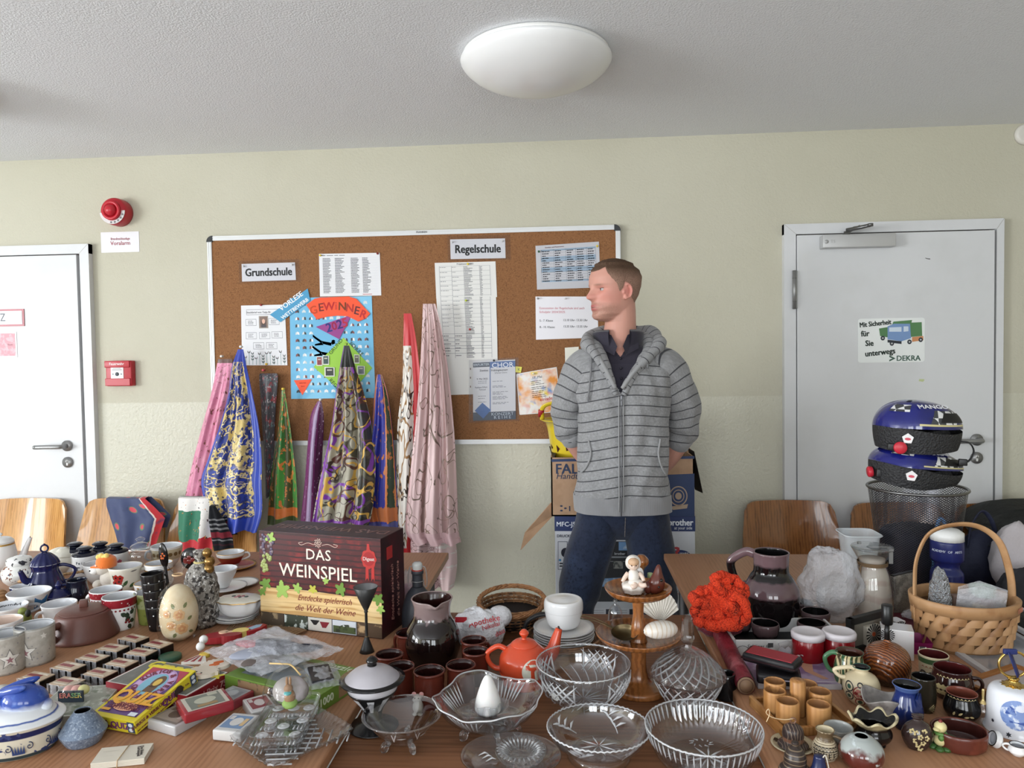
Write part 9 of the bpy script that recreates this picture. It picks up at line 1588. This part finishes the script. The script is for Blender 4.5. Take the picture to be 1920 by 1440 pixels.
m.tube(pth,[r*(1+.12*sin(i*.55)) for i,r in enumerate(rr)],22,flat=.8); n1 = len(m.v); hc = MX(1165,650).x-MO.x; m.tube([Vector(p)+Vector(((hc-p[0])*.22,-.25*(p[1]) if p[1] > 0 else 0,-.020)) for p in pth],[r*1.05 for r in rr],16); m.v = [v+Vector((1,0,0))*.006*noise.noise(v*22)+Vector((0,0,1))*.007*noise.noise(v*17+Vector((5,0,0))) for v in m.v]; m.uv = [(a,b*1.1) for a,b in m.uv]; m.build('hood',JER,man)
m = MB(); m.tube([tuple(p-MO+Vector((.004 if p.x-MO.x < xc else -.004,-.012,0))) for p in hp[:4]],[.007,.008,.010,.009],10,sub=6); m.tube([tuple(p-MO+Vector((-.004,-.012,0))) for p in hp[9:]],[.009,.010,.008,.007],10,sub=6); m.build('hood_edge',PLAIN,man)
# zip, drawstrings, pocket edges
fy = lambda x,z,o=.006: None
def front(x,z,o=.006):
    best = None
    for i in range(-30,31):
        q_ = tors((i/168) % 1,z,-.004)
        if best is None or abs(q_.x-x) < abs(best[0].x-x): best = (q_,i/168)
    f_ = fold(best[1] % 1,z); return Vector((x,best[0].y+f_.y-o,z))
zx = lambda v: MX(1160,v).x-MO.x
m = MB()
for dx in (-.008,.008): m.tube([front(zx(v)+dx,zt(v),.005) for v in range(740,956,9)],.0026,6)
m.build('zip_placket',PLAIN,man); m = MB(); m.tube([front(zx(v),zt(v),.007) for v in range(738,956,9)],.0022,6); m.box(front(zx(742),zt(742),.012),(.008,.004,.014),bev=.001); m.box(front(zx(752),zt(752),.013),(.005,.003,.018),bev=.001); m.build('zipper',mat('zip_metal',(110,110,114),.4,.7),man)
m = MB(); m.tube([hp[3]-MO+Vector((.008,-.045,-.012))]+[front(MX(u,v).x-MO.x,zt(v),.012) for u,v in ((1107,682),(1105,705),(1103,728),(1101,742))],.0034,8,sub=4); m.ball(front(MX(1101,744).x-MO.x,zt(744),.012),.005,rz=.010); m.build('drawstring',mat('cord_grey',(118,118,120),.8),man)
m = MB(); m.tube([hp[9]-MO+Vector((-.02,-.035,-.01))]+[front(MX(u,v).x-MO.x,zt(v),.014) for u,v in ((1209,672),(1208,684))],.0034,8,sub=4); m.ball(front(MX(1208,686).x-MO.x,zt(686),.014),.005,rz=.010); m.build('drawstring',mat('cord_grey',(118,118,120),.8),man)
for pp in (((1102,820),(1106,845),(1098,868),(1088,880)),((1232,818),(1228,845),(1234,868),(1243,884))):
    m = MB(); m.tube([front(MX(u,v).x-MO.x,zt(v),.004) for u,v in pp],.0036,8,sub=5); m.build('pocket_edge',PLAIN,man)
# ---- jeans and shoes
DEN = mat('dark_denim',(34,42,62),.8,sheen=.2,spec=.2,bump=(380,.3,.001),pats=[('noise',(48,60,86),5,.5,.7),('noise',(26,32,50),90,.5,.68)])
m = MB()
for sd in LG:
    A_ = LG[sd]; path = catmull([tuple(Vector((A_[0].x,MY,zt(938))))]+[tuple(p) for p in A_],12); n_ = len(path); rad = [.074,.088,.090,.078,.068,.062]; vs = []; uv = []
    for j in range(n_):
        p = Vector(path[j])-MO; q_ = j/(n_-1)*5; k_ = min(int(q_),4); r = rad[k_]+(rad[k_+1]-rad[k_])*(q_-k_)
        for i in range(36): a = 2*pi*i/36; z = path[j][2]; cr = .006*noise.noise(Vector((cos(a)*2.2,sin(a)*2.2,z*9+sd)))+.006*sin(z*46+2*sin(a))*exp(-((z-.92)/.07)**2)+.005*sin(z*60+a)*exp(-((z-.5)/.08)**2); vs.append(p+Vector((cos(a)*(r+cr),sin(a)*(r+cr)*1.12,0)))
    m.add(vs,[(j*36+i,(j+1)*36+i,(j+1)*36+(i+1) % 36,j*36+(i+1) % 36) for j in range(n_-1) for i in range(36)])
m.grid(lambda a,b: tors(a,zt(1008)+(zt(940)-zt(1008))*b,.014+.05*(1-b)**3),60,14,0,True,True); m.add([tors(i/40,zt(1008),.064) for i in range(40)],[tuple(range(40))]); m.build('jeans',DEN,man)
m = MB(); 
for v in range(958,990,6): m.tube([tors(0,zt(v),-.002),tors(0,zt(v+6),-.002)],.0014,6)
m.build('fly_seam',C(110,104,100,r=.8),man)
for sd in LG:
    an = LG[sd][-1]; m = MB(); m.ball(Vector((an.x,MY-.06,.045))-MO,.05,0,24,ry=.14,rz=.045); m.box(Vector((an.x,MY-.055,.012))-MO,(.095,.27,.024),1,bev=.01); m.build('shoe',[C(50,46,44,r=.6),C(30,30,30,r=.6)],man)
# ================================================================ cartons behind him
KB = mat('brown_cardboard',(172,140,112),.75,pats=[('noise',(162,130,102),20,.45,.65)]); BLU = C(36,54,92,r=.55); yb = 3.03
A,B = aty(1040,968,yb),aty(1303,968,yb); zb2 = aty(1170,968,yb).z; W_ = B.x-A.x; pb = thing('printer_carton','white and dark blue printer carton standing behind the man','carton',((A.x+B.x)/2,yb,0)); D_ = .36
m = MB(); m.box((0,D_/2,zb2/2),(W_,D_,zb2),0,bev=.002); m.build('carton',mat('white_carton',(206,208,214),.5),pb)
def bT(u,v,k=1): p = aty(u,v,yb); return MTR((p.x-pb.location.x,-.0004-.0003*k,p.z)) @ RX
def bq(m,pts,mi=0,k=1): m.add([(p.x-pb.location.x,-.0004-.0003*k,p.z) for p in (aty(u,v,yb) for u,v in pts)],[tuple(range(len(pts)))[::-1]],mi,False)
m = MB(); z1 = aty(1170,996,yb).z; m.box((0,D_/2,(z1+zb2)/2),(W_+.002,D_+.002,zb2-z1),0); m.build('blue_band',C(38,52,96,r=.5),pb)
m = MB(); m.text('brother',.037,bT(1276,980,5),0,bold=.03,sx=.86); m.text('at your side',.018,bT(1281,990,5),0,sx=.85); m.text('MFC-J5320DW',.027,bT(1043,983,5),0,'LEFT',bold=.015); m.text('3',.07,bT(1263,1038,5),1,bold=.03,shear=.3); m.build('lettering',[C(226,230,236),C(176,50,60)],pb)
m = MB(); bq(m,[(1274+21*cos(a*pi/14),1042+11*sin(a*pi/14)) for a in range(28)],0,1); m.text('JAHRE',.013,bT(1282,1038,6),1,bold=.02,shear=.2); m.text('GARANTIE',.011,bT(1282,1045,6),1,bold=.02,shear=.2); m.text('DRUCKER',.016,bT(1044,1005,2),2,'LEFT',bold=.02)
bq(m,[(1046,1015),(1064,1015),(1064,1068),(1046,1068)],3,1); bq(m,[(1047,1016),(1063,1016),(1063,1067),(1047,1067)],4,2); bq(m,[(1060+8*cos(a*pi/10),1036+9*sin(a*pi/10)) for a in range(20)],5,3); bq(m,[(1050+2.4*cos(a*pi/8),1050+2.4*sin(a*pi/8)) for a in range(16)],6,3)
[bq(m,[(1049,v),(1061,v),(1061,v+2.6),(1049,v+2.6)],5,3) for v in (1055,1060)]; [bq(m,[(u,1142),(u+13,1142),(u+13,1155),(u,1155)],5,1) for u in (1094,1136,1180,1265)]; [bq(m,[(u,v),(u+22,v),(u+22,v+1),(u,v+1)],7,1) for u in (1110,1154,1280) for v in (1144,1148)]
m.build('print',[C(44,58,110,r=.5),C(226,228,232),C(60,66,80),C(80,86,100),C(206,208,214),C(28,30,44),C(70,130,176),C(150,152,160)],pb)
m = MB(); bq(m,[(1146,1015),(1176,1015),(1220,1015),(1222,1045),(1132,1045)],0,1); bq(m,[(1122,1046),(1225,1046),(1225,1128),(1116,1128)],0,1); bq(m,[(1160,1016),(1176,1016),(1176,1032),(1160,1032)],1,2); bq(m,[(1124,1043),(1190,1043),(1190,1046),(1124,1046)],2,3); bq(m,[(1118,1052),(1226,1052),(1226,1053),(1118,1053)],2,2); bq(m,[(1150,1052),(1168,1052),(1168,1066),(1150,1066)],3,3); bq(m,[(1120,1085),(1180,1082),(1196,1098),(1116,1100)],1,3); bq(m,[(1110,1128),(1226,1128),(1232,1140),(1104,1140)],4,2); m.text('brother',.014,bT(1162,1038,6),4,bold=.02); m.build('printer_picture',[C(38,40,46,r=.4),mat('sky_print',(120,160,206),.4,pats=[('noise',(210,222,232),18,.5,.6)]),C(150,154,160),mat('photo_print',(150,150,146),.4,pats=[('noise',(70,76,76),60,.5,.6)]),C(196,200,206)],pb)
m = MB()
for pts in (((1247,1049),(1258,1047),(1250,1052),(1248,1068)),((1254,1058),(1254,1070),(1262,1070)),((1268,1062),(1272,1076),(1266,1080),(1264,1068),(1268,1062)),((1256,1100),(1266,1088),(1270,1100),(1278,1092)),((1268,1112),(1276,1100),(1280,1118)),((1282,1118),(1284,1106),(1290,1112),(1284,1118),(1292,1128))): m.tube([(p.x-pb.location.x,-.0012,p.z) for p in (aty(u,v,yb) for u,v in pts)],.0016,5)
m.build('pen_scrawl',C(150,152,164,r=.8),pb); m = MB()
for pts in (((1250,1040),(1272,1054),(1296,1070)),((1244,1070),(1270,1086),(1300,1108)),((1262,1104),(1280,1122),(1292,1140))): m.tube([(p.x-pb.location.x,-.0012,p.z) for p in (aty(u,v,yb) for u,v in pts)],.0012,5,sub=3)
m.build('red_lines',C(196,130,136,r=.8),pb)
# towel carton, open, on the printer carton
A,B = aty(1034,960,yb),aty(1302,960,yb); z0 = zb2+.001; z1 = aty(1168,857,yb).z; W2 = B.x-A.x; tc_ = thing('towel_carton','open brown and blue paper towel carton on the printer carton','carton',((A.x+B.x)/2,yb-.005,z0)); H2 = z1-z0; D2 = .37; th = .006
m = MB()
for c_,d_ in (((0,th/2),(W2,th)),((0,D2-th/2),(W2,th)),((-W2/2+th/2,D2/2),(th,D2)),((W2/2-th/2,D2/2),(th,D2))): m.box((c_[0],c_[1],H2/2),(d_[0],d_[1],H2))
m.box((0,D2/2,.003),(W2,D2,.006)); m.build('carton',KB,tc_)
def tq(m,pts,mi=0,k=1): m.add([(p.x-tc_.location.x,-.0004-.0003*k,p.z-z0) for p in (aty(u,v,yb-.005) for u,v in pts)],[tuple(range(len(pts)))[::-1]],mi,False)
def tT(u,v,k=1): p = aty(u,v,yb-.005); return MTR((p.x-tc_.location.x,-.0004-.0003*k,p.z-z0)) @ RX
m = MB(); tq(m,[(1034,861),(1302,855),(1302,860),(1034,866)],0); tq(m,[(1180,893),(1302,888),(1302,968),(1180,968)],0); m.build('blue_print',BLU,tc_)
m = MB(); m.text('FALT',.058,tT(1041,880,2),0,'LEFT',bold=.02); m.text('Handtuch',.036,tT(1042,893,2),0,'LEFT',shear=.25); m.text('1',.03,tT(1068,954,2),0,bold=.02)
for k in range(3): a = k*2*pi/3; p = aty(1055,953,yb-.005); m.prism([(.011*cos(a)+.006*cos(b*pi/3+a),.011*sin(a)+.004*sin(b*pi/3+a)) for b in range(6)],0,.0005,0,MTR((p.x-tc_.location.x,-.0008,p.z-z0)) @ RX)
m.build('lettering',C(34,50,80,r=.6),tc_); m = MB()
for r0,r1,mi in ((17,15,0),(11,9.5,0),(6,0,0)): 
    for i in range(24): a,b2 = 2*pi*i/24,2*pi*(i+1)/24; tq(m,[(1272+r0*cos(a),930+r0*sin(a)*1.1),(1272+r0*cos(b2),930+r0*sin(b2)*1.1),(1272+r1*cos(b2),930+r1*sin(b2)*1.1),(1272+r1*cos(a),930+r1*sin(a)*1.1)],0,3)
tq(m,[(1256,950),(1290,945),(1288,953),(1262,956)],0,3); m.build('eco_seal',C(170,148,126,r=.6),tc_)
def flap(nm,pts,ys,mt):
    m = MB(); P_ = [aty(u,v,y)-Vector(tc_.location) for (u,v),y in zip(pts,ys)]; n_ = len(P_); off = Vector((.0,.004,.003)); m.add(P_+[p+off for p in P_],[tuple(range(n_)),tuple(range(n_,2*n_))[::-1]]+[(i,(i+1) % n_,n_+(i+1) % n_,n_+i) for i in range(n_)],0,False); m.build(nm,mt,tc_)
flap('flap',[(1036,940),(1036,968),(976,1032),(984,1000)],[yb+.02,yb+.02,yb-.12,yb-.02],KB); flap('flap',[(1290,841),(1302,848),(1318,925),(1303,918)],[yb+.34,yb+.02,yb+.02,yb+.28],C(24,22,26,r=.7)); flap('flap',[(1030,838),(1036,858),(1040,857),(1046,838)],[yb+.36,yb,yb,yb+.36],C(60,50,44,r=.8)); flap('flap',[(1240,838),(1292,838),(1302,856),(1236,857)],[yb+.38,yb+.38,yb+.34,yb+.34],KB)
# yellow perforated basket in the carton
YL = mat('yellow_plastic',(216,190,46),.3,sss=.0,coat=.3); p = aty(1112,850,yb+.18); t = thing('plastic_basket','yellow perforated plastic basket sticking out of the towel carton behind the man','basket',(p.x,yb+.185,z0+.012)); tp = aty(1012,786,yb+.185); hh_ = tp.z-z0-.012; R1 = (p.x-tp.x)
m = MB(); m.vessel([(R1*.60,0),(R1*.70,hh_*.3),(R1*.86,hh_*.9),(R1*.92,hh_*.97),(R1,hh_)],.004,0,0,0,60,None,lambda r,a,z: (r*cos(a),r*sin(a)*.75,z-.30*max(0,r*cos(a))*(z/hh_)),2); m.build('basket_wall',YL,t)
m = MB(); bx = lambda a,z: (lambda r: ((r+.0015)*cos(a),(r+.0015)*sin(a)*.75,z))(R1*(.60+.30*z/hh_))
for j,z in enumerate((hh_*.42,hh_*.55,hh_*.68)):
    for i in range(20):
        a = 2*pi*i/20+.15*(j % 2); m.add([bx(a-.05,z-.018+.010*(i % 2)),bx(a+.06,z),bx(a-.05,z+.016)],[(0,1,2),(2,1,0)],0,False)
m.build('cut_holes',C(80,24,20,r=.7),t); m = MB(); m.tube([(-R1*.95,-.03,hh_),(-R1*.93,-.06,hh_+.055),(-R1*.72,-.08,hh_+.075),(-R1*.45,-.09,hh_+.06)],.010,10,sub=6,flat=.5); m.build('handle',YL,t); m = MB(); m.tube([(-R1*.97,-.035,hh_+.015),(-R1*.96,-.055,hh_+.045)],.013,10,flat=.5); m.build('red_grip',C(170,40,44,r=.4),t)
# scarves on the left chairs
def drape(name,label,rows,y0,mats,amp=.008,folds=2,ph=0.,bulge=.02):
    P_ = [(aty(ul,v,y0-.03*(i/(len(rows)-1))),aty(ur,v,y0-.03*(i/(len(rows)-1)))) for i,(v,ul,ur) in enumerate(rows)]; o = (P_[0][0]+P_[0][1])/2; n_ = len(P_)
    def fn(a,b): q_ = b*(n_-1); k_ = min(int(q_),n_-2); s_ = q_-k_; l = P_[k_][0].lerp(P_[k_+1][0],s_); r = P_[k_][1].lerp(P_[k_+1][1],s_); p = l.lerp(r,a)-o; return p+Vector((0,amp*sin(a*folds*2*pi+ph+b*2)*min(1,b*2+.2)-bulge*sin(pi*a)*(.3+.4*b),0))
    m = MB(); m.grid(fn,40,30); m.grid(lambda a,b: fn(1-a,b)+Vector((0,.0014,0)),40,30); m.grid(lambda a,b: fn(a,0)+Vector((0,.05*b,.006*sin(pi*b)-.002*b)),40,6); m.grid(lambda a,b: fn(1-a,b*.7)+Vector((0,.052,0)),40,20)
    t = thing(name,label,'scarf',o,group=None); m.build('cloth',mats,t); return t
drape('headscarf','navy headscarf with red roses and red border draped over the second chair',[(935,199,272),(950,199,288),(972,205,308),(1000,214,298),(1030,222,288)],3.275,mat('rose_headscarf',(48,60,100),.6,co='UV',sheen=.2,pats=[('voro',(90,120,80),3.6,.26,.28),('voro',(200,62,80),3.6,.19,.23),('x',(186,36,46),.88,1.1,.08,4),('x',(216,200,190),.85,.88,.08,4),('noise',(40,50,88),5,.55,.7)]))
drape('headscarf','white headscarf with green medallion and red corner over the third chair',[(934,334,398),(960,333,402),(1000,333,400),(1040,338,396)],3.27,mat('medallion_headscarf',(222,218,214),.6,co='UV',sheen=.2,pats=[('y',(190,30,44),.72,1.1,.25,3),('x',(34,112,84),-.1,.62,.5,2.2),('y',(222,218,214),-.1,.30,.12,4),('y',(190,30,44),.78,1.1,.2,3),('noise',(206,120,50),9,.63,.66),('noise',(60,30,40),14,.64,.66),('x',(36,40,90),-.1,.25,.1,3)][:3]+[('y',(190,30,44),.78,1.1,.2,3),('noise',(206,130,50),9,.64,.67),('noise',(60,30,40),14,.65,.67)]),ph=1)
drape('knit_scarf','black white and red ribbed knit scarf hanging beside the white headscarf',[(950,392,404),(975,390,420),(1005,396,436),(1032,402,440)],3.235,mat('striped_knit',(34,36,44),.9,co='UV',pats=[('y',(206,206,210),.30,.34),('y',(206,206,210),.40,.44),('y',(206,206,210),.49,.53),('y',(200,60,80),.58,.70),('y',(206,206,210),.74,.77),('y',(90,40,54),.84,.88),('wave',(20,22,30),28,.5,.6,.9,'X')],bump=(26,.8,.006,'wave','X',0)),ph=2)
